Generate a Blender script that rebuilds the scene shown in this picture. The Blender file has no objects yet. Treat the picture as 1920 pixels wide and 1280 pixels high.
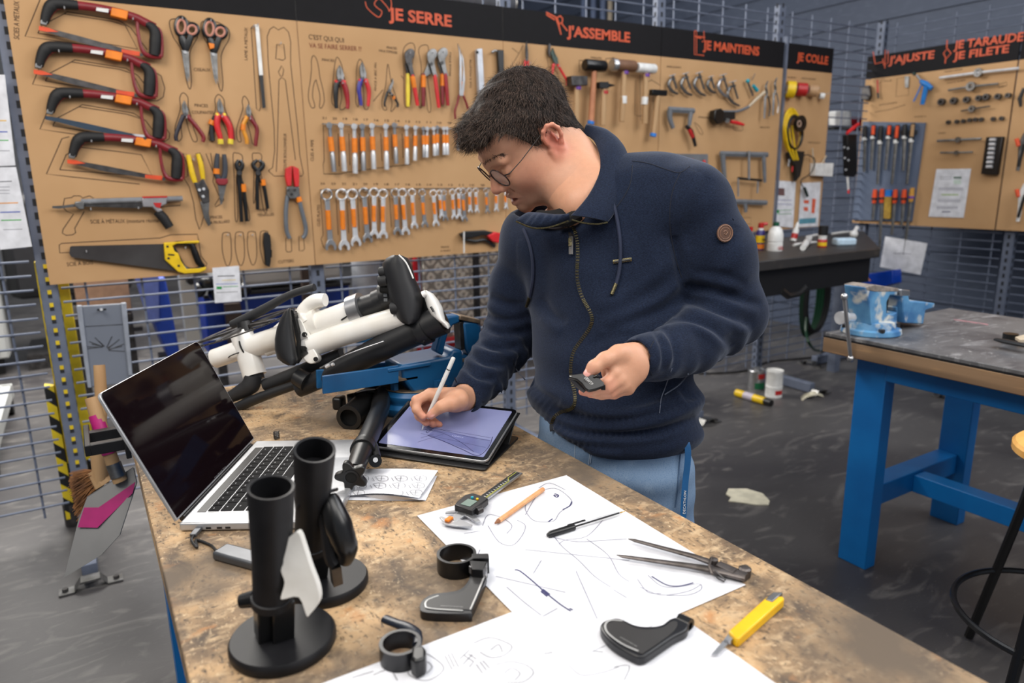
import bpy, bmesh, math, random
import numpy as np
from mathutils import Vector, Matrix
random.seed(7); np.random.seed(7)
S = bpy.context.scene
COL = S.collection
PI = math.pi
# ------------------------------------------------------------------ camera
YAW, PITCH, ROLL, FPX = 0.5449, 0.22874, -0.01425, 1328.77
H = 1.42
_f = np.array([math.sin(YAW)*math.cos(PITCH), math.cos(YAW)*math.cos(PITCH), -math.sin(PITCH)])
_r = np.array([math.cos(YAW), -math.sin(YAW), 0.0]); _u = np.cross(_r, _f)
RT = math.cos(ROLL)*_r + math.sin(ROLL)*_u
UP = -math.sin(ROLL)*_r + math.cos(ROLL)*_u
FW = _f
CAM = np.array([0, 0, H])
cd = bpy.data.cameras.new('camera'); cam = bpy.data.objects.new('camera', cd); COL.objects.link(cam)
cam.matrix_world = Matrix(((RT[0], UP[0], -FW[0], 0), (RT[1], UP[1], -FW[1], 0), (RT[2], UP[2], -FW[2], H), (0, 0, 0, 1)))
cd.sensor_width = 36; cd.lens = FPX/1920*36; cd.clip_start = .02
cd.dof.use_dof = True; cd.dof.focus_distance = 1.33; cd.dof.aperture_fstop = 3.6
S.camera = cam
# ------------------------------------------------------------------ world, lights, exposure
w = bpy.data.worlds.new('world'); S.world = w; w.use_nodes = True
bg = w.node_tree.nodes['Background']; bg.inputs[0].default_value = (0.80, 0.88, 1.0, 1); bg.inputs[1].default_value = 0.38
def area(name, loc, target, sx, sy, power, color):
    l = bpy.data.lights.new(name, 'AREA'); l.shape = 'RECTANGLE'; l.size = sx; l.size_y = sy; l.energy = power; l.color = color
    o = bpy.data.objects.new(name, l); COL.objects.link(o); o.location = loc
    o.rotation_euler = (Vector(target)-Vector(loc)).to_track_quat('-Z', 'Y').to_euler(); return o
area('window_light', (3.7, 0.1, 3.4), (0.7, 1.1, 1.0), 1.8, 1.5, 66, (.97, .98, 1.0))
area('fill_light_front', (2.4, -2.0, 3.6), (0.6, 1.6, 0.9), 1.8, 1.4, 62, (1.0, .97, .93))  # added general fill from the front, no window stands here
area('ceiling_light', (0.6, -0.6, 3.6), (0.7, 1.4, 0.8), 2.0, 1.2, 44, (1.0, .97, .92))
area('fill_light_left', (-1.3, 0.9, 3.5), (0.5, 2.3, 1.2), 1.6, 1.6, 84, (1.0, .93, .84))  # added fill from the left for the face and the tool boards
area('ceiling_light_right', (3.2, 1.9, 3.9), (3.0, 2.0, 0.5), 1.4, 1.4, 20, (.95, .97, 1.0))
area("fill_light_behind", (0.6, 5.6, 3.8), (0.6, 4.9, 0.0), 3.0, 2.4, 480, (1.0, .96, .9))  # added area light that brightens the space behind the fence
vs = S.view_settings; vs.view_transform = 'Standard'; vs.look = 'None'; vs.gamma = 1; vs.use_curve_mapping = False; vs.exposure = -0.08
# ------------------------------------------------------------------ pixel rays onto real planes
def ray(x, y): return FW*FPX + RT*(x-960) + UP*(640-y)
YA, XB, ZT, ZR = 3.2, 5.04, 0.89, 0.87
def onY(x, y, v): r = ray(x, y); return CAM + r*(v/r[1])
def onX(x, y, v): r = ray(x, y); return CAM + r*(v/r[0])
def onZ(x, y, z): r = ray(x, y); return CAM + r*((z-H)/r[2])
def A(x, y, o=0.0): return onY(x, y, YA-o)
def B(x, y, o=0.0): return onX(x, y, XB-o)
def T(x, y, h=0.0): return onZ(x, y, ZT+h)
def P(x, y, d): return CAM + ray(x, y)*(d/FPX)
# ------------------------------------------------------------------ materials
def lin(c): return tuple((v/255/12.92 if v/255 <= .04045 else ((v/255+.055)/1.055)**2.4) for v in c)
MATS = {}
def mat(name, rgb=(128,128,128), rough=.5, metal=0, rgb2=None, scale=20, emit=0, stretch=None, bump=0, lo=.35, hi=.65, spec=None, detail=4, coat=0, trans=0):
    if name in MATS: return MATS[name]
    m = bpy.data.materials.new(name); m.use_nodes = True; N = m.node_tree.nodes; L = m.node_tree.links
    b = N['Principled BSDF']; c = lin(rgb)+(1,)
    b.inputs['Base Color'].default_value = c; b.inputs['Roughness'].default_value = rough; b.inputs['Metallic'].default_value = metal
    if spec is not None: b.inputs['Specular IOR Level'].default_value = spec
    if coat: b.inputs['Coat Weight'].default_value = coat; b.inputs['Coat Roughness'].default_value = .1
    if trans: b.inputs['Transmission Weight'].default_value = trans
    if emit: b.inputs['Emission Color'].default_value = c; b.inputs['Emission Strength'].default_value = emit
    if rgb2 is None and not bump: rgb2 = tuple(v*.9 for v in rgb)
    tc = N.new('ShaderNodeTexCoord'); mp = N.new('ShaderNodeMapping'); nz = N.new('ShaderNodeTexNoise')
    mp.inputs['Scale'].default_value = stretch or (1,1,1); nz.inputs['Scale'].default_value = scale; nz.inputs['Detail'].default_value = detail
    L.new(tc.outputs['Object'], mp.inputs[0]); L.new(mp.outputs[0], nz.inputs['Vector'])
    if rgb2 is not None:
        cr = N.new('ShaderNodeValToRGB'); cr.color_ramp.elements[0].position = lo; cr.color_ramp.elements[1].position = hi
        cr.color_ramp.elements[0].color = lin(rgb2)+(1,); cr.color_ramp.elements[1].color = c
        L.new(nz.outputs['Fac'], cr.inputs[0]); L.new(cr.outputs[0], b.inputs['Base Color'])
        if emit: L.new(cr.outputs[0], b.inputs['Emission Color'])
    if bump:
        bp = N.new('ShaderNodeBump'); bp.inputs['Strength'].default_value = bump; bp.inputs['Distance'].default_value = .002
        L.new(nz.outputs['Fac'], bp.inputs['Height']); L.new(bp.outputs[0], b.inputs['Normal'])
    MATS[name] = m; return m
def layered(name, base, layers, rough=.6, bump=.3, coord='Object', roughnoise=None, spec=.5):
    """base colour, then (rgb, scale, stretch, lo, hi, detail, distortion) stains mixed over it by noise"""
    m = bpy.data.materials.new(name); m.use_nodes = True; N = m.node_tree.nodes; L = m.node_tree.links
    b = N['Principled BSDF']; b.inputs['Roughness'].default_value = rough; b.inputs['Specular IOR Level'].default_value = spec
    tc = N.new('ShaderNodeTexCoord'); rgb = N.new('ShaderNodeRGB'); rgb.outputs[0].default_value = lin(base)+(1,)
    cur = rgb.outputs[0]; last = None
    for i, (c, sc, st, lo, hi, de, di) in enumerate(layers):
        mp = N.new('ShaderNodeMapping'); mp.inputs['Scale'].default_value = st; mp.inputs['Location'].default_value = (i*3.7, i*1.3, i*2.1)
        mp.inputs['Rotation'].default_value = (0, 0, .5*i)
        nz = N.new('ShaderNodeTexNoise'); nz.inputs['Scale'].default_value = sc; nz.inputs['Detail'].default_value = de; nz.inputs['Distortion'].default_value = di
        mr = N.new('ShaderNodeMapRange'); mr.inputs[1].default_value = lo; mr.inputs[2].default_value = hi
        mx = N.new('ShaderNodeMix'); mx.data_type = 'RGBA'
        L.new(tc.outputs[coord], mp.inputs[0]); L.new(mp.outputs[0], nz.inputs['Vector']); L.new(nz.outputs['Fac'], mr.inputs[0])
        L.new(mr.outputs[0], mx.inputs[0]); L.new(cur, mx.inputs[6]); mx.inputs[7].default_value = lin(c)+(1,)
        cur = mx.outputs[2]; last = nz
    L.new(cur, b.inputs['Base Color'])
    bp = N.new('ShaderNodeBump'); bp.inputs['Strength'].default_value = bump; bp.inputs['Distance'].default_value = .002
    L.new(last.outputs['Fac'], bp.inputs['Height']); L.new(bp.outputs[0], b.inputs['Normal'])
    MATS[name] = m; return m
# ------------------------------------------------------------------ mesh helpers
def V3(p): return np.array([float(p[0]), float(p[1]), float(p[2])])
def unit(v): v = np.asarray(v, float); return v/max(np.linalg.norm(v), 1e-12)
class MB:
    def __init__(s): s.v = []; s.f = []; s.mi = []; s.ci = 0
    def add(s, vs, fs):
        n = len(s.v); s.v += [tuple(map(float, p)) for p in vs]; s.f += [tuple(i+n for i in f) for f in fs]; s.mi += [s.ci]*len(fs); return s
    def m(s, i): s.ci = i; return s
    def box(s, c, size, ax=None):
        ax = np.eye(3) if ax is None else np.array([unit(a) for a in ax]); c = V3(c); h = np.array(size)/2
        vs = [c + ax[0]*h[0]*i + ax[1]*h[1]*j + ax[2]*h[2]*k for i in (-1,1) for j in (-1,1) for k in (-1,1)]
        return s.add(vs, [(0,1,3,2),(4,6,7,5),(0,4,5,1),(2,3,7,6),(0,2,6,4),(1,5,7,3)])
    def span(s, lo, hi):
        lo = V3(lo); hi = V3(hi); return s.box((lo+hi)/2, np.abs(hi-lo))
    def beam(s, a, b, w, h, up=(0,0,1)):
        a = V3(a); b = V3(b); x = unit(b-a); y = unit(np.cross(up, x)); z = np.cross(x, y)
        return s.box((a+b)/2, (np.linalg.norm(b-a), w, h), (x, y, z))
    def prism(s, pts, ext):
        pts = [V3(p) for p in pts]; ext = V3(ext); n = len(pts)
        nrm = sum((np.cross(pts[i], pts[(i+1) % n]) for i in range(n)), np.zeros(3))
        if nrm @ ext > 0: pts = pts[::-1]
        vs = pts + [p+ext for p in pts]
        fs = [tuple(range(n)), tuple(range(2*n-1, n-1, -1))] + [(i+n, (i+1) % n+n, (i+1) % n, i) for i in range(n)]
        return s.add(vs, fs)
    def tube(s, pts, r, seg=8, flat=None, caps=True, closed=False, square=False):
        """swept tube; r number or list; flat=(normal, factor) squashes the ring along normal"""
        pts = [V3(p) for p in pts]; n = len(pts); rs = r if hasattr(r, '__len__') else [r]*n
        if square: seg = 4
        T_ = []
        for i in range(n):
            a = pts[(i-1) % n] if (i > 0 or closed) else pts[0]; b = pts[(i+1) % n] if (i < n-1 or closed) else pts[-1]
            T_.append(unit(b-a))
        if flat is not None: ref = unit(flat[0])
        else: ref = np.array([0,0,1.]) if abs(T_[0][2]) < .9 else np.array([1.,0,0])
        vs = []; n1 = None
        for i in range(n):
            if flat is not None or n1 is None: n1 = ref - T_[i]*(ref@T_[i])
            else: n1 = n1 - T_[i]*(n1@T_[i])
            if np.linalg.norm(n1) < 1e-6: n1 = np.cross(T_[i], (1,.3,.2))
            n1 = unit(n1); n2 = np.cross(T_[i], n1); k = flat[1] if flat is not None else 1
            for j in range(seg):
                a = 2*PI*(j+(.5 if square else 0))/seg; q = 1.414 if square else 1
                vs.append(pts[i] + n1*math.cos(a)*rs[i]*k*q + n2*math.sin(a)*rs[i]*q)
        fs = []
        for i in range(n if closed else n-1):
            i2 = (i+1) % n
            for j in range(seg): fs.append((i*seg+j, i*seg+(j+1) % seg, i2*seg+(j+1) % seg, i2*seg+j))
        if caps and not closed: fs += [tuple(range(seg-1, -1, -1)), tuple((n-1)*seg+j for j in range(seg))]
        return s.add(vs, fs)
    def cyl(s, a, b, r, r2=None, seg=16): return s.tube([a, b], [r, r if r2 is None else r2], seg)
    def ring(s, c, nrm, R, r, seg=24, sub=6, flat=None, k=1, arc=None):
        nrm = unit(nrm); u = unit(np.cross(nrm, (.123,.97,.21))); v = np.cross(nrm, u); c = V3(c)
        if arc: pts = [c + (u*math.cos(a)+v*math.sin(a))*R for a in np.linspace(arc[0], arc[1], seg)]
        else: pts = [c + (u*math.cos(2*PI*i/seg)+v*math.sin(2*PI*i/seg))*R for i in range(seg)]
        return s.tube(pts, r, sub, closed=not arc, flat=(nrm, k))
    def pipe(s, c, ax, R, r, h, seg=28):
        """hollow cylinder (outer R, inner r, height h along ax from c)"""
        return s.lathe(c, ax, [(R,0),(R,h),(r,h),(r,0)], seg, closed=True)
    def lathe(s, c, ax, prof, seg=24, closed=False, caps=True):
        ax = unit(ax); u = unit(np.cross(ax, (.31,.87,.42) if abs(ax[1]) < .9 else (1,0,0))); v = np.cross(ax, u); c = V3(c); n = len(prof)
        vs = [c + ax*z + (u*math.cos(2*PI*j/seg)+v*math.sin(2*PI*j/seg))*r for r, z in prof for j in range(seg)]
        fs = []
        for i in range(n if closed else n-1):
            i2 = (i+1) % n
            for j in range(seg): fs.append((i*seg+j, i*seg+(j+1) % seg, i2*seg+(j+1) % seg, i2*seg+j))
        if caps and not closed:
            if prof[0][0] > 1e-5: fs.append(tuple(range(seg-1, -1, -1)))
            if prof[-1][0] > 1e-5: fs.append(tuple((n-1)*seg+j for j in range(seg)))
        return s.add(vs, fs)
    def ball(s, c, r, seg=16, rings=10, ax=None):
        r = (r, r, r) if not hasattr(r, '__len__') else r; ax = np.eye(3) if ax is None else np.array([unit(a) for a in ax]); c = V3(c)
        vs = [c + ax[2]*r[2]]
        for i in range(1, rings):
            t = PI*i/rings
            for j in range(seg):
                a = 2*PI*j/seg; vs.append(c + ax[0]*r[0]*math.sin(t)*math.cos(a) + ax[1]*r[1]*math.sin(t)*math.sin(a) + ax[2]*r[2]*math.cos(t))
        vs.append(c - ax[2]*r[2]); L = len(vs)-1
        fs = [(0, 1+j, 1+(j+1) % seg) for j in range(seg)]
        for i in range(rings-2):
            for j in range(seg):
                a = 1+i*seg; fs.append((a+j, a+seg+j, a+seg+(j+1) % seg, a+(j+1) % seg))
        a = 1+(rings-2)*seg; fs += [(a+j, L, a+(j+1) % seg) for j in range(seg)]
        return s.add(vs, fs)
    def loft(s, secs, closed_ring=True, caps=True):
        n = len(secs[0]); vs = [p for q in secs for p in q]; fs = []
        for i in range(len(secs)-1):
            for j in range(n if closed_ring else n-1):
                fs.append((i*n+j, i*n+(j+1) % n, (i+1)*n+(j+1) % n, (i+1)*n+j))
        if caps and closed_ring: fs += [tuple(range(n-1, -1, -1)), tuple((len(secs)-1)*n+j for j in range(n))]
        return s.add(vs, fs)
    def build(s, name, m, parent=None, smooth=None, bevel=0, fix=True, seg=2, sub=0):
        me = bpy.data.meshes.new(name); off = V3(parent['_o']) if (parent is not None and '_o' in parent) else np.zeros(3)
        me.from_pydata([tuple(np.array(p)-off) for p in s.v], [], s.f)
        for x in (m if isinstance(m, (list, tuple)) else [m]): me.materials.append(x)
        for p, i in zip(me.polygons, s.mi): p.material_index = i
        if fix:
            b = bmesh.new(); b.from_mesh(me); bmesh.ops.recalc_face_normals(b, faces=b.faces); b.to_mesh(me); b.free()
        if smooth != False:
            me.polygons.foreach_set('use_smooth', [True]*len(me.polygons))
            me.set_sharp_from_angle(angle=math.radians(35 if smooth is None else smooth))
        o = bpy.data.objects.new(name, me); COL.objects.link(o)
        if parent is not None: o.parent = parent; o['_o'] = tuple(off)
        if bevel:
            q = o.modifiers.new('b', 'BEVEL'); q.width = bevel; q.segments = seg; q.limit_method = 'ANGLE'; q.angle_limit = math.radians(40)
        if sub:
            q = o.modifiers.new('s', 'SUBSURF'); q.levels = sub; q.render_levels = sub
        return o
def thing(name, label, cat, loc=(0,0,0), group=None):
    o = bpy.data.objects.new(name, None); COL.objects.link(o); o.empty_display_size = .05
    o.location = tuple(map(float, loc)); o['_o'] = tuple(map(float, loc)); o['label'] = label; o['category'] = cat
    if group: o['group'] = group
    return o
def tag(o, label, cat, group=None, kind=None):
    o['label'] = label; o['category'] = cat
    if group: o['group'] = group
    if kind: o['kind'] = kind
    return o
def struct(o): o['kind'] = 'structure'; return o
def dup(root, loc, label, group=None, rot=None, scale=None):
    r = root.copy(); COL.objects.link(r); r.location = tuple(map(float, loc)); r['label'] = label
    if rot is not None: r.rotation_euler = rot
    if scale is not None: r.scale = scale if hasattr(scale, '__len__') else (scale,)*3
    for c in list(root.children):
        k = c.copy(); COL.objects.link(k); k.parent = r
        for g in c.children: q = g.copy(); COL.objects.link(q); q.parent = k
    return r
ORD = ['first','second','third','fourth','fifth','sixth','seventh','eighth','ninth','tenth','eleventh','twelfth','thirteenth','fourteenth','fifteenth','sixteenth','seventeenth','eighteenth','nineteenth','twentieth','twenty-first']
def text(name, s, p0, p1, height, up, m, parent=None, depth=.0006, bold=.0, off=None, shear=0):
    """lettering between two baseline points, given cap height in metres"""
    p0 = V3(p0); p1 = V3(p1); x = unit(p1-p0); up = unit(up - x*(np.array(up)@x)); z = np.cross(x, up)
    c = bpy.data.curves.new(name, 'FONT'); c.body = s; c.extrude = .01; c.offset = bold; c.resolution_u = 3; c.shear = shear
    t = bpy.data.objects.new(name, c); COL.objects.link(t)
    dg = bpy.context.evaluated_depsgraph_get(); dg.update(); me = bpy.data.meshes.new_from_object(t.evaluated_get(dg))
    bpy.data.objects.remove(t)
    n = len(me.vertices); co = np.zeros(n*3); me.vertices.foreach_get('co', co); co = co.reshape(-1, 3)
    xmin, xmax = co[:,0].min(), co[:,0].max(); W = np.linalg.norm(p1-p0)
    co[:,0] = (co[:,0]-xmin)/(xmax-xmin)*W; co[:,1] *= height/.95; co[:,2] *= depth/.01
    org = V3(parent['_o']) if parent is not None and '_o' in parent else np.zeros(3)
    wv = p0 - org + co[:,:1]*x + co[:,1:2]*up + co[:,2:3]*z
    me.vertices.foreach_set('co', wv.ravel()); me.materials.clear(); me.materials.append(m)
    o = bpy.data.objects.new(name, me); COL.objects.link(o)
    if parent is not None: o.parent = parent; o['_o'] = tuple(org)
    return o
def arc(c, r, a0, a1, n, u=(1,0,0), v=(0,0,1)):
    c = V3(c); u = V3(u); v = V3(v); return [c + (u*math.cos(a)+v*math.sin(a))*r for a in np.linspace(a0, a1, n)]
def smooth_path(pts, n=6):
    pts = [V3(p) for p in pts]; Q = [pts[0]]+pts+[pts[-1]]; out = []
    for i in range(1, len(Q)-2):
        a, b, c, d = Q[i-1:i+3]
        for t in np.linspace(0, 1, n, endpoint=False):
            out.append(.5*((2*b)+(c-a)*t+(2*a-5*b+4*c-d)*t*t+(3*b-a-3*c+d)*t**3))
    out.append(pts[-1]); return out
def sp(pts, n=5, closed=False):
    """smooth 2-D/3-D control polygon"""
    if not closed: return smooth_path([tuple(p)+(0,)*(3-len(p)) for p in pts], n)
    Q = [V3(tuple(p)+(0,)*(3-len(p))) for p in pts]; m_ = len(Q); out = []
    for i in range(m_):
        a, b, c, d = Q[(i-1) % m_], Q[i], Q[(i+1) % m_], Q[(i+2) % m_]
        for t in np.linspace(0, 1, n, endpoint=False):
            out.append(.5*((2*b)+(c-a)*t+(2*a-5*b+4*c-d)*t*t+(3*b-a-3*c+d)*t**3))
    return out
# ------------------------------------------------------------------ common materials
M = dict(
 board=mat('kraft_board', (190,151,108), .8, rgb2=(180,141,98), scale=3, detail=8),
 boardblack=mat('board_black', (20,19,22), .7, spec=.2), orange=mat('orange_print', (208,84,46), .6), ink=mat('board_ink', (70,50,36), .8), redline=mat('red_ink', (190,110,85), .8),
 steel=mat('zinc_steel', (106,114,132), .6, .15, rgb2=(92,100,118), scale=12), chrome=mat('chrome', (232,233,236), .26, .45), dsteel=mat('dark_steel', (92,90,90), .38, .8, rgb2=(66,64,64), scale=30),
 gsteel=mat('worn_steel', (140,140,140), .35, .85, rgb2=(105,104,102), scale=25), black=mat('black_plastic', (22,22,24), .42), rubber=mat('black_rubber', (20,20,22), .65),
 tape=mat('orange_tape', (240,132,20), .5), red=mat('red_plastic', (186,34,34), .4), dred=mat('dark_red_paint', (128,28,36), .4), yellow=mat('yellow_plastic', (236,196,24), .4),
 white=mat('white_plastic', (232,232,230), .4), paper=mat('paper', (226,227,233), .85), wood=mat('pale_wood', (184,150,110), .65, rgb2=(160,124,84), scale=14, stretch=(1,1,.1)),
 blue=mat('blue_plastic', (30,90,180), .4), dblue=mat('deep_blue', (0,52,150), .5), grey=mat('mid_grey', (110,114,120), .5), silver=mat('silver_alu', (188,189,192), .3, .85),
 purple=mat('purple_tape', (110,60,160), .5), teal=mat('teal_plastic', (30,160,180), .4), green=mat('green_plastic', (20,110,70), .5), brown=mat('brown_leather', (120,84,60), .6),
 screenink=mat('pen_ink', (46,46,92), .7), graphite=mat('graphite', (140,140,154), .8), bench_blue=mat('bench_blue', (14,116,190), .42, rgb2=(10,102,174), scale=5),
 rust=mat('machined_worn', (120,100,84), .5, .5, rgb2=(70,58,50), scale=40), pegblack=mat('satin_black', (14,14,16), .3), cardboard=mat('cardboard', (205,165,135), .8),
)
# ================================================================== SETTING
floor_m = layered('workshop_floor', (84,82,82), [((62,60,62), 1.1, (1,1,1), .40, .62, 5, .6), ((120,117,114), 3.2, (1,2.6,1), .54, .80, 8, 2.2), ((142,138,134), 24, (1,5,1), .66, .86, 6, 1.6)], rough=.42, bump=.25)
struct(MB().span((-6,-3,-.1), (5.95,13.2,0)).build('floor', floor_m))
wall_m = layered('blue_grey_cladding', (74,84,104), [((66,75,95), .8, (1,1,1), .4, .65, 3, 0), ((82,92,112), 12, (.1,1,4), .5, .8, 3, 0)], rough=.6, bump=.05)
wr = MB().span((5.75,-3,0), (5.95,13.2,5))
for k in range(24): wr.span((5.735,-3,.2+k*.2), (5.75,13.2,.21+k*.2))
struct(wr.build('wall_right', wall_m))
struct(MB().span((-6,13.0,0), (5.75,13.2,5)).build('wall_back', mat('back_wall', (150,150,150), .7, rgb2=(135,136,140), scale=1)))
struct(MB().span((-6.2,-3,0), (-6,13.2,5)).build('wall_left', mat('side_wall', (150,148,146), .7, rgb2=(138,137,137), scale=1)))

# ---- wire fences
def fence(label, name_m, a, b, z0, z1, up_axis_n, group, vstep=.2, hstep=.055, off=0.03, v_extra=.05):
    """a,b floor end points; n = normal pointing into the workshop"""
    a = V3(a); b = V3(b); t = thing('mesh_fence', label, 'fence', (a+b)/2, group); d = unit(b-a); L = np.linalg.norm(b-a); n = V3(up_axis_n)
    h = MB(); v = MB()
    for k in range(int((z1-z0)/hstep)+1):
        z = z0+k*hstep; h.tube([a+(0,0,z), b+(0,0,z)], .0048, 5)
    for k in range(int(L/vstep)+1):
        p = a + d*(k*vstep + (L % vstep)/2); v.tube([p+(0,0,z0-v_extra)-n*.008, p+(0,0,z1+.01)-n*.008], .0048, 5)
    h.build('horizontal_wires', M['steel'], t); v.build('vertical_wires', M['steel'], t)
FA = YA+.055
PX = [-.118, .925, 1.955, 2.985, 4.01, 5.06]
names = ['behind the hacksaw board', 'behind the spanner board', 'behind the hammer board', 'behind the clamp board', 'behind the glue and tape board']
fence('grey wire mesh fence left of the slotted post, carrying white posters', '', (-1.75,FA,0), (-.168,FA,0), .14, 2.42, (0,-1,0), 'mesh fence panels')
for i in range(5): fence('grey wire mesh fence panel '+names[i], '', (PX[i]+.04,FA,0), (PX[i+1]-.04,FA,0), .14, 2.42, (0,-1,0), 'mesh fence panels')
XF = XB+.055
for i, (y0, y1, s_) in enumerate(((3.20,2.285,'behind the file board, next to the corner'), (2.195,1.2,'at the right edge of the photo'))):
    fence('grey wire mesh fence panel '+s_, '', (XF,y0,0), (XF,y1,0), .14, 2.42, (-1,0,0), 'mesh fence panels')
# ---- slotted posts with floor feet
slot = mat('slot_shadow', (30,32,38), .8)
def post(x, y, n, label, foot=True, h=2.45, ym=False):
    t = thing('fence_post', label, 'post', (x,y,0), 'slotted fence posts'); n = V3(n); s = V3((n[1],n[0],0)); s = np.abs(s)
    c = V3((x,y,h/2)); p = MB()
    p.box(c, (.055,.004,h), (s, n, (0,0,1)))
    for q in (-1,1): p.box(c-n*.02+s*q*.0275, (.004,.04,h), (s, n, (0,0,1)))
    p.m(1)
    for k in range(int(h/.05)):
        p.box(V3((x,y,.05+k*.05))+n*.0022, (.014,.002,.026), (s,n,(0,0,1)))
        for q in (-1,1): p.box(V3((x,y,.05+k*.05))-n*.02+s*q*.0298, (.002,.012,.026), (s,n,(0,0,1)))
    if ym:
        p.m(2)
        for k in range(22): p.box(V3((x,y,.06+k*.05))+n*.0024, (.013,.002,.016), (s,n,(0,0,1)))
    p.build('upright', [M['steel'], slot, mat('guard_yellow', (226,196,30), .5)], t)
    if foot:
        f = MB(); f.box(V3((x,y,.035))+n*.22, (.05,.44,.06), (s,n,(0,0,1)))
        e = V3((x,y,.0))+n*.46
        f.build('foot_channel', M['steel'], t, bevel=.003)
        g = MB(); g.prism([e+s*q+(0,0,z) for q, z in ((-.10,.002),(-.055,.002),(-.035,.03),(.035,.03),(.055,.002),(.10,.002),(.10,.008),(.052,.008),(.03,.037),(-.03,.037),(-.052,.008),(-.10,.008))], n*.05)
        g.build('foot_plate', M['gsteel'], t)
        for q in (-.08,.08): MB().cyl(e+s*q+n*.025+(0,0,.008), e+s*q+n*.025+(0,0,.018), .01, seg=6).build('bolt', M['dsteel'], t)
for i, x in enumerate(PX[:5]):
    post(x, FA-.012, (0,-1,0), 'slotted grey steel fence post '+['at the left edge of the hacksaw board','between hacksaw and spanner boards','between spanner and hammer boards','between hammer and clamp boards','between clamp and glue boards'][i], ym=(i == 0))
post(XF-.012, 3.25, (-1,0,0), 'slotted grey steel post in the corner left of the file board')
post(XF-.012, 2.24, (-1,0,0), 'slotted grey steel post below the right end of the file board')
# ---- yellow and black guard post behind the left post
t = thing('guard_post', 'yellow guard post with black and yellow striped foot behind the slotted post', 'post', (-.12,3.36,0))
g = MB(); YG = 3.36
xa, xb = onY(62,480,YG)[0], onY(77,480,YG)[0]; xc, xd = onY(108,545,YG)[0], onY(131,545,YG)[0]
g.span((xa,YG-.03,.28), (xb,YG+.03,1.12)); g.span((xc,YG-.03,.28), (xd,YG+.03,1.12)); g.span((xa,YG-.01,.30),(xd,YG+.01,.36)); g.build('post_flange', mat('guard_yellow'), t, bevel=.003)
st = bpy.data.materials.new('hazard_stripe'); st.use_nodes = True; N = st.node_tree.nodes; L = st.node_tree.links
wv = N.new('ShaderNodeTexWave'); wv.wave_type = 'BANDS'; wv.bands_direction = 'DIAGONAL'; wv.inputs['Scale'].default_value = 5.2; cr = N.new('ShaderNodeValToRGB'); cr.color_ramp.interpolation = 'CONSTANT'
cr.color_ramp.elements[0].color = lin((30,30,30))+(1,); cr.color_ramp.elements[1].color = lin((232,204,40))+(1,); cr.color_ramp.elements[1].position = .5
tc = N.new('ShaderNodeTexCoord'); L.new(tc.outputs['Object'], wv.inputs[0]); L.new(wv.outputs['Fac'], cr.inputs[0]); L.new(cr.outputs[0], N['Principled BSDF'].inputs['Base Color'])
g = MB(); g.span((xa-.035,YG-.04,.04), (xa-.002,YG+.04,.62)); g.build('striped_sleeve', st, t)
g = MB(); g.cyl((xa,YG,.0), (xa,YG,.10), .045); g.cyl((xa,YG,.1),(xa,YG,.28),.02); g.cyl((xc+.03,YG,0),(xc+.03,YG,.28),.025); g.build('foot', M['dsteel'], t)

# ---- tool boards
def board(label, corners, n, th=.012):
    """corners: bottom-left, bottom-right (as seen) on the wall plane; heights fixed"""
    a, b = V3(corners[0]), V3(corners[1]); n = V3(n); t = thing('tool_board', label, 'board', (a+b)/2+(0,0,ZB0))
    up = V3((0,0,1))
    MB().prism([a+up*ZB0, b+up*ZB0, b+up*ZB1, a+up*ZB1], -n*th).build('panel', M['board'], t)
    MB().prism([a+up*ZB1, b+up*ZB1, b+up*ZB2, a+up*ZB2], -n*th).build('header_strip', M['boardblack'], t)
    return t
ZB0, ZB1, ZB2 = 1.043, 2.068, 2.225
EX = [-.113, .905, 1.913, 2.952, 4.005, 4.50]
BN = ['hung with four hacksaws and a handsaw', 'under the black JE SERRE header, hung with rows of spanners', "under the black J'ASSEMBLE header, hung with mallets", 'under the black JE MAINTIENS header, hung with clamps', 'narrow one under the JE COLLE header, with tape rolls']
BD = [board('kraft brown tool board '+BN[i], ((EX[i]+.002,YA,0), (EX[i+1]-.002,YA,0)), (0,-1,0)) for i in range(5)]
YB = [3.305, 2.335, 1.33]
BD.append(board("kraft brown tool board under the J'AJUSTE and JE TARAUDE header, hung with files", ((XB,YB[0],0), (XB,YB[1]-.02,0)), (-1,0,0)))
BD.append(board('kraft brown tool board cut by the right edge of the photo, hung with rivet tools', ((XB,YB[1]-.03,0), (XB,YB[2],0)), (-1,0,0)))
def tA(s, x0, y0, x1, y1, h, m, par, name='lettering', o=.0005, bold=.0):
    return text(name, s, A(x0,y0,o), A(x1,y1,o), h, (0,0,1), m, par, bold=bold)
def tB(s, x0, y0, x1, y1, h, m, par, name='lettering', bold=.0):
    return text(name, s, B(x0,y0,.0005), B(x1,y1,.0005), h, (0,0,1), m, par, bold=bold)
O_, I_ = M['orange'], M['ink']
tA('JE SERRE', 729,36, 847,50, .066, O_, BD[1], bold=.03)
tA("J'ASSEMBLE", 1063,67, 1181,79, .066, O_, BD[2], bold=.03)
tA('JE MAINTIENS', 1318,92, 1423,104, .066, O_, BD[3], bold=.03)
tA('JE COLLE', 1494,113, 1552,121, .066, O_, BD[4], bold=.03)
tB("J'AJUSTE", 1666,120, 1751,109, .066, O_, BD[5], bold=.03)
tB('JE TARAUDE', 1788,92, 1918,76, .066, O_, BD[5], bold=.03)
tB('JE FILETE', 1787,112, 1891,98, .062, O_, BD[5], bold=.03)
def vtA(s, x, y0, y1, h, par):   # reads upward
    return text('lettering', s, A(x,y0,.0005), A(x,y1,.0005), h, (-1,0,0), I_, par)
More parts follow.
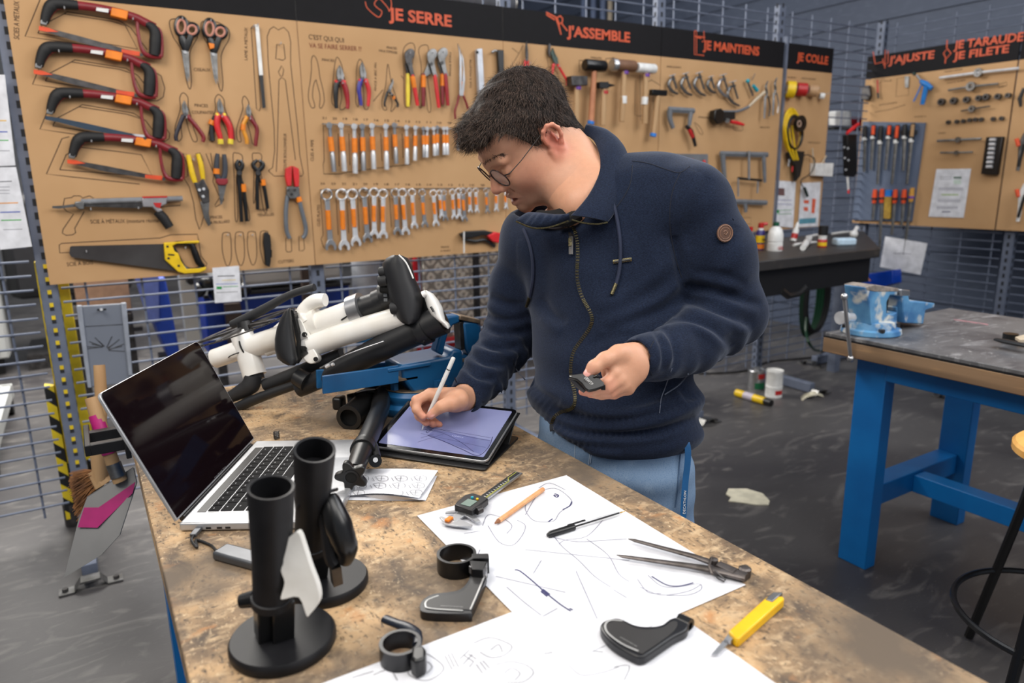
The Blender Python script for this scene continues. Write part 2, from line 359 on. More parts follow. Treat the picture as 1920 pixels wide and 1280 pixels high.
vtA('SCIES A METAUX', 36,74, 3, .022, BD[0]); vtA('LAME A METAUX', 464,113, 52, .016, BD[0]); vtA('COUPE BOULONNEUR', 537,320, 250, .016, BD[0])
vtA('CLES A PIPE', 588,302, 262, .018, BD[1]); vtA('CLES PLATES', 600,424, 384, .018, BD[1]); vtA('PINCE A BEC FIN', 706,170, 118, .014, BD[1])
vtA('PINCE ETAU', 846,142, 98, .014, BD[1]); vtA('CLE A MOLETTE', 884,165, 112, .014, BD[1])
tA('CISEAUX', 364,133, 395,134, .016, I_, BD[0]); tA('PINCES', 365,200, 390,201, .016, I_, BD[0]); tA('COUPANTES', 360,213, 401,214, .016, I_, BD[0])
tA('PINCES', 395,410, 417,409, .016, I_, BD[0]); tA('A FEUILLARD', 395,420, 431,417, .016, I_, BD[0]); tA('PINCES', 483,396, 503,394, .014, I_, BD[0]); tA('TENAILLES', 483,406, 514,404, .016, I_, BD[0])
tA('SCIE \u00c0 M\u00c9TAUX (monture r\u00e9sistante)', 170,419, 310,416, .020, I_, BD[0]); tA('SCIE \u00c0 BOIS', 126,499, 175,495, .020, I_, BD[0]); tA('CUTTERS', 522,494, 551,491, .018, I_, BD[0])
tA("C'EST QUI QUI", 579,73, 645,80, .026, I_, BD[1]); tA('VA SE FAIRE SERRER ??', 580,89, 678,96, .026, mat('red_brown_ink', (120,50,36), .8), BD[1])
tA('PINCES', 604,114, 627,116, .014, I_, BD[1]); tA('PINCES', 725,91, 744,93, .014, I_, BD[1]); tA('MULTIPRISE', 711,97, 745,101, .014, I_, BD[1]); tA('PINCE', 827,465, 842,464, .012, I_, BD[1]); tA('A RIVET', 826,472, 845,471, .012, I_, BD[1])
for i, n in enumerate(range(21,8,-1)): tA(str(n), 604+i*19.6,223+i*.8, 612+i*19.6,223.5+i*.8, .013, I_, BD[1], 'number')
for i, n in enumerate(range(24,6,-1)): tA(str(n), 601+i*20.0,346+i*.2, 609+i*20.0,346+i*.2, .013, I_, BD[1], 'number')
tA('MAILLETS', 1108,109, 1128,111, .012, I_, BD[2]); tA('SERRE-JOINTS', 1250,126, 1277,128, .012, I_, BD[3]); tA('PRESSE', 1310,221, 1330,222, .012, I_, BD[3]); tA('PINCE-ETAU', 1425,240, 1443,240, .012, I_, BD[3])
tA('RUBAN', 1477,146, 1492,147, .012, I_, BD[4]); tA('ADHESIF', 1502,148, 1530,150, .012, I_, BD[4]); tA('PISTOLET', 1515,268, 1538,269, .012, I_, BD[4])
tB('CALE', 1650,154, 1672,152, .012, I_, BD[5]); tB('JAUGES', 1648,198, 1682,193, .012, I_, BD[5]); tB('SOUFFLETTE', 1714,220, 1736,219, .010, I_, BD[5]); tB('TOURNE A GAUCHE', 1770,136, 1804,131, .012, I_, BD[5])
tB('TARAUDS', 1758,251, 1773,250, .010, I_, BD[5]); tB('PORTE FILIERE', 1776,157, 1810,151, .010, I_, BD[5])
# printed silhouettes: thin ink lines on the board, one mesh per board
def outline(par, lists, f=A, r=.0016, m=None, name='printed_outlines', flatn=(0,1,0)):
    g = MB()
    for L_ in lists:
        cl = L_[0] == 'c'; pts = L_[1:] if cl else L_
        g.tube([f(x,y,.0004) for x, y in pts], r, 4, flat=(flatn,.25), closed=cl, caps=not cl)
    return g.build(name, m or I_, par, fix=False, smooth=False)
saw_o = [(76,-3),(47,68),(95,75),(255,98)], [(71,62),(78,48),(120,26),(210,40),(235,48),(258,92),(200,82),(71,62)], [(120,26),(126,22),(222,38),(245,52),(276,93)]
def sh(L_, dx, dy): return [tuple((x+dx,y+dy)) if not isinstance(x, str) else x for x, y in L_]
O1 = []
for dx, dy in ((0,0),(14,90),(28,174),(0,0)):
    if (dx,dy) != (0,0) or not O1: O1 += [sh(q,dx,dy) for q in saw_o]
O1 += [[(130,256),(116,260),(87,326),(130,331),(262,345)],[(112,318),(124,290),(150,276),(222,284),(265,290),(286,331),(200,325),(112,318)],
 [(290,135),(302,142),(309,165),(306,182),(295,189),(270,187)],[(290,215),(305,230),(318,250),(317,260),(308,266),(285,264)]]
for dx, dy in ((0,0),(59,4)):
    O1.append([tuple(p[:2]) for p in sp([(344+dx,115+dy),(338+dx,90+dy),(325+dx,70+dy),(318+dx,48+dy),(320+dx,37+dy),(333+dx,36+dy),(338+dx,43+dy),(345+dx,37+dy),(358+dx,42+dy),(370+dx,52+dy),(370+dx,70+dy),(356+dx,100+dy),(359+dx,150+dy),(356+dx,167+dy),(350+dx,152+dy),(344+dx,115+dy)])])
O1 += [['c']+[tuple(p[:2]) for p in sp(q, closed=True)] for q in (
 [(343,174),(352,182),(353,200),(357,215),(363,240),(370,262),(362,264),(353,240),(346,215),(340,240),(341,258),(332,264),(328,240),(338,205),(337,184)],
 [(410,177),(420,187),(422,205),(434,235),(438,258),(432,262),(420,235),(410,215),(403,240),(398,262),(390,258),(396,230),(404,205),(403,186)],
 [(458,180),(466,190),(468,205),(480,232),(482,262),(474,270),(468,245),(458,220),(450,245),(452,265),(445,262),(444,240),(455,205),(454,190)])]
O1 += [[(471,52),(475,48),(480,54),(489,200),(486,208),(481,204),(471,52)],
 [(503,320),(511,314),(515,282),(514,240),(503,120),(501,68),(506,55),(513,50),(522,56),(532,51),(541,60),(545,78),(545,120),(558,240),(562,290),(569,325),(566,330),(514,330),(503,320)],
 [(523,150),(520,280),(518,322)],[(523,150),(528,145),(535,150),(554,300)],['c',(528,123),(532,131),(530,142),(526,143),(522,135)],
 ['c',(519,83),(532,83),(535,110),(530,113),(523,111),(517,111)],
 [(118,388),(121,372),(135,370),(138,367),(150,367),(155,371),(168,367),(178,373)],[(118,388),(125,396),(138,401),(118,430),(117,437),(124,441),(136,440),(142,436),(140,428),(158,396)],[(300,380),(338,378),(338,385),(300,388)],
 [(130,473),(112,474),(111,459),(116,456),(300,446),(320,440),(370,439),(372,448)],[(372,448),(377,480),(388,494),(386,500),(372,502)],
 ['c',(536,446),(546,446),(547,470),(545,472),(538,472),(536,468)],['c',(560,443),(569,443),(571,466),(568,470),(561,470)],
 ['c',(343,287),(352,290),(352,330),(345,334),(355,350),(363,380),(367,410),(374,430),(378,420),(382,405),(370,360),(360,330)],
 ['c',(386,288),(395,287),(401,330),(399,340),(412,370),(403,384),(404,388),(413,383),(420,375)],
 ['c']+[tuple(p[:2]) for p in sp([(437,290),(444,287),(451,289),(455,297),(453,330),(468,404),(462,408),(450,350),(443,330),(446,406),(441,408),(439,330)], closed=True)],
 ['c']+[tuple(p[:2]) for p in sp([(473,290),(480,287),(488,288),(491,296),(488,315),(500,390),(494,392),(483,330),(478,375),(475,376),(476,320)], closed=True)]]
for dx in (0,24.5,47.5,71): O1.append(['c']+[tuple(p[:2]) for p in sp([(417+dx,441-dx*.04),(421+dx,436-dx*.04),(428+dx,436-dx*.04),(432+dx,441-dx*.04),(434+dx,478-dx*.04),(430+dx,496-dx*.04),(424+dx,496-dx*.04),(417+dx,470-dx*.04)], closed=True)])
outline(BD[0], O1)
O2 = [['c']+[tuple(p[:2]) for p in sp(q, closed=True)] for q in (
 [(588,104),(594,112),(598,130),(600,145),(606,170),(608,190),(603,202),(599,200),(600,180),(594,155),(592,150),(588,160),(586,180),(590,196),(589,202),(583,200),(578,180),(582,150),(584,130),(584,112)],
 [(632,107),(640,120),(644,140),(650,165),(653,190),(645,204),(637,203),(641,180),(634,158),(628,180),(630,200),(622,190),(624,160),(627,125)],
 [(675,111),(682,122),(685,140),(692,165),(693,190),(689,205),(682,200),(682,175),(677,155),(672,175),(672,200),(667,190),(668,160),(669,125)],
 [(727,120),(732,145),(735,160),(745,190),(740,202),(733,209),(735,192),(729,178),(722,192),(725,205),(719,205),(716,190),(723,160)],
 [(756,95),(765,82),(775,82),(778,95),(772,130),(770,190),(763,200),(758,190),(757,130)],[(785,95),(792,85),(802,86),(803,100),(800,130),(808,200),(802,206),(795,150),(790,200),(785,190),(790,130)])]
O2 += [[(606,236),(608,300),(606,308),(607,326),(640,326),(644,324)],[(644,324),(700,316),(770,308)],[(601,366),(606,440),(602,448),(606,462),(612,468)],[(757,148),(752,142)],[(718,168),(700,190)]]
for i in range(12): O2.append([(630+i*20,366),(634+i*20,440-i*2.8)]); 
for i in range(9): O2.append([(634+i*20,250),(636+i*20,312-i*2.6)])
outline(BD[1], O2)
O3 = [[(960,90),(973,100),(981,85)],[(973,100),(966,112),(955,130)],[(1024,92),(1028,125),(1010,145)],[(1030,125),(1044,135),(1052,160),(1048,168),(1040,165)],
 [(1086,113),(1086,135)],[(1086,113),(1098,114)],[(1136,110),(1152,108)],[(1136,110),(1136,135)],[(1192,150),(1190,215),(1200,218),(1206,215)],[(1210,155),(1222,150),(1238,160)],[(1200,140),(1201,225),(1206,226)],[(1214,140),(1213,230)],[(1225,170),(1226,225)]]
outline(BD[2], O3)
O4 = [['c']+[tuple(p[:2]) for p in sp(q, closed=True)] for q in ([(1255,150),(1262,140),(1268,155),(1265,172),(1255,170)],[(1278,148),(1288,140),(1290,160),(1280,175),(1275,168)],[(1302,230),(1312,238),(1318,250),(1312,250)],[(1380,225),(1392,238),(1390,245),(1375,242)])]+[['c',(1385,408),(1408,408),(1408,420),(1385,420)]]
outline(BD[3], O4)
outline(BD[5], [['c',(1682,147),(1703,144),(1704,178),(1680,181)],['c',(1872,158),(1887,154),(1888,160),(1872,165)],[(1640,210),(1670,205),(1698,196)],[(1640,150),(1660,148)]], f=B, flatn=(1,0,0))
# orange tool icons on the headers
outline(BD[1], [[(p[0],p[1]) for p in sp([(685,3),(688,14),(700,26),(711,32),(716,22),(708,15),(702,8),(706,0),(712,-2),(720,6),(728,16),(730,21),(734,10),(732,-4)])]], r=.0022, m=O_, name='wrench_icon')
outline(BD[2], [[(1024,23),(1045,34),(1052,65)],[(1052,65),(1047,47),(1042,34)],[(1053,44),(1064,58)],[(1024,27),(1040,37)],['c',(1044,33),(1051,30),(1055,35),(1054,42),(1049,45)]], r=.004, m=O_, name='pliers_icon')
outline(BD[3], [[(1302,58),(1302,102),(1320,104)],[(1306,70),(1306,100)],[(1302,58),(1306,58),(1306,70),(1315,72)],[(1320,58),(1320,78),(1316,78)],[(1302,68),(1322,70)]], r=.003, m=O_, name='clamp_icon')
outline(BD[5], [[(1637,97),(1641,120),(1655,116)],[(1660,93),(1659,128)],[(1655,110),(1657,122),(1665,118),(1665,95)]], f=B, r=.003, m=O_, name='caliper_icon', flatn=(1,0,0))
outline(BD[5], [[(1776,75),(1775,90)],['c',(1776,91),(1783,100),(1774,110),(1769,100)],[(1773,110),(1772,119)]], f=B, r=.004, m=O_, name='tap_icon', flatn=(1,0,0))
# thin gaps: aluminium edge strips between boards
for x in (4.005,): tag(MB().span((x-.008,YA-.018,1.03),(x+.008,YA+.01,2.26)).build('edge_strip', M['steel']), 'grey metal strip between the clamp board and the glue board', 'strip')
# ================================================================== TOOLS ON THE BOARDS
N_A = V3((0,-1,0)); N_B = V3((-1,0,0))
class W:      # a wall to hang things on: pixel -> point at offset o from the wall
    def __init__(s, f, n, d=0): s.f = f; s.n = n; s.d = np.zeros(3)+d
    def p(s, q, o=.02): return s.f(q[0], q[1], o) + s.d
    def L(s, pts, o=.02): return [s.p(q, o) for q in pts]
    def poly(s, g, pts, o0, o1, closed_smooth=0):
        if closed_smooth: pts = [tuple(q[:2]) for q in sp(pts, closed_smooth, closed=True)]
        a = s.L(pts, o0); return g.prism(a, s.n*(o1-o0))
    def rod(s, g, pts, r, o=.02, flat=.6, seg=8, n=0):
        if n: pts = [tuple(q[:2]) for q in sp(pts, n)]
        P3 = s.L(pts, o) if not hasattr(o, '__len__') else [s.p(q, oo) for q, oo in zip(pts, o)]
        rr = r if not hasattr(r, '__len__') else list(np.interp(np.linspace(0,1,len(pts)), np.linspace(0,1,len(r)), r))
        return g.tube(P3, rr, seg, flat=(s.n, flat))
WA = W(A, N_A); WB = W(B, N_B)
def peg(w_, q, par=None, length=.035):   # chrome hook the tool hangs from
    g = MB(); a = w_.p(q, .0); g.tube([a, a+w_.n*length, a+w_.n*(length+.002)+(0,0,.006)], .0022, 6)
    return g.build('peg_hook', M['chrome'], par)
# ---- hacksaws
def hacksaw(anchor, label, plain=False, tapef='whole'):
    base = A(90,2,0); d = A(anchor[0],anchor[1],0)-base; w_ = W(A, N_A, d)
    t = thing('hacksaw', label, 'hacksaw', w_.p((180,60),0), 'hacksaws on the left board')
    g = MB(); w_.rod(g, [(84,44),(88,30),(96,16),(108,9),(145,10),(200,18),(250,31),(272,42),(292,50)], [.010,.014,.017,.017,.015,.014,.014,.016,.012], .026, .75, 10, 4)
    g.build('frame_tube', M['dred'], t)
    g = MB(); w_.rod(g, [(83,43),(87,28),(95,13),(107,7),(146,10)], [.013,.0165,.021,.020,.0165], .026, .85, 12, 5); g.build('front_grip', M['rubber'], t)
    g = MB(); w_.rod(g, [(257,38),(259,62),(264,86),(272,101),(286,106),(302,106)], [.006,.006,.007,.009,.010,.010], .026, .9, 8, 4)
    w_.rod(g, [(303,107),(304,92),(303,70),(299,56),(288,50)], [.006,.006,.006,.006,.008], .026, 1.2, 8, 4); g.build('trigger_guard', M['dred'], t)
    g = MB(); w_.rod(g, [(272,43),(284,50),(291,62),(291,80),(289,104)], [.010,.017,.020,.021,.018], .027, .9, 12, 5); g.build('rear_grip', M['rubber'], t)
    g = MB(); w_.poly(g, [(209,17),(240,24),(237,40),(206,32)], .009, .041); g.build('tape_band', M['tape'], t, bevel=.003)
    g = MB(); w_.poly(g, [(181,14),(204,17),(203,24),(180,20)], .0405, .0412); g.build('maker_label', M['white'], t)
    g = MB(); w_.poly(g, [(77,38),(90,41),(88,50),(75,47)], .016, .036); g.build('front_clamp', M['gsteel'], t, bevel=.002)
    g = MB(); w_.poly(g, [(74,50),(103,56),(150,68),(235,92),(263,98),(262,105),(230,99),(150,80),(100,64),(73,57)], .025, .0265); g.build('blade', M['dsteel'] if not plain else mat('blue_steel', (70,84,100), .35, .7), t)
    if not plain:
        for q in ([(73,49),(90,52),(110,60),(88,60),(73,57)], [(228,92),(262,97),(262,106),(228,99)]):
            g = MB(); w_.poly(g, q, .0242, .0273); g.build('painted_blade_end', mat('orange_paint', (226,78,30), .5), t)
    else:
        g = MB(); w_.poly(g, [(240,94),(262,97),(268,104),(258,107)], .0235, .028); g.build('blade_end', M['chrome'], t)
    g = MB(); g.cyl(w_.p((265,103),.012), w_.p((265,103),.042), .006, seg=8); g.build('wing_nut', M['gsteel'], t)
    for q in ((121,20),(248,40)): peg(w_, q, t, .045)
hacksaw((90,2), 'red and black hacksaw, topmost of the four, cut by the top of the photo')
hacksaw((80,83), 'red and black hacksaw second from the top, hanging furthest left')
hacksaw((101,169), 'red and black hacksaw third from the top, with a bare blue-grey blade', plain=True)
hacksaw((142,252), 'red and black hacksaw, lowest of the four, above the silver pistol saw')
# ---- scissors
def scissors(x, y, label, tape):
    w_ = WA; t = thing('scissors', label, 'scissors', w_.p((x,y),0), 'scissors')
    rim = M['pegblack']; inn = mat('pink_grip', (206,140,120), .5)
    for (cx, cy, rx, ry) in ((-7,-42,10,17),(13,-36,11,11)):
        pts = [(x+cx+rx*math.cos(a), y+cy+ry*math.sin(a)) for a in np.linspace(0, 2*PI, 22)[:-1]]
        g = MB(); g.tube(w_.L(pts, .02), .0085, 8, flat=(N_A,.9), closed=True); o = g.build('finger_ring', rim, t)
        pts = [(x+cx+rx*.74*math.cos(a), y+cy+ry*.76*math.sin(a)) for a in np.linspace(0, 2*PI, 22)[:-1]]
        g = MB(); g.tube(w_.L(pts, .026), .0045, 6, flat=(N_A,.9), closed=True); g.build('ring_lining', inn, o)
    g = MB(); w_.rod(g, [(x-7,y-26),(x-3,y-12),(x+1,y+2)], [.012,.017,.012], .02, .6); w_.rod(g, [(x+11,y-26),(x+5,y-10),(x+2,y+2)], [.012,.014,.010], .024, .6); g.build('shank', rim, t)
    g = MB(); w_.poly(g, [(x-6,y+2),(x+3,y-4),(x+7,y+4),(x+5,y+30),(x+6,y+64),(x+1,y+50),(x-4,y+20)], .019, .021); w_.poly(g, [(x-4,y+2),(x+6,y),(x+7,y+8),(x+9,y+62),(x+3,y+40)], .0212, .0228)
    g.build('blades', M['gsteel'], t); g = MB(); g.cyl(w_.p((x,y+6),.018), w_.p((x,y+6),.028), .006, seg=10); g.build('pivot_screw', M['chrome'], t)
    if tape: g = MB(); w_.poly(g, [(x-11,y-14),(x,y-12),(x,y-4),(x-8,y-2)], .008, .034); g.build('tape_band', M['tape'], t, bevel=.002)
    peg(w_, (x-7,y-54), t)
scissors(347,92,'black scissors with pink-lined rings and no tape, left of the pair', False)
scissors(400,96,'black scissors with pink-lined rings and an orange tape band, right of the pair', True)
# ---- hacksaw blade
t = thing('saw_blade', 'spare hacksaw blade, white above and black below, hung upright beside the scissors', 'blade', A(490,120,0))
g = MB(); WA.poly(g, [(478,46),(485,47),(493,141),(486,141)], .01, .013); g.build('white_half', M['white'], t)
g = MB(); WA.poly(g, [(486,141),(493,141),(498,202),(492,203)], .0105, .0125); g.build('black_half', M['black'], t)
peg(WA, (473,52), t); peg(WA, (481,49), t, .025)
# ---- pliers of all kinds
def pliers(name, label, cat, top, piv, eL, eR, hw=6, jaw=None, cL=None, cR=None, r=(.006,.0085,.008), bulge=7, group=None, tape=None, jawm=None, o=.02, w_=WA, tips=None, cols=None):
    t = thing(name, label, cat, w_.p(piv, 0), group); jm = jawm or M['gsteel']; tx, ty = top; px_, py = piv
    for s_, c_ in ((-1, -.6), (1, .6)):
        g = MB(); q = [(tx+c_*.6,ty),(tx+s_*hw*.75,ty+(py-ty)*.35),(tx+(px_-tx)*.6+s_*hw,ty+(py-ty)*.7),(px_+s_*hw*.7,py+3),(px_-s_*1,py+3),(tx+c_*.6+(px_-tx)*.4,ty+(py-ty)*.45)]
        w_.poly(g, q, o-.004, o+.005); g.build('jaw', jm, t, bevel=.001)
    g = MB(); g.cyl(w_.p(piv, o-.006), w_.p(piv, o+.009), .0065, seg=12); g.build('pivot_rivet', M['gsteel'], t)
    for i, (e, s_, m_) in enumerate(((eL,-1,cL or M['black']), (eR,1,cR or M['dred']))):
        mx, my = (px_+e[0])/2+s_*bulge, py+(e[1]-py)*.42
        g = MB(); w_.rod(g, [(px_+s_*1,py+1),(px_+s_*hw*.9,py+(e[1]-py)*.12),(mx,my),(e[0]+s_*1,e[1]-(e[1]-py)*.2),e], [r[0],r[1],r[1],r[2],r[2]*.9], o, .8, 10, 4)
        h = g.build('handle', m_, t)
        if tips: g = MB(); w_.rod(g, [(e[0]+s_*.8,e[1]-(e[1]-py)*.16),e], r[2]*1.12, o, .85); g.build('handle_tip', tips, h)
        g = MB(); w_.rod(g, [(px_+s_*hw*.6,py+3),(px_+s_*hw*1.35,py+5)], r[1]*.8, o, .9); g.build('thumb_guard', cols or m_, h)
    if tape is not None:
        e, s_ = ((eL,-1),(eR,1))[tape]; mx, my = (px_+e[0])/2+s_*bulge, py+(e[1]-py)*.42
        g = MB(); w_.rod(g, [(mx-s_*1,my-(e[1]-py)*.1),(mx,my+(e[1]-py)*.1)], r[1]*1.15, o, .85); g.build('tape_band', M['tape'], t)
    peg(w_, (px_,py+8), t); return t
navy = mat('dark_navy_grip', (40,36,48), .45); vred = mat('bright_red_grip', (214,40,44), .4); vyel = mat('bright_yellow_grip', (240,214,60), .4)
pliers('cutting_pliers', 'side cutters with wide open dark red and navy handles, leftmost of the cutting pliers', 'pliers', (345,188), (348,214), (331,264), (380,266), 6, cL=navy, cR=M['dred'], bulge=3, group='cutting pliers')
pliers('cutting_pliers', 'cutting pliers with red and yellow handles and black outer grips', 'pliers', (411,184), (414,212), (414,270), (432,270), 6, cL=vred, cR=vred, bulge=7, tips=vyel, cols=vyel, group='cutting pliers', r=(.009,.012,.010))
g = thing('cutting_pliers', 'dark pliers with orange tape hanging behind the red and yellow pliers', 'pliers', A(414,240,0), 'cutting pliers')
q = MB(); WA.rod(q, [(404,218),(397,240),(398,264)], .010, .008, .6, 8, 3); q.build('handle', M['black'], g); q = MB(); WA.rod(q, [(425,218),(434,240),(437,262)], .009, .008, .6, 8, 3); q.build('handle', M['dred'], g); q = MB(); WA.rod(q, [(399,226),(396,234)], .0125, .009, .8); q.build('tape_band', M['tape'], g)
pliers('cutting_pliers', 'small side cutters with amber yellow handles, rightmost of the cutting pliers', 'pliers', (465,195), (466,216), (463,270), (479,274), 5, cL=mat('amber_grip', (226,150,40), .4), cR=M['dred'], bulge=9, tape=0, group='cutting pliers')
# aviation snips (yellow), orange-taped snips, pincers
t = thing('aviation_snips', 'yellow handled aviation snips hanging with blades down', 'snips', A(380,350,0))
g = MB(); WA.rod(g, [(353,290),(357,310),(362,330),(366,342)], [.008,.010,.011,.009], .024, .7, 8, 4); g.build('handle', M['yellow'], t)
g = MB(); WA.rod(g, [(371,288),(376,305),(379,322),(381,336)], [.008,.010,.010,.008], .02, .7, 8, 4); g.build('handle', M['yellow'], t)
g = MB(); WA.rod(g, [(371,287),(376,303)], [.0095,.011], .016, .7); g.build('handle_sleeve', M['black'], t)
g = MB(); WA.poly(g, [(362,338),(370,344),(380,334),(391,356),(392,378),(380,382),(370,362)], .014, .030); g.build('link_body', M['dsteel'], t, bevel=.002)
for q in ((374,356),(382,354),(381,368)):
    g = MB(); g.cyl(A(*q,.028), A(*q,.034), .006, seg=10); g.build('rivet', M['chrome'], t)
g = MB(); WA.poly(g, [(375,378),(392,376),(391,400),(395,420),(390,424),(382,408)], .016, .026); g.build('blades', M['gsteel'], t, bevel=.001); peg(WA,(361,300),t)
t = thing('garden_snips', 'small red and black snips with orange tape, hanging point down', 'snips', A(413,330,0))
for e, s_ in (((408,288),-1),((420,289),1)):
    g = MB(); WA.rod(g, [e,(e[0]+s_*2,e[1]+20),(e[0]+s_*1,e[1]+40),(414,342)], [.008,.011,.011,.010], .02, .7, 8, 4); h = g.build('handle', mat('charcoal_grip', (52,56,66), .5), t)
    if s_ < 0: g = MB(); WA.rod(g, [(406,316),(406,326)], .0125, .02, .8); g.build('tape_band', M['tape'], h)
g = MB(); WA.poly(g, [(404,335),(426,335),(426,343),(421,347),(409,347),(404,342)], .010, .031); g.build('collar', mat('snip_red', (140,34,44), .4), t, bevel=.003)
g = MB(); WA.poly(g, [(408,346),(424,346),(416,382),(413,384)], .015, .023); g.build('blades', M['gsteel'], t)
def pincers(x, y, e1, e2, label, tape, wide):
    t = thing('end_cutting_pincers', label, 'pincers', A(x,y,0), 'pincers')
    for e, s_ in ((e1,-1),(e2,1)):
        g = MB(); WA.rod(g, [(x+s_*1,y-4),(x+s_*wide,y+3),(x+s_*wide*.8,y+10),(x-s_*1,y+20),(x+s_*2,y+32),((x+e[0])/2+s_*1.5,(y+e[1])/2),e], [.006,.009,.010,.010,.007,.008,.0075], .02, .7, 8, 4); h = g.build('arm', M['pegblack'], t)
        if s_ > 0: a = np.array([(x+e[0])/2+s_*1.5,(y+e[1])/2]); k = (np.array(e)-a)*.12; g = MB(); WA.rod(g, [tuple(a-k*2.2), tuple(a)], .0105, .02, .85); g.build('tape_band', M['tape'], h)
    g = MB(); g.cyl(A(x,y+20,.012), A(x,y+20,.032), .010, seg=10); g.build('pivot_rivet', M['dsteel'], t); peg(WA, (x,y-2), t)
pincers(449,304,(453,416),(463,415),'black long-handled pincers, left of the two, orange tape near the middle', 1, 5)
pincers(484,304,(483,393),(502,391),'black pincers with rounded open jaws, right of the two', 1, 9)
# bolt cutter
t = thing('bolt_cutter', 'long bolt cutter with red jaws and bare grey handles', 'bolt cutter', A(550,380,0))
for s_, q in ((-1, [(545,311),(534,316),(533,330),(537,349),(544,348),(545,330)]), (1, [(547,311),(558,316),(559,330),(558,350),(551,350),(548,330)])):
    g = MB(); WA.poly(g, q, .010, .032); g.build('jaw', vred, t, bevel=.002)
g = MB(); WA.poly(g, [(536,350),(559,350),(560,366),(552,372),(542,372),(535,364)], .012, .030); g.build('link_plate', M['gsteel'], t, bevel=.002)
for q in ((541,356),(553,356),(547,364)):
    g = MB(); g.cyl(A(*q,.028), A(*q,.034), .006, seg=8); g.build('bolt', M['dsteel'], t)
g = MB(); WA.rod(g, [(539,366),(536,395),(537,430),(543,447)], [.009,.010,.010,.009], .02, .8, 8, 4); g.build('handle', mat('handle_grey', (120,126,134), .4, .4), t)
g = MB(); WA.rod(g, [(558,362),(565,392),(573,425),(572,440),(567,446)], [.009,.010,.010,.009], .02, .8, 8, 4); h = g.build('handle', mat('handle_grey'), t)
g = MB(); WA.rod(g, [(559,369),(562,378)], .0125, .02, .85); g.build('tape_band', M['tape'], h)
# pistol saw
t = thing('pistol_saw', 'silver pistol-shaped metal saw with a black slanted grip', 'saw', A(230,380,0))
g = MB(); g.tube([A(152,378,.03), A(342,372,.03)], .011, 10); g.build('barrel', M['silver'], t)
g = MB(); WA.poly(g, [(152,387),(266,390),(266,380),(154,379)], .018, .032); g.build('lower_rail', M['dsteel'], t)
g = MB(); WA.poly(g, [(140,378),(158,376),(158,392),(148,392),(139,386)], .014, .044); g.build('nose_clamp', M['gsteel'], t, bevel=.003)
g = MB(); WA.poly(g, [(98,386),(120,385),(140,382),(140,388),(110,391),(98,390)], .022, .027); g.build('blade', M['gsteel'], t)
g = MB(); WA.poly(g, [(264,370),(312,368),(311,382),(296,388),(304,394),(294,398),(284,388),(266,388)], .010, .048); g.build('body_block', mat('cast_silver', (170,168,172), .35, .6), t, bevel=.004)
g = MB(); WA.poly(g, [(266,368),(312,367),(312,370),(266,371)], .020, .050); g.build('red_top_strip', M['red'], t)
g = MB(); WA.poly(g, [(287,380),(303,380),(300,390),(292,388)], .047, .050); g.build('red_trigger_plate', M['red'], t)
g = MB(); WA.rod(g, [(294,396),(306,408),(318,426)], [.017,.019,.017], .028, .8, 12, 3); g.build('grip', M['rubber'], t); peg(WA,(170,392),t,.045); peg(WA,(258,390),t,.045)
# handsaw
t = thing('handsaw', 'wood handsaw with a dark blade and a yellow and black handle', 'saw', A(260,480,0))
g = MB(); WA.poly(g, [(131,463),(134,461),(310,457),(312,470),(340,508),(325,507),(134,482),(130,476)], .016, .0185); g.build('blade', mat('saw_blade_dark', (84,82,82), .42, .6, rgb2=(66,62,62), scale=6), t)
yh = MB()
WA.poly(yh, [(306,454),(372,450),(372,455),(330,456),(322,460),(326,470),(333,474),(338,488),(348,503),(372,502),(385,499),(384,505),(372,510),(345,512),(332,508),(308,486)], .006, .032)
yh.build('yellow_handle', M['yellow'], t, bevel=.003)
g = MB(); WA.rod(g, [(360,458),(366,475),(373,492),(382,500)], [.011,.014,.014,.009], .019, .9, 10, 4); WA.rod(g, [(321,460),(330,456),(345,456),(362,458)], [.007,.008,.009,.009], .019, 1.1, 8, 4); WA.rod(g, [(326,464),(334,480),(346,500),(362,505),(378,501)], [.006,.007,.007,.007,.006], .019, 1.2, 8, 5); g.build('black_grip', M['pegblack'], t)
for q in ((314,462),(316,484),(335,498)): g = MB(); g.cyl(A(*q,.03), A(*q,.0335), .005, seg=8); g.build('screw', M['black'], t)
g = MB(); WA.rod(g, [(315,477),(327,478)], .003, .0325, .5); g.build('slot_mark', M['black'], t); peg(WA,(162,471),t,.03); peg(WA,(346,464),t,.035)
# cutter + free hooks
t = thing('utility_cutter', 'black snap-off cutter hanging at the foot of the hacksaw board', 'cutter', A(498,465,0))
g = MB(); WA.poly(g, [(493,437),(498,434),(505,440),(507,460),(506,490),(504,500),(496,496),(494,470),(492,455)], .008, .028); g.build('body', M['black'], t, bevel=.003)
g = MB(); WA.poly(g, [(505,466),(509,468),(509,482),(505,482)], .014, .024); g.build('slider', M['pegblack'], t)
for i, (q, l_) in enumerate((((425,440),'empty chrome hook left of the black cutter, furthest left'),((448.5,440),'empty chrome hook left of the black cutter, middle one of three'),((471,440),'empty chrome hook just left of the black cutter'),((523,84),'empty chrome hook inside the tall bolt cutter outline'))): tag(peg(WA, q), l_, 'hook', 'empty hooks')
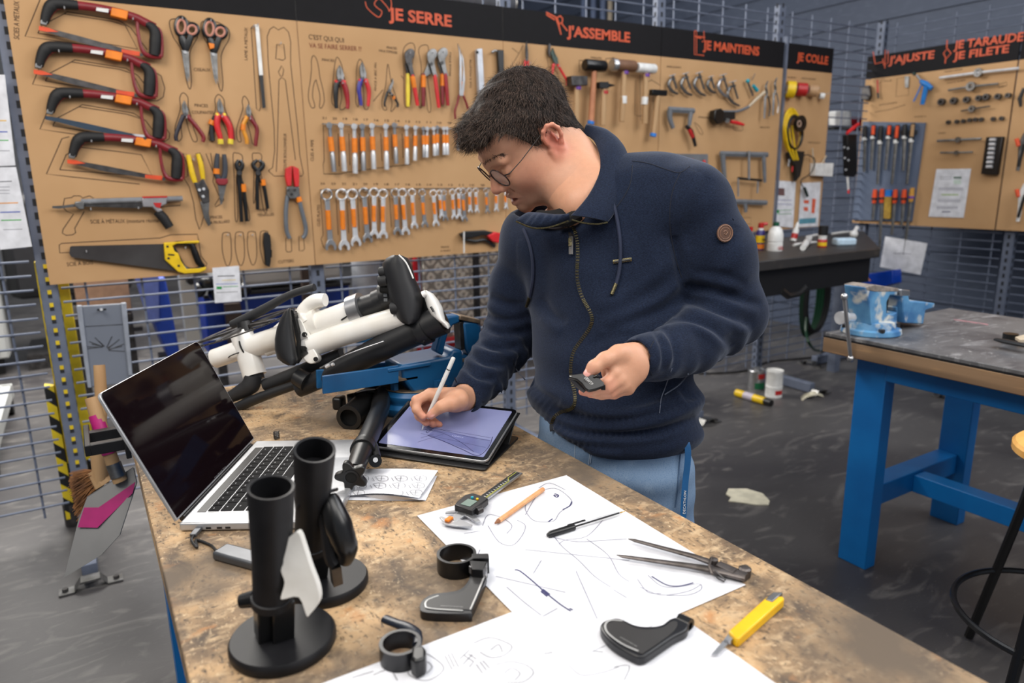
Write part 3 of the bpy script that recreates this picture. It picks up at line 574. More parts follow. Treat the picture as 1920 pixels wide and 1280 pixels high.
# paper under the board
def paper(name, label, w_, q, o=.006, par=None, th=.0008, marks=(), cat='paper'):
    t = thing(name, label, cat, w_.p(q[0], o)); g = MB(); w_.poly(g, q, o, o+th); g.build('sheet', M['paper'], t)
    for rgb, pts in marks:
        g = MB(); w_.poly(g, pts, o+th, o+th+.0004); g.build('printed_block', mat('print_%d_%d_%d' % rgb, rgb, .8), t)
    return t
def lines(x0, x1, ys, h, rgb, sl=0): return [(rgb, [(x0,y),(x1,y+sl),(x1,y+h+sl),(x0,y+h)]) for y in ys]
paper('notice_sheet', 'small white notice with coloured lines pinned under the handsaw', WA, [(398,502),(448,498),(453,564),(403,568)], .012, marks=lines(408,440,(517,),1.5,(40,40,44),-1)+lines(416,442,(525,),1,(230,200,80),-1)+lines(405,446,(532,),1,(60,90,190),-1)+lines(406,416,(537,),5,(30,150,70),0)+lines(418,446,(537,),1.2,(30,150,70),-1)+lines(406,446,(548,),1,(130,130,130),-2))
paper('notice_sheet', 'tall white poster with yellow, blue and green lines at the left edge, upper one', WA, [(-30,140),(9,140),(29,310),(-20,312)], .0, marks=lines(-10,12,(225,),2,(230,180,60))+lines(-10,14,(246,),2,(50,80,180))+lines(-8,16,(262,),2,(60,170,70))+lines(-6,18,(282,),1,(120,120,130)))
paper('notice_sheet', 'tall white poster with orange, blue and green lines at the left edge, lower one', WA, [(-20,314),(30,313),(60,462),(0,468)], .0, marks=lines(-6,22,(340,),1.4,(60,60,70),-1)+lines(-6,18,(350,356,362),1,(140,140,150))+lines(-2,34,(380,),2,(230,150,40),-1)+lines(0,38,(397,),2,(50,80,180),-1)+lines(2,40,(412,),2,(60,170,70),-1)+lines(6,42,(430,),1,(120,120,130),-1))
# ---- spanners: pipe wrenches above, combination wrenches below, one object each
def band(g, w_, a, b, r): return w_.rod(g, [a, b], r, .03, .8)
def lerp2(a, b, t): return (a[0]+(b[0]-a[0])*t, a[1]+(b[1]-a[1])*t)
def wrench(i, a, b, kind, group, row, n, tilt=0):
    """a = top pixel, b = bottom pixel"""
    side = ORD[i]+' from the left' if i < n-1 else 'last at the right'
    lab = {'pipe':'chrome double-ended socket spanner with orange tape, ', 'combi':'combination spanner with orange tape, '}[kind]+side+' in the '+row+' row'
    t = thing('socket_spanner' if kind == 'pipe' else 'combination_spanner', lab, 'spanner', A(*a, 0), group); L_ = (b[1]-a[1]); s_ = L_/110; o = .022; u = np.array([b[0]-a[0], b[1]-a[1]])/L_; v = np.array([-u[1]*-1, u[0]*-1]); v = np.array([u[1], -u[0]])
    q = lambda x, y: (a[0]+u[0]*y+v[0]*x, a[1]+u[1]*y+v[1]*x)
    met = M['chrome'] if i % 3 else M['silver']
    if kind == 'combi':
        R = 9.0*s_+.6; g = MB(); g.tube(WA.L([q(R*math.cos(z), R*.95+R*math.sin(z)) for z in np.linspace(0,2*PI,19)[:-1]], o), .0024*R/5, 8, flat=(N_A,1.3), closed=True)
        h = g.build('ring_end', met, t); g = MB(); WA.poly(g, [q(-3.4*s_-1.2,R*1.8),q(3.4*s_+1.2,R*1.8),q(2.8*s_+1.4,L_*.5),q(3.8*s_+1.4,L_-16*s_),q(-3.8*s_-1.4,L_-16*s_),q(-2.8*s_-1.4,L_*.5)], o-.003, o+.003); g.build('shank', met, t, bevel=.0015)
        g = MB(); J = [(-3.5,-20),(3.5,-20),(9,-12),(10.5,-4),(7.5,1),(5.2,-1.5),(5,-7),(0,-11),(-5,-7),(-5.2,-1.5),(-8,0),(-10.5,-5),(-9,-12)]
        WA.poly(g, [q(x*s_+(y*.0), L_+y*s_) for x, y in J], o-.004, o+.004); g.build('open_jaw', met, t, bevel=.0015)
        y0, y1 = L_*.34, L_*.66; w2 = .0066*s_+.0042
    else:
        R = 5.5*s_+2; g = MB(); g.cyl(WA.p(q(0,R*.6), o+.016), WA.p(q(0,R*.6), o-.012), .0022*R*.9, seg=14); g.cyl(WA.p(q(0,R*.6), o+.0165), WA.p(q(0,R*.6), o+.0155), .0022*R*.55, seg=10)
        g.build('socket_head', met, t); g = MB(); WA.rod(g, [q(0,R*.8),q(0,R*2),q(0,L_*.55),q(0,L_*.62)], [.0065*s_+.003]*3+[.008*s_+.004], o, 1, 10); g.build('shank', met, t)
        g = MB(); WA.rod(g, [q(0,L_*.60),q(0,L_*.66),q(0,L_)], [.008*s_+.003,.010*s_+.004,.010*s_+.004], o, 1, 12); g.build('lower_socket', met, t)
        y0, y1 = L_*.28, L_*.58; w2 = .0085*s_+.005
    g = MB(); WA.rod(g, [q(0,y0),q(0,y1)], w2, o, .9, 10); g.build('tape_band', M['tape'], t)
    peg(WA, (a[0],a[1]+4), t)
up_x = [(617,626,231,322),(639,646,231,321),(664,666,233,325),(679,682,233,320),(697,701,232,317),(723,725,233,318),(739,743,231,307),(762,763,235,308),(779,778,236,301),(794,795,238,295),(801,800,238,295),(813,815,238,292),(820,820,236,291),(832,833,238,290),(838,839,238,290),(857,859,238,282),(872,874,240,277)]
for i, (x0,x1,y0,y1) in enumerate(up_x): wrench(i, (x0,y0), (x1,y1), 'pipe', 'socket spanners in the upper row', 'upper', len(up_x))
lo_x = [(235,275,710,1230),(365,390,710,1230),(455,490,710,1195),(555,590,700,1165),(645,645,700,1130),(722,722,710,1130),(825,845,705,1100),(885,915,705,1100),(968,990,705,1045),(1055,1080,710,1035),(1150,1175,715,1025),(1205,1225,715,960),(1240,1255,715,980),(1315,1330,710,965),(1370,1375,700,960),(1405,1420,700,985),(1462,1468,700,910),(1515,1525,700,910),(1605,1615,700,915),(1695,1690,690,900),(1772,1775,700,880)]
for i, (x0,x1,y0,y1) in enumerate(lo_x): wrench(i, (560+x0/4.571,200+y0/4.571), (560+x1/4.571,200+y1/4.571), 'combi', 'combination spanners in the lower row', 'lower', len(lo_x))
# hook rails behind the spanners
for lab, a, b in (('thin steel hook rail behind the upper spanner row', (604,232), (876,243)), ('thin steel hook rail behind the lower spanner row', (600,356), (956,352))):
    g = MB(); g.tube([A(*a,.012), A(*b,.012)], .0028, 6); tag(g.build('hook_rail', M['gsteel']), lab, 'rail')
# ---- pliers on the spanner board
pliers('pliers', 'combination pliers with red and black handles, left of the blue and red pair', 'pliers', (636,122), (638,150), (631,203), (651,204), 7, cL=M['black'], cR=mat('deep_red_grip', (160,26,36), .4), cols=vred, r=(.009,.012,.009), bulge=5, group='pliers on the spanner board')
pliers('pliers', 'combination pliers with blue and red handles', 'pliers', (678,116), (681,147), (677,198), (690,199), 6, cL=mat('blue_grip', (60,56,150), .4), cR=vred, cols=vred, r=(.008,.010,.008), bulge=6, group='pliers on the spanner board')
pliers('pliers', 'thin long-nose pliers with black handles and orange tape', 'pliers', (735,147), (729,170), (722,200), (745,201), 3, cL=M['black'], cR=M['black'], r=(.003,.006,.005), bulge=2, tape=1, group='pliers on the spanner board')
def multigrip(label, head, eL, eR, mL, mR, dark=True, topm=None, tape=None):
    t = thing('multigrip_pliers', label, 'pliers', A(*head,0), 'multigrip pliers'); x, y = head; jm = M['dsteel'] if dark else M['gsteel']
    g = MB(); WA.poly(g, [(x-4,y),(x+4,y-8),(x+12,y-6),(x+14,y+4),(x+9,y+14),(x+12,y+34),(x+15,y+44),(x+8,y+44),(x+2,y+26),(x-3,y+14)], .020, .030, 3); g.build('upper_jaw', jm, t, bevel=.001)
    g = MB(); WA.poly(g, [(x-3,y+10),(x+5,y+14),(x+8,y+26),(x+4,y+38),(eL[0]+3,y+44),(eL[0]-3,y+44),(x-4,y+22)], .008, .018); g.build('lower_jaw', jm, t, bevel=.001)
    g = MB(); g.cyl(A(x+5,y+20,.006), A(x+5,y+20,.034), .008, seg=10); g.build('pivot', M['gsteel'], t)
    for i, (a, e, m_) in enumerate((((eL[0],y+38),eL,mL), ((x+11,y+40),eR,mR))):
        g = MB(); WA.rod(g, [a, lerp2(a,e,.5), e], [.009,.010,.008], .014 if i == 0 else .025, .8, 10, 4); h = g.build('handle', m_, t)
        if tape is not None and (tape == i or tape == 2): g = MB(); WA.rod(g, [lerp2(a,e,.05), lerp2(a,e,.42)], .0118, .014 if i == 0 else .025, .85); g.build('tape_band', M['tape'], h)
    peg(WA, (x+2,y+2), t)
multigrip('multigrip pliers with a yellow and red handle, left of three', (762,100), (765,200), (783,198), vyel, vred, True, tape=1)
multigrip('multigrip pliers with bare shanks and long red handles, middle of three', (804,100), (794,199), (823,202), M['dred'], vred, False, tape=0)
multigrip('multigrip pliers with two thick red handles side by side, right of three', (824,98), (830,196), (840,198), M['dred'], mat('deep_red_grip'), False, tape=0)
t = thing('long_nose_pliers', 'long slim pliers with silver jaws and dark red handles beside the head of the person', 'pliers', A(862,140,0))
g = MB(); WA.poly(g, [(857,82),(860,100),(860,180),(864,180),(864,110)], .016, .026); WA.poly(g, [(858,82),(864,100),(868,130),(864,180),(868,180),(871,150),(868,110)], .02, .026); g.build('jaws', M['silver'], t, bevel=.001)
g = MB(); WA.rod(g, [(861,178),(857,195),(853,208),(854,223)], .006, .02, .8, 8, 4); g.build('handle', M['dred'], t); g = MB(); WA.rod(g, [(868,178),(873,190),(878,205)], .006, .02, .8, 8, 4); g.build('handle', M['dred'], t)
g = MB(); WA.rod(g, [(866,153),(868,178)], .0075, .02, .8); g.build('tape_band', M['tape'], t)
t = thing('spirit_bar', 'flat silver bar hanging upright between two tool outlines', 'bar', A(897,130,0)); g = MB(); WA.poly(g, [(890,93),(900,92),(905,180),(894,180)], .01, .035); g.build('bar', mat('bar_silver', (200,204,212), .35, .3), t, bevel=.003); g = MB(); g.cyl(A(895,98,.034), A(895,98,.037), .007, seg=10); g.build('hanging_hole', M['black'], t)
t = thing('strap_wrench', 'narrow black bar hanging upright just left of the hammer board', 'bar', A(930,120,0)); g = MB(); WA.poly(g, [(930,94),(941,95),(942,140),(932,140)], .01, .03); g.build('bar', M['black'], t, bevel=.003)
g = MB(); WA.rod(g, [(922,98),(928,95),(936,96)], .006, .02); g.build('hook_end', M['gsteel'], t)
t = thing('rivet_gun', 'black and red rivet gun hanging by the elbow of the person', 'rivet gun', A(895,442,0))
g = MB(); WA.poly(g, [(858,438),(870,433),(905,431),(925,436),(925,443),(900,440),(880,445),(866,446)], .012, .04); g.build('body', M['black'], t, bevel=.004)
g = MB(); WA.rod(g, [(868,448),(890,452),(910,450),(928,462)], .008, .02, .8, 8, 4); g.build('lever', M['black'], t); g = MB(); WA.poly(g, [(908,441),(922,434),(934,436),(934,456),(918,452)], .010, .043); g.build('red_nose', vred, t, bevel=.004)
g = MB(); WA.rod(g, [(870,434),(870,474)], .004, .044, 1); g.build('hanging_strap', M['white'], t)
# ---- board three: circlip pliers, mallets and hammers
pliers('circlip_pliers', 'pointed pliers with short red handles hanging behind the crown of the person', 'pliers', (986,76), (987,112), (984,134), (991,136), 2.5, cL=vred, cR=vred, r=(.005,.007,.006), bulge=1, group='pointed red pliers', jawm=M['dsteel'])
pliers('circlip_pliers', 'pointed pliers with long splayed red handles left of the mallets', 'pliers', (1035,90), (1042,118), (1033,166), (1062,160), 5, cL=vred, cR=vred, r=(.006,.007,.006), bulge=2, group='pointed red pliers', jawm=mat('green_steel', (70,84,78), .4, .6))
g = MB(); WA.poly(g, [(1027,82),(1031,84),(1029,108),(1026,100)], .01, .02); tag(g.build('pointed_pliers_tip', M['dsteel']), 'dark pointed tool tip hanging under the black header, beside the red pliers', 'pliers')
def hammer(label, hx, hy, hl, hr, head_m, hb, handle_m, tape=None, pt=None, tilt=0, r2=None, band=None, sq=False, o=.05):
    """head centre px, half length px, head radius m, handle bottom px"""
    t = thing('hammer' if sq or pt else 'mallet', label, 'hammer' if sq or pt else 'mallet', A(hx,hy,0), 'hammers and mallets'); a = A(hx-hl,hy-tilt,o); b = A(hx+hl,hy+tilt,o); g = MB()
    if pt: x = unit(b-a); g.box((a+b)/2-x*.012, (np.linalg.norm(b-a)*.6, hr*1.9, hr*1.9), (x,(0,1,0),np.cross(x,(0,1,0)))); g.tube([(a+b)/2+x*.015, b+x*.02], [hr*.8, hr*.15], 8)
    elif sq: x = unit(b-a); g.box((a+b)/2, (np.linalg.norm(b-a), hr*1.9, hr*1.9), (x,(0,1,0),np.cross(x,(0,1,0))))
    else:
        d = b-a; g.lathe(a, d, [(0,0),(hr*.92,0),(hr,np.linalg.norm(d)*.06),(hr,np.linalg.norm(d)*.94),(hr*.92,np.linalg.norm(d)),(0,np.linalg.norm(d))], 20, caps=False)
    g.build('head', head_m, t, bevel=.003)
    g = MB(); WA.rod(g, [(hx,hy), lerp2((hx,hy),hb,.5), hb], [.014,.017,.018], o, .8, 10, 3); h = g.build('handle', handle_m, t)
    if tape: g = MB(); WA.rod(g, [tape[1], tape[2]], .0195, o, .85); g.build('tape_band', tape[0], h)
    if band: g = MB(); WA.rod(g, [(hx+1,hy+10),(hx+1,hy+16)], .019, o, .9); g.build('collar', band, t)
    return t
pw = M['wood']; bt = mat('blue_tape', (20,120,210), .5)
hammer('rubber mallet with a round black head and blue tape near the bottom of its handle', 1115,123,19,.030, M['pegblack'], (1108,233), mat('reddish_handle', (186,124,86), .55, rgb2=(165,105,72), scale=12), (bt,(1108,227),(1107,233)), tilt=1.5)
hammer('square steel sledge hammer with a purple band, leftmost of the hammers', 1082,152,15,.025, M['dsteel'], (1080,245), pw, sq=True, band=M['purple'])
hammer('black ball hammer with a red collar and pointed end', 1133,160,14,.017, M['black'], (1130,235), pw, pt=True, band=M['red'])
hammer('large mallet with a brown and silver head', 1171,123,19,.030, mat('brown_leather'), (1166,228), pw, (M['white'],(1169,180),(1169,194)), tilt=1.5, band=M['purple'])
g = MB(); g.lathe(A(1146,121.4,.05), A(1160,122,.05)-A(1146,121.4,.05), [(0,0),(.029,0),(.032,.005),(.032,.03),(0,.03)], 20, caps=False); o_ = g.build('head_cap', M['silver'], [o for o in S.objects if o.get('label','').startswith('large mallet')][0], fix=True) if False else None
t = [o for o in bpy.data.objects if str(o.get('label','')).startswith('large mallet')][0]; g = MB(); g.lathe(A(1147,121.4,.05), A(1160,122,.05)-A(1147,121.4,.05), [(0,0),(.029,0),(.0325,.005),(.0325,.03),(0,.03)], 20, caps=False); g.build('head_cap', M['silver'], t)
hammer('mallet with a white nylon head, rightmost of the round heads', 1211,128,17,.026, M['white'], (1209,232), pw, (M['white'],(1209,182),(1208,196)), tilt=1.5, band=M['purple'], o=.055)
hammer('small hammer with a flat black head and blue tape low on its handle', 1234,174,14,.016, M['pegblack'], (1225,256), pw, (bt,(1225,250),(1224,256)), sq=True, tilt=1)
# ---- board four: clamps
def cclamp(label, x, y, s_, m_, a=.35):
    s_ *= 1.2
    t = thing('g_clamp', label, 'clamp', A(x,y,0), 'small clamps in a row'); c, n_ = math.cos(a), math.sin(a); q = lambda u, v: (x+s_*(u*c+v*n_), y+s_*(-u*n_*.2+v))
    g = MB(); WA.rod(g, [q(9,-14),q(0,-12),q(-7,-2),q(-3,9),q(5,14)], [.006,.009,.010,.009,.006], .025, .8, 8, 4); g.build('frame', m_, t)
    g = MB(); WA.rod(g, [q(7,-20),q(6,4)], .006, .03, 1); g.build('screw', M['gsteel'], t); g = MB(); WA.rod(g, [q(1,-19),q(13,-21)], .0025, .03, 1); g.build('tommy_bar', M['chrome'], t)
cl = ['leftmost','second from the left','third from left, white tip above','fourth from the left, thin','fifth from the left, silver','sixth from the left, hanging lowest']
for i, (x, y, s_) in enumerate(((1261,162,.85),(1286,162,1.0),(1311,162,1.05),(1333,162,.75),(1356,166,1.05),(1374,180,1.1))):
    cclamp('small grey screw clamp, '+cl[i]+' in the clamp row', x, y, s_, M['gsteel'] if i not in (4,) else M['silver'])
t = thing('spring_clamp', 'turquoise tipped spring clamp', 'clamp', A(1408,165,0)); g = MB(); g.ball(A(1402,152,.03), .013); g.build('upper_pad', M['teal'], t); g = MB(); WA.rod(g, [(1412,160),(1420,170)], [.010,.012], .03, .9); g.build('lower_pad', M['teal'], t); g = MB(); WA.rod(g, [(1403,156),(1408,170),(1412,180)], .007, .025); WA.rod(g, [(1410,150),(1416,138)], .003, .025); g.build('frame', M['gsteel'], t)
t = thing('bar_gripper', 'long grey and cream lever clamp slanting up to the right', 'clamp', A(1400,195,0)); g = MB(); WA.rod(g, [(1340,208),(1380,209),(1404,200)], [.008,.008,.009], .04, .8, 8, 3); g.build('grey_arm', M['grey'], t); g = MB(); WA.rod(g, [(1402,202),(1418,186),(1434,172)], [.008,.010,.010], .04, .8); g.build('cream_arm', mat('cream_arm', (200,184,160), .5), t)
def mole(label, x, y, dx, m2):
    t = thing('locking_pliers', label, 'pliers', A(x,y,0), 'locking pliers'); g = MB(); WA.rod(g, [(x+dx+2,y-24),(x+dx-2,y-14),(x+2,y-2),(x,y+8)], [.004,.008,.009,.008], .035, .8, 8, 3); g.build('jaw', M['gsteel'], t)
    g = MB(); WA.rod(g, [(x-1,y+4),(x-2,y+26),(x-3,y+46)], [.008,.008,.006], .04, .8, 8, 3); g.build('handle', M['silver'], t); g = MB(); WA.rod(g, [(x+4,y+4),(x+8,y+24),(x+6,y+42)], .005, .03, .8, 8, 3); g.build('handle', m2, t)
mole('chrome locking pliers with a dark lever, left of two beside the metal strip', 1436,176,2, M['dsteel']); mole('chrome locking pliers, right of two beside the metal strip', 1452,170,3, M['silver'])
def fclamp(label, bar, j1, j2, m_, grip=None):
    t = thing('bar_clamp', label, 'clamp', A(*bar[0],0), 'bar clamps'); g = MB(); WA.rod(g, bar, .016, .035, .5, 4); g.build('bar', m_, t)
    g = MB(); WA.rod(g, j1, [.019,.016,.013], .035, .8, 8, 3); g.build('fixed_jaw', M['grey'], t); g = MB(); WA.rod(g, j2, [.014,.014,.011], .038, .8, 8, 3); g.build('sliding_jaw', M['grey'], t)
    if grip: 
        g = MB(); WA.rod(g, grip, [.010,.014,.010], .04, .8, 8, 3); g.build('grip', M['black'], t); g = MB(); WA.rod(g, [lerp2(grip[0],grip[1],.6), lerp2(grip[1],grip[2],.4)], .0125, .045, .8); g.build('red_insert', M['red'], t)
fclamp('grey one-hand bar clamp with a black and red pistol grip', [(1253,205),(1302,208)], [(1256,207),(1256,222),(1262,240)], [(1296,210),(1294,222),(1292,236)], M['grey'], [(1286,237),(1296,246),(1304,274)])
t = thing('ratchet_clamp', 'thick black ratchet clamp with a red lever', 'clamp', A(1350,220,0)); g = MB(); WA.poly(g, [(1330,208),(1342,204),(1348,210),(1346,230),(1336,234),(1329,226)], .015, .06); g.build('head', M['pegblack'], t, bevel=.005); g = MB(); WA.poly(g, [(1344,210),(1372,210),(1372,224),(1346,228)], .02, .05); g.build('body', M['black'], t, bevel=.004)
g = MB(); WA.rod(g, [(1370,228),(1384,231),(1395,234)], [.010,.012,.007], .045, .8, 8, 3); g.build('lever', vred, t); g = MB(); g.cyl(A(1364,226,.04), A(1364,226,.055), .014); g.build('knob', M['gsteel'], t)
fclamp('long grey bar clamp hanging level below the others, with three drop arms', [(1350,288),(1440,290)], [(1355,290),(1357,318),(1359,336)], [(1432,292),(1433,318),(1434,342)], M['grey'])
t = thing('screw_clamp', 'steel screw clamp standing upright in front of the long bar clamp', 'clamp', A(1403,310,0)); g = MB(); WA.rod(g, [(1404,283),(1404,336)], .008, .055, 1); g.build('spindle', M['silver'], t); g = MB(); WA.rod(g, [(1384,334),(1404,336),(1428,338)], .008, .05, 1); g.build('black_arm', M['black'], t); g = MB(); WA.rod(g, [(1384,334),(1384,368)], .006, .05, 1); g.build('drop_arm', M['silver'], t); g = MB(); WA.rod(g, [(1421,340),(1420,362)], .006, .05, 1); g.build('drop_arm', M['silver'], t)
fclamp('straight grey bar clamp lying level at the bottom of the clamp board', [(1360,377),(1438,380)], [(1362,376),(1364,380),(1366,384)], [(1397,382),(1398,390),(1398,398)], M['grey'])
t = thing('tool_holder', 'grey magnetic plate behind the shoulder of the person', 'holder', A(1288,300,0)); g = MB(); WA.poly(g, [(1250,288),(1325,289),(1324,345),(1250,344)], .003, .014); g.build('plate', M['grey'], t)
for i, (x, y) in enumerate(((1298,298),(1320,300))):
    t = thing('screwdriver', 'red and black screwdriver on the grey plate, '+('left one' if i == 0 else 'right one, nearer the long clamp'), 'screwdriver', A(x,y,0), 'screwdrivers'); g = MB(); WA.rod(g, [(x,y),(x,y+8)], [.008,.012], .035, 1); g.build('handle_end', vred, t); g = MB(); WA.rod(g, [(x,y+6),(x,y+24),(x+2,y+34)], [.012,.013,.008], .035, 1, 10, 2); g.build('handle', M['black'], t); g = MB(); WA.rod(g, [(x+2,y+34),(x+3,y+60)], .003, .03, 1); g.build('shaft', M['gsteel'], t)
# ---- board five: tape, cables, sheets
def roll(label, x, y, R, wd, m_, core):
    t = thing('tape_roll', label, 'tape roll', A(x,y,0), 'tape rolls'); a = A(x,y,.03); d = unit(V3((.75,-.6,-.1))); g = MB(); g.pipe(a-d*wd/2, d, R, R*.55, wd); g.build('tape', m_, t, bevel=.001); g = MB(); g.pipe(a-d*wd/2*1.02, d, R*.56, R*.48, wd*1.04); g.build('core', core, t); peg(WA, (x,y-3), t, .05)
roll('wide yellow tape roll', 1482,168,.052,.05,M['yellow'],M['white']); roll('red tape roll in front of the yellow one', 1503,168,.042,.06,M['red'],mat('pink_core',(200,150,170),.6)); roll('brown tape roll at the right of the red one', 1524,170,.038,.055,mat('kraft_tape',(190,150,110),.5),mat('pink_core')); roll('small white tape roll, last at the right', 1541,180,.020,.03,M['white'],M['grey'])
t = thing('cable_coil', 'coiled yellow and black cable hanging with a round black centre', 'cable', A(1490,230,0))
for k in range(6):
    pts = [(1484+k*1.5+(17-k*.6)*math.cos(a)*(1 if k % 2 else .92), 245+k*.8+(42-k*2.5)*math.sin(a)) for a in np.linspace(0,2*PI,25)[:-1]]; g = MB(); g.tube(WA.L(pts, .02+k*.008), .0055, 6, closed=True); g.build('cable_loop', M['yellow'] if k < 4 else M['black'], t)
g = MB(); g.pipe(A(1498,232,.07), N_A, .052, .02, .02); g.build('plug_disc', M['pegblack'], t); g = MB(); g.pipe(A(1498,232,.088), N_A, .021, .014, .004); g.build('disc_centre', mat('tan_disc',(190,160,140),.6), t)
for k in range(3): g = MB(); WA.rod(g, [(1471+k*7,235),(1478+k*6,275),(1488+k*4,300)], .006, .05, 1, 8, 4); g.build('cable_tail', M['yellow'], t)
t = thing('glue_gun', 'black glue gun with a dangling cord hanging below the cable coil', 'glue gun', A(1495,300,0)); g = MB(); WA.poly(g, [(1472,286),(1484,283),(1502,284),(1500,300),(1494,330),(1486,340),(1484,310),(1474,298)], .02, .05); g.build('body', M['black'], t, bevel=.004)
g = MB(); WA.rod(g, [(1500,300),(1512,290),(1528,300),(1520,325),(1502,338),(1508,355),(1512,366)], .0035, .04, 1, 6, 5); g.build('cord', M['black'], t); g = MB(); WA.rod(g, [(1508,352),(1514,368)], .010, .03, 1); g.build('plug', M['dark_green'] if 'dark_green' in M else mat('dark_green',(24,50,44),.5), t); g = MB(); WA.rod(g, [(1480,298),(1478,312)], .006, .04, 1); g.build('nozzle', M['silver'], t); g = MB(); WA.rod(g, [(1486,312),(1485,322)], .006, .045, 1); g.build('red_switch', M['red'], t)
t = thing('glue_stick_box', 'small white open box holding pale glue sticks', 'box', A(1535,315,0)); g = MB(); WA.poly(g, [(1519,306),(1552,306),(1550,331),(1518,329)], .004, .05); g.build('box_body', M['white'], t, bevel=.001)
g = MB(); WA.rod(g, [(1526,308),(1523,278)], .005, .03, 1); g.build('glue_stick', mat('cream_arm'), t); g = MB(); WA.rod(g, [(1540,308),(1549,292)], .005, .03, 1); g.build('glue_stick', mat('cream_arm'), t)
paper('instruction_sheet', 'white instruction sheet with a small photo, left of two under the cable coil', WA, [(1455,338),(1492,341),(1487,427),(1449,423)], .006, marks=[((110,80,80),[(1459,352),(1471,353),(1471,367),(1458,366)])]+lines(1458,1485,(374,382),1,(120,120,170),1)+lines(1457,1484,(394,401),1,(60,150,80),-1)+[((40,150,70),[(1456,393),(1461,393),(1461,400),(1456,399)])])
paper('instruction_sheet', 'white instruction sheet with orange pictures and a blue strip, right of two', WA, [(1502,343),(1539,341),(1534,424),(1496,426)], .006, marks=[((222,100,70),[(1507,375),(1517,375),(1516,382),(1507,381)]),((222,100,70),[(1507,388),(1515,388),(1515,396),(1507,395)]),((222,100,70),[(1523,372),(1530,373),(1527,400),(1521,399)]),((90,150,170),[(1499,410),(1530,408),(1529,418),(1498,420)])])
# ---- wall B boards: files, plate, blue air gun, dies, sockets
t = thing('file_holder_plate', 'large blue-grey plate carrying two rows of files', 'plate', B(1670,320,0)); g = MB(); WB.poly(g, [(1620,228),(1737,230),(1711,415),(1600,412)], .003, .018); g.build('plate', mat('plate_blue_grey',(92,104,126),.45,rgb2=(84,96,118),scale=4), t)
g = MB(); 
for k in range(8): WB.rod(g, [(1621+k*14,244),(1620+k*14,252)], .007, .022, 1, 6)
g.build('clips', M['black'], t)
fl = [(1622,236,1620,322,0),(1638,234,1633,318,1),(1652,236,1645,345,0),(1668,234,1660,318,1),(1683,234,1672,345,1),(1697,233,1693,320,0),(1712,231,1700,345,2)]
for i, (x0,y0,x1,y1,k) in enumerate(fl):
    t = thing('file', 'file with '+['black','orange and black','pale wood and black'][k]+' handle on the file board'+', '+ORD[i]+' from left, upper row', 'file', B(x0,y0,0), 'files in the upper row')
    a = (x0,y0); b = (x1,y1); g = MB(); WB.rod(g, [a, lerp2(a,b,.28)], [.014,.017,.017], .04, .9, 8, 2); h = g.build('handle', M['black'], t)
    if k: g = MB(); WB.rod(g, [lerp2(a,b,.02), lerp2(a,b,.22)], .012, .049, .9); g.build('handle_stripe', mat('orange_paint') if k == 1 else M['wood'], h)
    g = MB(); WB.rod(g, [lerp2(a,b,.25), lerp2(a,b,.31)], .0165, .04, 1); g.build('white_ferrule', M['white'], t); g = MB(); WB.rod(g, [lerp2(a,b,.3), b], [.013,.010], .038, .35, 4); g.build('blade', M['gsteel'], t)
fl = [(1641,355,1636,412,1),(1654,354,1649,470,1),(1679,355,1672,440,1),(1696,355,1690,425,1),(1711,352,1694,478,2)]
for i, (x0,y0,x1,y1,k) in enumerate(fl):
    t = thing('file', 'steel file with '+['','an orange handle','a purple-banded wooden handle'][k]+', '+ORD[i]+' from left, lower row', 'file', B(x0,y0,0), 'files in the lower row')
    a = (x0,y0); b = (x1,y1); f_ = 26/(y1-y0); g = MB(); WB.rod(g, [a, lerp2(a,b,f_)], [.014,.018,.014], .04, .9, 8, 2); h = g.build('handle', mat('orange_paint') if k == 1 else mat('yellow_wood',(206,150,60),.5), t)
    g = MB(); WB.rod(g, [lerp2(a,b,f_*.6), lerp2(a,b,f_*.75)], .0195, .04, .9); g.build('handle_band', M['black'] if k == 1 else M['purple'], h); g = MB(); WB.rod(g, [lerp2(a,b,f_), b], [.013,.010], .038, .35, 4); g.build('blade', M['gsteel'], t)
t = thing('file_brush', 'yellow file-cleaning brush among the lower files', 'brush', B(1667,385,0)); g = MB(); WB.poly(g, [(1661,368),(1674,368),(1671,410),(1659,409)], .022, .04); g.build('bristle_card', mat('brass_bristle',(180,146,50),.6,rgb2=(150,116,40),scale=60), t); g = MB(); WB.poly(g, [(1664,356),(1673,356),(1674,368),(1662,368)], .02, .042); g.build('handle', mat('blue_tape'), t)
t = thing('air_blow_gun', 'blue air blow gun with a silver nozzle pointing up left', 'blow gun', B(1728,165,0)); bl = mat('air_blue',(20,120,200),.4)
g = MB(); WB.rod(g, [(1719,141),(1726,150)], .008, .035, 1); g.build('nozzle', M['silver'], t); g = MB(); WB.rod(g, [(1712,137),(1716,140)], .010, .035, 1); g.build('nozzle_tip', mat('dark_green',(24,50,44),.5), t)
g = MB(); WB.rod(g, [(1726,152),(1736,158),(1747,166)], [.012,.020,.014], .035, .9, 10, 3); g.build('body', bl, t); g = MB(); WB.rod(g, [(1737,162),(1733,178),(1729,196)], [.018,.016,.014], .035, .9, 10, 3); g.build('grip', bl, t); g = MB(); WB.rod(g, [(1728,158),(1719,178),(1713,190)], .005, .045, .9, 6, 3); g.build('trigger', bl, t)
t = thing('marking_knife', 'small red and black marking tool at the top left of the file board', 'tool', B(1646,165,0)); g = MB(); WB.rod(g, [(1645,150),(1646,175)], .006, .02); g.build('red_handle', M['red'], t); g = MB(); WB.rod(g, [(1646,174),(1647,184)], .008, .02); g.build('black_tip', M['black'], t)
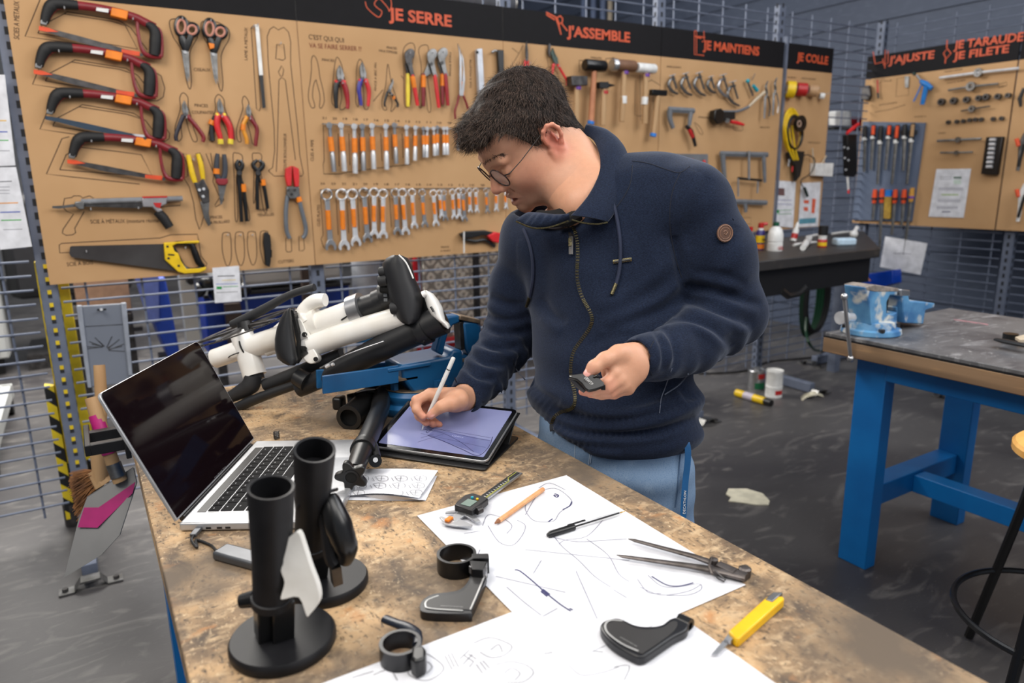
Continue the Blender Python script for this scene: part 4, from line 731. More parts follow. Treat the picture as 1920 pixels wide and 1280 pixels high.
g = MB(); WB.poly(g, [(1616,162),(1634,160),(1636,180),(1632,188),(1618,186)], .01, .04); tag(g.build('wire_holder', M['dsteel'], bevel=.003), 'small grey holder at the left edge of the file board', 'holder')
g = MB(); WB.poly(g, [(1697,143),(1705,143),(1704,164),(1698,164)], .004, .010); tag(g.build('feeler_gauge', M['gsteel']), 'short grey metal gauge beside the blue air gun', 'gauge')
def taph(label, a, b, c, R, rr, mm):
    t = thing('tap_handle', label, 'tap handle', B(*c,0), 'tap and die handles'); g = MB(); WB.rod(g, [a, c, b], rr, .03, .9); g.build('bar', mm, t); g = MB(); g.pipe(B(*c,.02), N_B, R, R*.45, .02, 18); g.build('centre_ring', M['gsteel'], t)
taph('long bright tap handle with a brassy centre, topmost', (1762,146), (1911,128), (1836,136), .026, .009, M['chrome']); taph('die handle with a round dark centre, second from the top', (1778,169), (1872,157), (1822,162), .028, .007, M['gsteel']); taph('small dark die handle between the two rows of dies', (1802,208), (1856,199), (1824,204), .020, .005, M['dsteel'])
taph('plain grey tap handle with a flat oval centre, upper of the lower pair', (1757,264), (1840,260), (1798,262), .018, .008, M['gsteel']); taph('short grey tap handle, lower of the lower pair', (1763,286), (1824,285), (1795,286), .014, .006, M['gsteel'])
for i, (x, y, R) in enumerate(((1768,191,.022),(1791,189,.022),(1815,187,.020),(1838,184,.018),(1852,182,.020),(1874,181,.018),(1893,179,.015))):
    tag(MB().pipe(B(x,y,.0006), N_B, R, R*.4, .03, 16).build('threading_die', M['dsteel']), 'round steel threading die, '+ORD[i]+' from the left in the upper die row', 'die', 'threading dies in the upper row')
for i, (x, y) in enumerate(((1780,229),(1796,228),(1808,227),(1820,225),(1831,224),(1842,224),(1864,223),(1880,222))):
    tag(MB().pipe(B(x,y,.0006), N_B, .013, .005, .022, 12).build('threading_die', M['dsteel']), 'small round threading die, '+ORD[i]+' from the left in the lower die row', 'die', 'threading dies in the lower row')
t = thing('socket_rack', 'black upright rack holding a column of silver sockets', 'rack', B(1864,292,0)); g = MB(); WB.poly(g, [(1854,257),(1885,256),(1874,328),(1844,326)], .005, .04); g.build('rack_body', M['pegblack'], t, bevel=.004)
for k in range(7):
    y = 262+k*8.4; x = 1861-k*1.1; g = MB(); g.cyl(B(x-5,y,.048), B(x+6,y,.048), .010, seg=10); g.build('socket', M['chrome'], t)
paper('instruction_sheet', 'white instruction sheet stuck on the file board', WB, [(1756,317),(1821,316),(1807,408),(1741,406)], .004, marks=lines(1762,1785,(331,335),1,(150,150,160))+lines(1788,1803,(331,),4,(110,130,120))+lines(1788,1802,(337,),8,(206,222,212))+lines(1760,1806,(352,355),1,(130,130,150))+lines(1765,1797,(364,),2,(150,180,90))+lines(1758,1800,(374,377),1,(120,120,140))+lines(1756,1796,(387,390),1,(120,120,140))+lines(1766,1782,(396,),2,(100,100,130)))
for i, (y, c_) in enumerate(((250,0),(345,1))):
    t = thing('rivet_tool', 'white and black hand tool with an orange knob at the right edge, '+('upper one' if i == 0 else 'lower one'), 'tool', B(1918,y,0), 'tools at the right edge'); g = MB(); WB.rod(g, [(1924,y),(1915,y+20),(1912,y+50),(1908,y+70)], [.014,.014,.012,.010], .04, .9, 10, 3); g.build('body', M['white'] if i else M['gsteel'], t)
    g = MB(); WB.rod(g, [(1906,y+10),(1910,y+24)], .012, .05, .9); g.build('knob', mat('orange_paint'), t); g = MB(); WB.rod(g, [(1922,y+20),(1914,y+45),(1909,y+62)], .009, .055, .9, 8, 3); g.build('grip', M['black'], t)
t = thing('drill_bit_wallet', 'black and red tool hanging at the right edge, above the rivet tools', 'tool', B(1915,180,0)); g = MB(); WB.rod(g, [(1920,165),(1912,185),(1914,200)], [.01,.014,.008], .03); g.build('body', M['black'], t)
# things hanging on the mesh between the two walls
t = thing('hand_saw_holder', 'black multi-tool holster with a bright red handle hanging in the corner', 'tool', onY(1587,280,3.14)); w5 = W(lambda x, y, o: onY(x, y, 3.2-o), N_A)
g = MB(); w5.poly(g, [(1579,253),(1597,252),(1598,325),(1592,332),(1581,330)], .02, .06); g.build('holster', M['pegblack'], t, bevel=.003); g = MB(); w5.rod(g, [(1588,250),(1600,240),(1610,232)], [.010,.013,.010], .05, 1); g.build('red_handle', vred, t); g = MB(); w5.rod(g, [(1589,330),(1591,358)], [.008,.006], .04, 1); g.build('white_blade', M['white'], t); g = MB(); w5.rod(g, [(1591,354),(1591,362)], .007, .04, 1); g.build('red_tip', vred, t)
for k, q in enumerate(((1583,276),(1590,278),(1584,296),(1591,300),(1586,318))): g = MB(); g.cyl(w5.p(q,.06), w5.p(q,.066), .008, seg=8); g.build('bright_bit', M['silver'], t)
t = thing('paper_roll_shelf', 'white and red boxed roll on a dark bracket behind the corner', 'box', onY(1572,225,3.45)); w6 = W(lambda x, y, o: onY(x, y, 3.50-o), N_A)
g = MB(); w6.poly(g, [(1553,209),(1583,209),(1584,238),(1553,238)], .0, .06); g.build('white_roll', M['white'], t, bevel=.01); g = MB(); w6.poly(g, [(1587,221),(1607,221),(1606,246),(1586,246)], .0, .05); g.build('red_box', mat('crimson',(190,16,32),.4), t); g = MB(); w6.poly(g, [(1552,239),(1608,240),(1608,244),(1552,244)], -.04, .08); g.build('bracket', M['black'], t)
g = MB(); g.tube([w6.p((1560,242),.0), V3((w6.p((1560,242),0)[0],3.262,w6.p((1560,242),0)[2]))], .006, 6); g.tube([w6.p((1600,242),.0), V3((w6.p((1600,242),0)[0],3.262,w6.p((1600,242),0)[2]))], .006, 6); g.build('bracket_arms', M['black'], t)
# ================================================================== BEHIND THE FENCE
def boxthing(name, label, cat, lo, hi, m, bevel=.01, parts=(), group=None):
    t = thing(name, label, cat, ((lo[0]+hi[0])/2, (lo[1]+hi[1])/2, lo[2]), group); MB().span(lo, hi).build('body', m, t, bevel=bevel)
    for n, l, h, mm in parts: MB().span(l, h).build(n, mm, t, bevel=.003)
    return t
offw = mat('machine_white', (196,198,196), .5, rgb2=(182,186,186), scale=2)
boxthing('storage_cabinet', 'tall pale grey cabinet on castors behind the fence at the far left', 'cabinet', (-1.9,6.4,.14), (-.55,7.0,1.9), offw, parts=[('door', (-1.85,6.38,.2),(-1.22,6.4,1.85),offw),('door',(-1.20,6.38,.2),(-.6,6.4,1.85),offw),('castor',(-.65,6.5,0),(-.6,6.56,.14),M['black']),('castor',(-1.8,6.5,0),(-1.75,6.56,.14),M['black'])])
t = thing('dark_machine', 'dark bulky machine behind the fence, left of the yellow guard post', 'machine', (-.15,6.8,0)); g = MB(); g.span((-.5,6.5,.55),(.35,7.3,1.35)); g.build('body', mat('machine_dark', (34,34,38), .5), t, bevel=.08); g = MB(); g.span((-.45,6.5,0),(.3,7.2,.12)); g.span((-.1,6.8,.12),(.0,6.9,.55)); g.build('base', M['dsteel'], t)
boxthing('cardboard_sheet', 'pale orange cardboard carton behind the fence under the handsaw', 'box', (-.05,4.55,.70), (.215,4.95,.95), M['cardboard'], .003)
boxthing('carton_stand', 'low dark table carrying the pale carton behind the fence', 'table', (-.08,4.5,.655), (.215,5.0,.695), M['dsteel'], .003, [('leg',(x,y,0),(x+.03,y+.03,.655),M['dsteel']) for x in (-.07,.18) for y in (4.52,4.95)])
t = thing('waste_bin', 'blue wheeled bin with a pale violet lid side, behind the fence', 'bin', (.36,4.6,0)); g = MB(); g.prism([(.25,4.35,.9),(.39,4.35,.9),(.42,4.35,.42),(.36,4.35,.42)], (0,.45,0)); g.build('blue_body', mat('bin_blue', (30,70,180), .4), t, bevel=.01)
g = MB(); g.prism([(.235,4.335,.95),(.36,4.335,.95),(.33,4.335,.66),(.275,4.335,.66)], (0,.012,0)); g.build('violet_panel', mat('bin_violet', (110,130,210), .45), t); g = MB(); g.cyl((.34,4.4,.08),(.34,4.7,.08),.08); g.build('wheel', M['black'], t); g = MB(); g.span((.32,4.5,.08),(.40,4.6,.43)); g.build('strut', M['dsteel'], t)
t = thing('frame_post', 'pale grey square post behind the fence beside the blue bin', 'post', (.47,4.2,0)); MB().span((.44,4.16,.0),(.515,4.24,1.02)).build('column', offw, t, bevel=.004); g = MB(); g.cyl((.49,4.16,.90),(.49,4.10,.90),.02); g.build('lock_knob', M['black'], t)
t = thing('workshop_machine', 'white topped machine with black hoses and a blue base behind the fence', 'machine', (1.0,4.9,0))
MB().span((.60,4.55,.38),(1.50,5.3,.735)).build('blue_base', M['dblue'], t, bevel=.01); MB().span((.72,4.56,.76),(1.48,5.2,.98)).build('white_top', offw, t, bevel=.05)
g = MB(); g.span((.6,4.52,.735),(1.5,5.2,.755)); g.build('black_shelf', M['black'], t)
g = MB(); 
for k in range(6): g.ball((.56+k*.05,4.45,.80+.04*math.sin(k*2)), (.05,.05,.045), 10, 7)
g.build('hose_bundle', M['pegblack'], t); MB().span((1.16,4.42,.1),(1.23,4.46,1.05)).build('brown_post', mat('post_brown', (70,58,52), .6), t); MB().span((.7,4.45,.42),(.79,4.5,.70)).build('grey_post', mat('post_brown'), t)
for x in (.65,1.4): MB().span((x,4.6,0),(x+.05,4.65,.38)).build('leg', M['dsteel'], t)
t = thing('gas_cylinder', 'pale grey upright cylinder behind the fence right of the blue machine', 'cylinder', (1.62,4.6,0)); g = MB(); g.lathe((1.64,4.6,.0),(0,0,1),[(.09,0),(.095,.02),(.095,.98),(.06,1.06),(.02,1.1)],24); g.build('tank', mat('tank_grey',(150,154,162),.45), t); g = MB(); g.cyl((1.64,4.6,.3),(1.64,4.6,.58),.0965,seg=24); g.build('blue_band', mat('tank_blue',(30,120,180),.45), t)
boxthing('black_column', 'black narrow column behind the fence beside the grey cylinder', 'column', (1.79,4.55,0), (1.85,4.62,1.1), M['black'], .004)
# checker plate cart with a red tubular frame
ck = bpy.data.materials.new('checker_plate'); ck.use_nodes = True; N = ck.node_tree.nodes; L = ck.node_tree.links; b = N['Principled BSDF']
b.inputs['Base Color'].default_value = lin((205,200,190))+(1,); b.inputs['Metallic'].default_value = .85; b.inputs['Roughness'].default_value = .38
tc = N.new('ShaderNodeTexCoord'); outs = []
for ang in (.785,-.785):
    m0 = N.new('ShaderNodeMapping'); m0.inputs['Rotation'].default_value = (0, ang, 0); mp = N.new('ShaderNodeMapping'); mp.inputs['Scale'].default_value = (11,1,24); br = N.new('ShaderNodeTexVoronoi'); br.inputs['Scale'].default_value = 1.0; br.inputs['Randomness'].default_value = .0
    L.new(tc.outputs['Object'], m0.inputs[0]); L.new(m0.outputs[0], mp.inputs[0]); L.new(mp.outputs[0], br.inputs['Vector']); mr = N.new('ShaderNodeMapRange'); mr.inputs[1].default_value = .36; mr.inputs[2].default_value = .26; L.new(br.outputs['Distance'], mr.inputs[0]); outs.append(mr.outputs[0])
mx = N.new('ShaderNodeMath'); mx.operation = 'MAXIMUM'; L.new(outs[0], mx.inputs[0]); L.new(outs[1], mx.inputs[1]); bp = N.new('ShaderNodeBump'); bp.inputs['Distance'].default_value = .004; bp.inputs['Strength'].default_value = .8; mxc = N.new('ShaderNodeMix'); mxc.data_type = 'RGBA'; mxc.inputs[6].default_value = lin((168,162,152))+(1,); mxc.inputs[7].default_value = lin((248,242,228))+(1,); L.new(mx.outputs[0], mxc.inputs[0]); L.new(mxc.outputs[2], b.inputs['Base Color']); b.inputs['Metallic'].default_value = .4; L.new(mx.outputs[0], bp.inputs['Height']); L.new(bp.outputs[0], b.inputs['Normal'])
t = thing('checker_plate_cart', 'silver checker plate cart with a red tubular frame, behind the fence near the elbow', 'cart', (2.5,4.8,0))
for i, (x0, x1) in enumerate(((1.88,2.10),(2.12,2.52),(2.58,3.5))): MB().span((x0,4.72,.12),(x1,4.74,.98)).build('plate_panel', ck, t)
MB().span((1.88,4.74,.10),(3.5,5.5,.14)).build('cart_floor', M['dsteel'], t)
g = MB(); g.tube(smooth_path([(2.04,4.66,.16),(2.04,4.66,.6),(2.04,4.66,.88),(2.08,4.66,.95),(2.17,4.66,.985),(2.9,4.66,.985),(3.5,4.66,.985)],5), .028, 10); g.build('red_frame', mat('cart_red',(168,16,30),.35), t)
g = MB(); g.tube([(2.04,4.66,.22),(3.5,4.66,.22)], .04, 8); g.build('lower_red_rail', mat('cart_red'), t)
for x in (2.55,3.52): MB().span((x-.02,4.70,.1),(x+.02,4.75,1.0)).build('dark_upright', M['dsteel'], t)
for x in (1.98,3.4): g = MB(); g.cyl((x,4.85,.06),(x,4.89,.06),.06); g.build('castor', M['black'], t)
# trolley at the far left floor
t = thing('dolly', 'low grey wheeled dolly on the floor behind the fence at the far left', 'dolly', (-.7,4.7,0)); g = MB(); g.beam((-.5,4.15,.15),(-.5,5.3,.15),.05,.08); g.beam((-1.4,4.15,.15),(-.47,4.15,.15),.05,.08); g.beam((-1.4,5.3,.15),(-.47,5.3,.15),.05,.08); g.build('frame', offw, t)
for x, y in ((-.5,4.15),(-.5,5.3),(-1.35,4.15)):
    g = MB(); g.cyl((x-.02,y,.05),(x+.02,y,.05),.05); g.cyl((x,y,.08),(x,y,.12),.02); g.build('castor', M['black'], t)
t = thing('floor_stand', 'thin legged dark stand on the floor behind the fence under the carton', 'stand', (.12,5.4,0)); g = MB(); g.span((.0,5.3,.44),(.3,5.7,.47)); g.span((.14,5.5,.02),(.17,5.53,.44)); g.span((.0,5.45,0),(.3,5.55,.02)); g.build('stand_body', M['dsteel'], t)
# pipes and duct high behind the fence
for i, (px_, r, mm, lb_) in enumerate(((1095,.035,mat('pipe_blue',(120,136,170),.5),'pale blue wall pipe, leftmost of three beside the cream pole'),(1113,.035,mat('pipe_blue'),'pale blue wall pipe, middle of three beside the cream pole'),(1131,.035,mat('pipe_blue'),'pale blue wall pipe, touching distance from the cream pole'),(1144,.03,mat('cream_arm',(200,184,160),.5),'thin cream vertical pole above the black header'))):
    c = onX(px_,20,5.66); g = MB(); g.cyl((c[0],c[1],0), (c[0],c[1],4.6), r, seg=12); tag(g.build('wall_pipe', mm), lb_, 'pipe', 'vertical wall pipes')
t = thing('ventilation_duct', 'bright silver ventilation duct at the top edge above the JE SERRE header', 'duct', onY(860,-10,6.5)); a, b_ = onY(700,-25,6.5), onY(960,8,6.5); g = MB(); g.tube([a, b_], .10, 20); g.build('duct_pipe', M['silver'], t); g = MB(); g.ring(b_, b_-a, .10, .012, 24, 6); g.build('duct_flange', M['gsteel'], t); g = MB(); g.cyl((a+b_)/2, (a+b_)/2+(0,0,2.2), .006, seg=6); g.build('hanger', M['dsteel'], t)
# ================================================================== CORNER BENCH BELOW THE CLAMP AND GLUE BOARDS
t = thing('corner_workbench', 'black topped corner workbench under the clamp and glue boards', 'workbench', (3.5,2.7,0)); zt = 1.0
bt_ = layered('black_bench_top', (44,42,42), [((70,64,58),14,(1,1,1),.55,.8,6,0)], rough=.5, bump=.1)
MB().prism([(2.8,2.32,zt),(3.82,2.32,zt),(4.90,3.12,zt),(2.8,3.12,zt)],(0,0,-.05)).build('worktop', bt_, t, bevel=.004)
MB().span((2.85,2.36,zt-.19),(3.80,2.40,zt-.05)).build('apron', M['black'], t)
MB().beam((3.82,2.40,zt-.10),(4.84,3.10,zt-.10),.03,.10).build('apron', M['black'], t)
for x in (2.87,4.60): MB().span((x-.03,3.03,0),(x+.03,3.09,zt-.05)).build('leg', M['steel'], t)
g = MB(); g.tube([(3.25,2.37,zt-.17),(3.2,2.37,zt-.20),(3.12,2.37,zt-.205),(3.06,2.37,zt-.17)], .02, 8); g.build('clip', M['black'], t)
def cb(x, y, z=1.0):
    p = onZ(x, y, z); return p if p[1] < 3.06 else onY(x, y, 3.06)*np.array([1,1,0])+np.array([0,0,z])
def bottle(label, x, y, prof, m_, parts=(), name='bottle', cat='bottle', tilt=(0,0,1)):
    prof = [(a*.8, b*.8) for a, b in prof]; parts = [(n, [(a*.8, b*.8) for a, b in pr], mm) for n, pr, mm in parts]
    c = cb(x, y); t = thing(name, label, cat, c, 'bottles and bits on the corner bench'); g = MB(); g.lathe(c+(0,0,.0005), tilt, prof, 20); g.build('body', m_, t)
    for n, pr, mm in parts: g = MB(); g.lathe(c+(0,0,.0005), tilt, pr, 20); g.build(n, mm, t)
    return t, c
t, c = bottle('dark blue spray can with a yellow label and a red cap on the corner bench', 1424,468, [(.03,0),(.031,.005),(.031,.12),(.024,.135),(0,.136)], mat('can_blue',(44,36,110),.35), [('label',[(.0316,.05),(.0316,.10)],M['yellow']),('lower_label',[(.0316,.008),(.0316,.04)],mat('can_orange',(236,130,30),.4)),('collar',[(.018,.134),(.018,.15)],M['white']),('red_cap',[(.018,.15),(.02,.155),(.018,.185),(0,.187)],M['red'])], 'spray_can', 'spray can')
g = MB(); g.tube([c+(0,0,.142), c+unit(V3((1,-.4,0)))*.036+(0,0,.142)], .009, 8); g.build('nozzle_tab', M['red'], t); tb = text('label_lettering','WD', c+V3((-.015,-.0262,.052)), c+V3((.014,-.0268,.052)), .016, (0,0,1), M['ink'], t)
t, c = bottle('white plastic jug with a dark green cap and label', 1452,470, [(.05,0),(.052,.01),(.052,.055),(.048,.06),(.052,.065),(.052,.11),(.04,.15),(.018,.17),(0,.171)], M['white'], [('green_cap',[(.021,.168),(.021,.195),(0,.196)],mat('cap_green',(16,84,60),.4))], 'jug', 'jug')
text('label_block', 'GEL', c+V3((-.024,-.043,.010)), c+V3((.020,-.043,.010)), .024, (0,0,1), M['red'], t)
bottle('leaning white glue bottle with a red label', 1487,452, [(.022,0),(.023,.005),(.023,.09),(.014,.11),(.014,.13),(.005,.15),(0,.151)], M['white'], [('red_label',[(.0235,.02),(.0235,.06)],M['red'])], 'glue_bottle', 'bottle', (.28,0,.96))
bottle('small pot with a red and yellow label and a tall black cap', 1541,463, [(.03,0),(.031,.004),(.031,.05),(.028,.055)], M['red'], [('yellow_label',[(.0315,.01),(.0315,.035)],M['yellow']),('white_collar',[(.028,.055),(.029,.085)],M['white']),('black_cap',[(.032,.085),(.034,.15),(0,.152)],M['black'])], 'glue_pot', 'pot')
for i, (a, b_, r, lb) in enumerate((((1505,470),(1520,450),.016,'white spray nozzle lying left of the glue pot'),((1488,462),(1530,456),.008,'flat white plastic strip lying on the corner bench'),((1512,446),(1545,440),.007,'thin white stick behind the nozzle on the corner bench'),((1560,440),(1600,434),.007,'pale stick near the back of the corner bench'))):
    g = MB(); g.tube([cb(*a)+(0,0,r), lerp3 if False else (cb(*a)+cb(*b_))/2+(0,0,r*1.3), cb(*b_)+(0,0,r)], [r,r*1.2,r*.6], 10); tag(g.build('nozzle_piece' if i == 0 else 'plastic_stick', M['white']), lb, 'plastic piece', 'bottles and bits on the corner bench')
g = MB(); c = cb(1582,460); g.box(c+(0,0,.022), (.12,.07,.044), (unit(V3((1,-.5,0))),unit(V3((.5,1,0))),(0,0,1))); tag(g.build('soap_block', mat('pale_blue_block',(190,214,232),.5), bevel=.012), 'white and pale blue rounded block on the corner bench', 'block', 'bottles and bits on the corner bench')
t = thing('trigger_sprayer', 'small white trigger sprayer near the corner of the bench', 'sprayer', cb(1600,446)); g = MB(); c = cb(1600,446); g.ball(c+(0,0,.025),(.03,.025,.025)); g.tube([c+(0,0,.03),c+(.03,0,.07)],.012,8); g.build('head', M['white'], t)
t = thing('glue_tube', 'small red topped tube at the left end of the corner bench', 'tube', cb(1400,462)); g = MB(); c = cb(1406,462); g.cyl(c, c+(0,0,.09), .014, seg=12); g.build('tube_body', M['silver'], t); g = MB(); g.cyl(c+(0,0,.09), c+(0,0,.115), .012, seg=12); g.build('red_top', M['red'], t)
# hose coil under the bench
t = thing('hose_coil', 'dark green hose coiled on the fence below the corner bench, trailing onto the floor', 'hose', (4.35,3.15,.3))
for k in range(5):
    c = onY(1518+k*4,560,3.12-k*.02); g = MB(); g.tube([c+V3((math.cos(a)*(.09+.008*k),0,math.sin(a)*(.27-.01*k))) for a in np.linspace(0,2*PI,28)[:-1]], .012, 8, closed=True); g.build('hose_loop', mat('hose_green',(12,56,34),.4) if k < 3 else M['black'], t)
g = MB(); g.tube(smooth_path([onY(1513,590,3.05), onY(1511,620,3.0), onY(1520,648,2.95), onZ(1540,657,.012), onZ(1600,645,.012)],6), .010, 8); g.build('hose_tail', mat('hose_green'), t)
g = MB(); g.tube(smooth_path([onZ(x,y,.007) for x,y in ((1310,700),(1350,699),(1400,694),(1440,678),(1500,672),(1580,664),(1640,655))],6), .007, 6); tag(g.build('floor_cable', M['dsteel']), 'thin grey cable lying along the floor at the foot of the fence', 'cable')
# blue bin and hanging sheet by the second wall
g = MB(); w7 = W(lambda x, y, o: onX(x, y, 4.93-o), N_B)
t = thing('blue_storage_bin', 'bright blue open storage bin on the fence behind the light blue vise', 'bin', onX(1655,525,4.93)); w7.poly(g, [(1617,520),(1635,512),(1690,504),(1691,529),(1656,540),(1617,534)], 0, .11); g.build('bin_body', mat('storage_blue',(0,60,170),.4), t, bevel=.004)
g = MB(); g.tube([onX(1617,509,4.80), onX(1632,527,4.80)], .006, 6); g.build('stick', mat('reddish_handle'), t)
paper('paper_sheet', 'white sheet hanging askew on the fence below the file board', W(lambda x, y, o: onX(x, y, 5.0-o), N_B), [(1660,443),(1739,456),(1726,515),(1650,500)], .0, marks=lines(1676,1708,(474,),1.5,(150,150,160),1))
# ================================================================== FLOOR OBJECTS
def can(label, x, y, r, h, lab, col):
    c = onZ(x, y, 0); t = thing('paint_can', label, 'can', c, 'cans on the floor'); g = MB(); g.lathe(c,(0,0,1),[(r,0),(r*1.02,.004),(r,.008),(r,h-.01),(r*1.03,h-.005),(r*.95,h),(r*.85,h-.004),(0,h-.004)],24); g.build('can_body', M['silver'] if col else M['white'], t)
    g = MB(); n = unit(V3((-.6,-1,0))); 
    for a0, a1, z0, z1, mm in lab: g = MB(); g.loft([[c+(math.cos(a)*r*1.012,math.sin(a)*r*1.012,z) for z in (z0,z1)] for a in np.linspace(a0,a1,10)], closed_ring=False, caps=False); g.build('label', mm, t, fix=False)
    return t, c
t, c = can('grey metal can with a red and green label, by the fence foot', 1417,727,.056,.13,[(-2.25,-1.1,.075,.11,M['red']),(-2.6,-1.2,.005,.05,M['green'])],1)
g = MB(); g.lathe(c+(0,0,.126),(0,0,1),[(.022,0),(.022,.02),(0,.02)],16); g.build('lid_cap', M['silver'], t)
for k in range(1):
    t, c = can('white can with a red label, lower of two stacked cans', 1450,742,.053,.075,[(-2.3,-1.2,.02,.05,M['red'])],0)
    t2 = thing('paint_can', 'plain white can standing on top of the red labelled can', 'can', c+(0,0,.0755), 'cans on the floor'); g = MB(); g.lathe(c+(0,0,.0755),(0,0,1),[(.052,0),(.052,.085),(.054,.088),(.054,.1),(.05,.1),(.048,.094),(0,.094)],24); g.build('can_body', M['white'], t2)
t = thing('adhesive_cartridge', 'yellow adhesive cartridge with a black cap lying on the floor before the cans', 'cartridge', onZ(1410,745,0)); a, b_ = onZ(1381,736,.025), onZ(1434,752,.025); g = MB(); g.cyl(a, b_, .025); g.build('cartridge_body', M['yellow'], t); g = MB(); g.cyl(b_, b_+unit(b_-a)*.05, .022); g.build('black_cap', M['black'], t); g = MB(); g.cyl(a+(b_-a)*.3, a+(b_-a)*.62, .0256); g.build('violet_label', mat('label_violet',(196,186,200),.5), t)
def scrap(label, pts, h, m_, z=.0015, name='paper_scrap'):
    g = MB(); ps = [onZ(x,y,z) for x, y in pts]; g.prism(ps, (0,0,h)); return tag(g.build(name, m_), label, 'scrap')
scrap('torn cream coloured scrap lying alone on the dark floor', [(1361,927),(1366,917),(1400,917),(1430,926),(1443,940),(1441,947),(1420,947),(1385,942),(1366,940),(1371,933)], .004, mat('cream_scrap',(226,220,196),.8))
g = MB(); ps = [(1500,744,0),(1508,738,.02),(1518,735,.05),(1528,733,.03),(1541,737,0)]; g.loft([[onZ(x,y,z), onZ(x+4,y+7,z*.6)+(0,0,.001)] for x,y,z in ps], closed_ring=False, caps=False); o = tag(g.build('paper_scrap', mat('cream_scrap'), fix=False), 'small crumpled white scrap near the cans by the fence foot', 'scrap'); q = o.modifiers.new('s','SOLIDIFY'); q.thickness = .002
# ================================================================== RIGHT WORK TABLE, VISE, STOOL
t = thing('work_table', 'blue steel work table with a thick wooden top and grey mat at the right', 'table', (2.6,.7,0)); TX0, TX1, TY0, TY1 = 2.205,3.02,-.35,1.515
topw = layered('table_wood', (142,114,86), [((100,78,58),6,(.4,.1,3),.4,.7,6,0),((176,138,96),30,(.2,.2,2),.6,.8,6,0)], rough=.6, bump=.2)
MB().span((TX0,TY0,.80),(TX1,TY1,.853)).build('wooden_top', topw, t, bevel=.003)
matm = layered('table_mat', (96,96,98), [((66,66,70),7,(1,1,1),.45,.65,6,.4),((158,158,160),9,(1,3,1),.56,.8,8,1.0),((190,190,188),60,(1,1,1),.66,.8,4,0)], rough=.42, bump=.2)
MB().span((TX0,TY0,.853),(TX1,TY1,.857)).build('mat_edge', M['black'], t); MB().span((TX0+.004,TY0,.857),(TX1-.004,TY1-.004,.870)).build('grey_mat', matm, t, bevel=.002)
bb = M['bench_blue']
for x in (2.30,2.925): MB().span((x,1.33,0),(x+.06,1.44,.80)).build('leg', bb, t, bevel=.003)
for x in (2.30,2.925): MB().span((x,-.25,0),(x+.06,-.14,.80)).build('leg', bb, t, bevel=.003)
MB().span((2.295,-.14,.72),(2.355,1.33,.80)).build('side_rail', bb, t, bevel=.003); MB().span((2.93,-.14,.72),(2.99,1.33,.80)).build('side_rail', bb, t, bevel=.003)
MB().span((2.36,1.36,.22),(2.925,1.44,.30)).build('end_beam', bb, t, bevel=.003); MB().span((2.36,-.25,.22),(2.925,-.17,.30)).build('end_beam', bb, t, bevel=.003); MB().span((2.61,-.17,.22),(2.68,1.36,.29)).build('centre_beam', bb, t, bevel=.003)
MB().span((2.36,1.37,.74),(2.925,1.43,.80)).build('end_rail', bb, t, bevel=.003)
for k in range(3): tag(MB().add([onZ(x,y,.8712) for x, y in q], [(0,1,2,3)]).build('pink_mark', mat('pink_chalk',(176,120,124),.8), t) if False else MB().prism([onZ(x,y,.8703) for x, y in ((1788+k*22,598+k*3),(1812+k*20,601+k*3),(1813+k*20,604+k*3),(1790+k*22,600+k*3))],(0,0,.0004)).build('pink_mark', mat('pink_chalk',(176,120,124),.8), t), '', '') if False else MB().prism([onZ(x,y,.8703) for x, y in ((1788+k*22,598+k*3),(1812+k*20,601+k*3),(1813+k*20,604+k*3),(1790+k*22,600+k*3))],(0,0,.0004)).build('pink_mark', mat('pink_chalk',(150,112,116),.8), t)
# light blue bench vise on the table: axis along X at y ~1.42
lb = layered('vise_light_blue', (96,150,190), [((60,110,158),9,(1,1,1),.4,.6,5,0),((200,200,194),16,(1,1,1),.50,.62,6,.3)], rough=.42, bump=.15)
t = thing('bench_vise', 'light blue worn bench vise on the corner of the right table', 'vise', (2.32,1.42,.87)); wv_ = W(lambda x, y, o: onY(x, y, 1.42-o), N_A)
def vpoly(n, pts, o0, o1, m_, bevel=.004): g = MB(); wv_.poly(g, pts, o0, o1); return g.build(n, m_, t, bevel=bevel)
cx, cy = 2.33, 1.42
g = MB(); g.lathe((cx,cy,.8702),(0,0,1),[(.095,0),(.098,.004),(.095,.018),(.08,.022),(.078,.03),(.074,.044),(0,.046)],32); g.build('swivel_base', lb, t)
for a in (-2.2,-.6,.9,2.5):
    g = MB(); g.cyl((cx+.088*math.cos(a),cy+.088*math.sin(a),.888),(cx+.088*math.cos(a),cy+.088*math.sin(a),.90),.01,seg=6); g.build('base_bolt', M['dsteel'], t)
vpoly('fixed_jaw', [(1650,598),(1686,600),(1690,575),(1706,570),(1708,562),(1690,560),(1660,558),(1656,540),(1646,540),(1648,575)], -.045,.045, lb)
vpoly('moving_jaw', [(1582,533),(1598,529),(1642,536),(1642,548),(1628,548),(1622,560),(1622,582),(1634,582),(1642,578),(1642,602),(1612,606),(1592,602),(1588,560),(1584,548)], -.04,.04, lb)
vpoly('jaw_throat', [(1622,556),(1642,548),(1646,560),(1640,600),(1622,580)], -.02,.02, M['black'], 0)
vpoly('anvil_top', [(1582,532),(1598,528),(1642,535),(1642,541),(1598,541),(1583,538)], -.0415,.0415, mat('worn_beige',(168,156,146),.5,.2,rgb2=(120,112,106),scale=40), .002)
vpoly('slide_bar', [(1655,572),(1706,564),(1708,590),(1660,596)], -.025,.025, lb); vpoly('jaw_faces', [(1642,536),(1660,538),(1660,549),(1642,549)], -.046,.046, M['silver'])
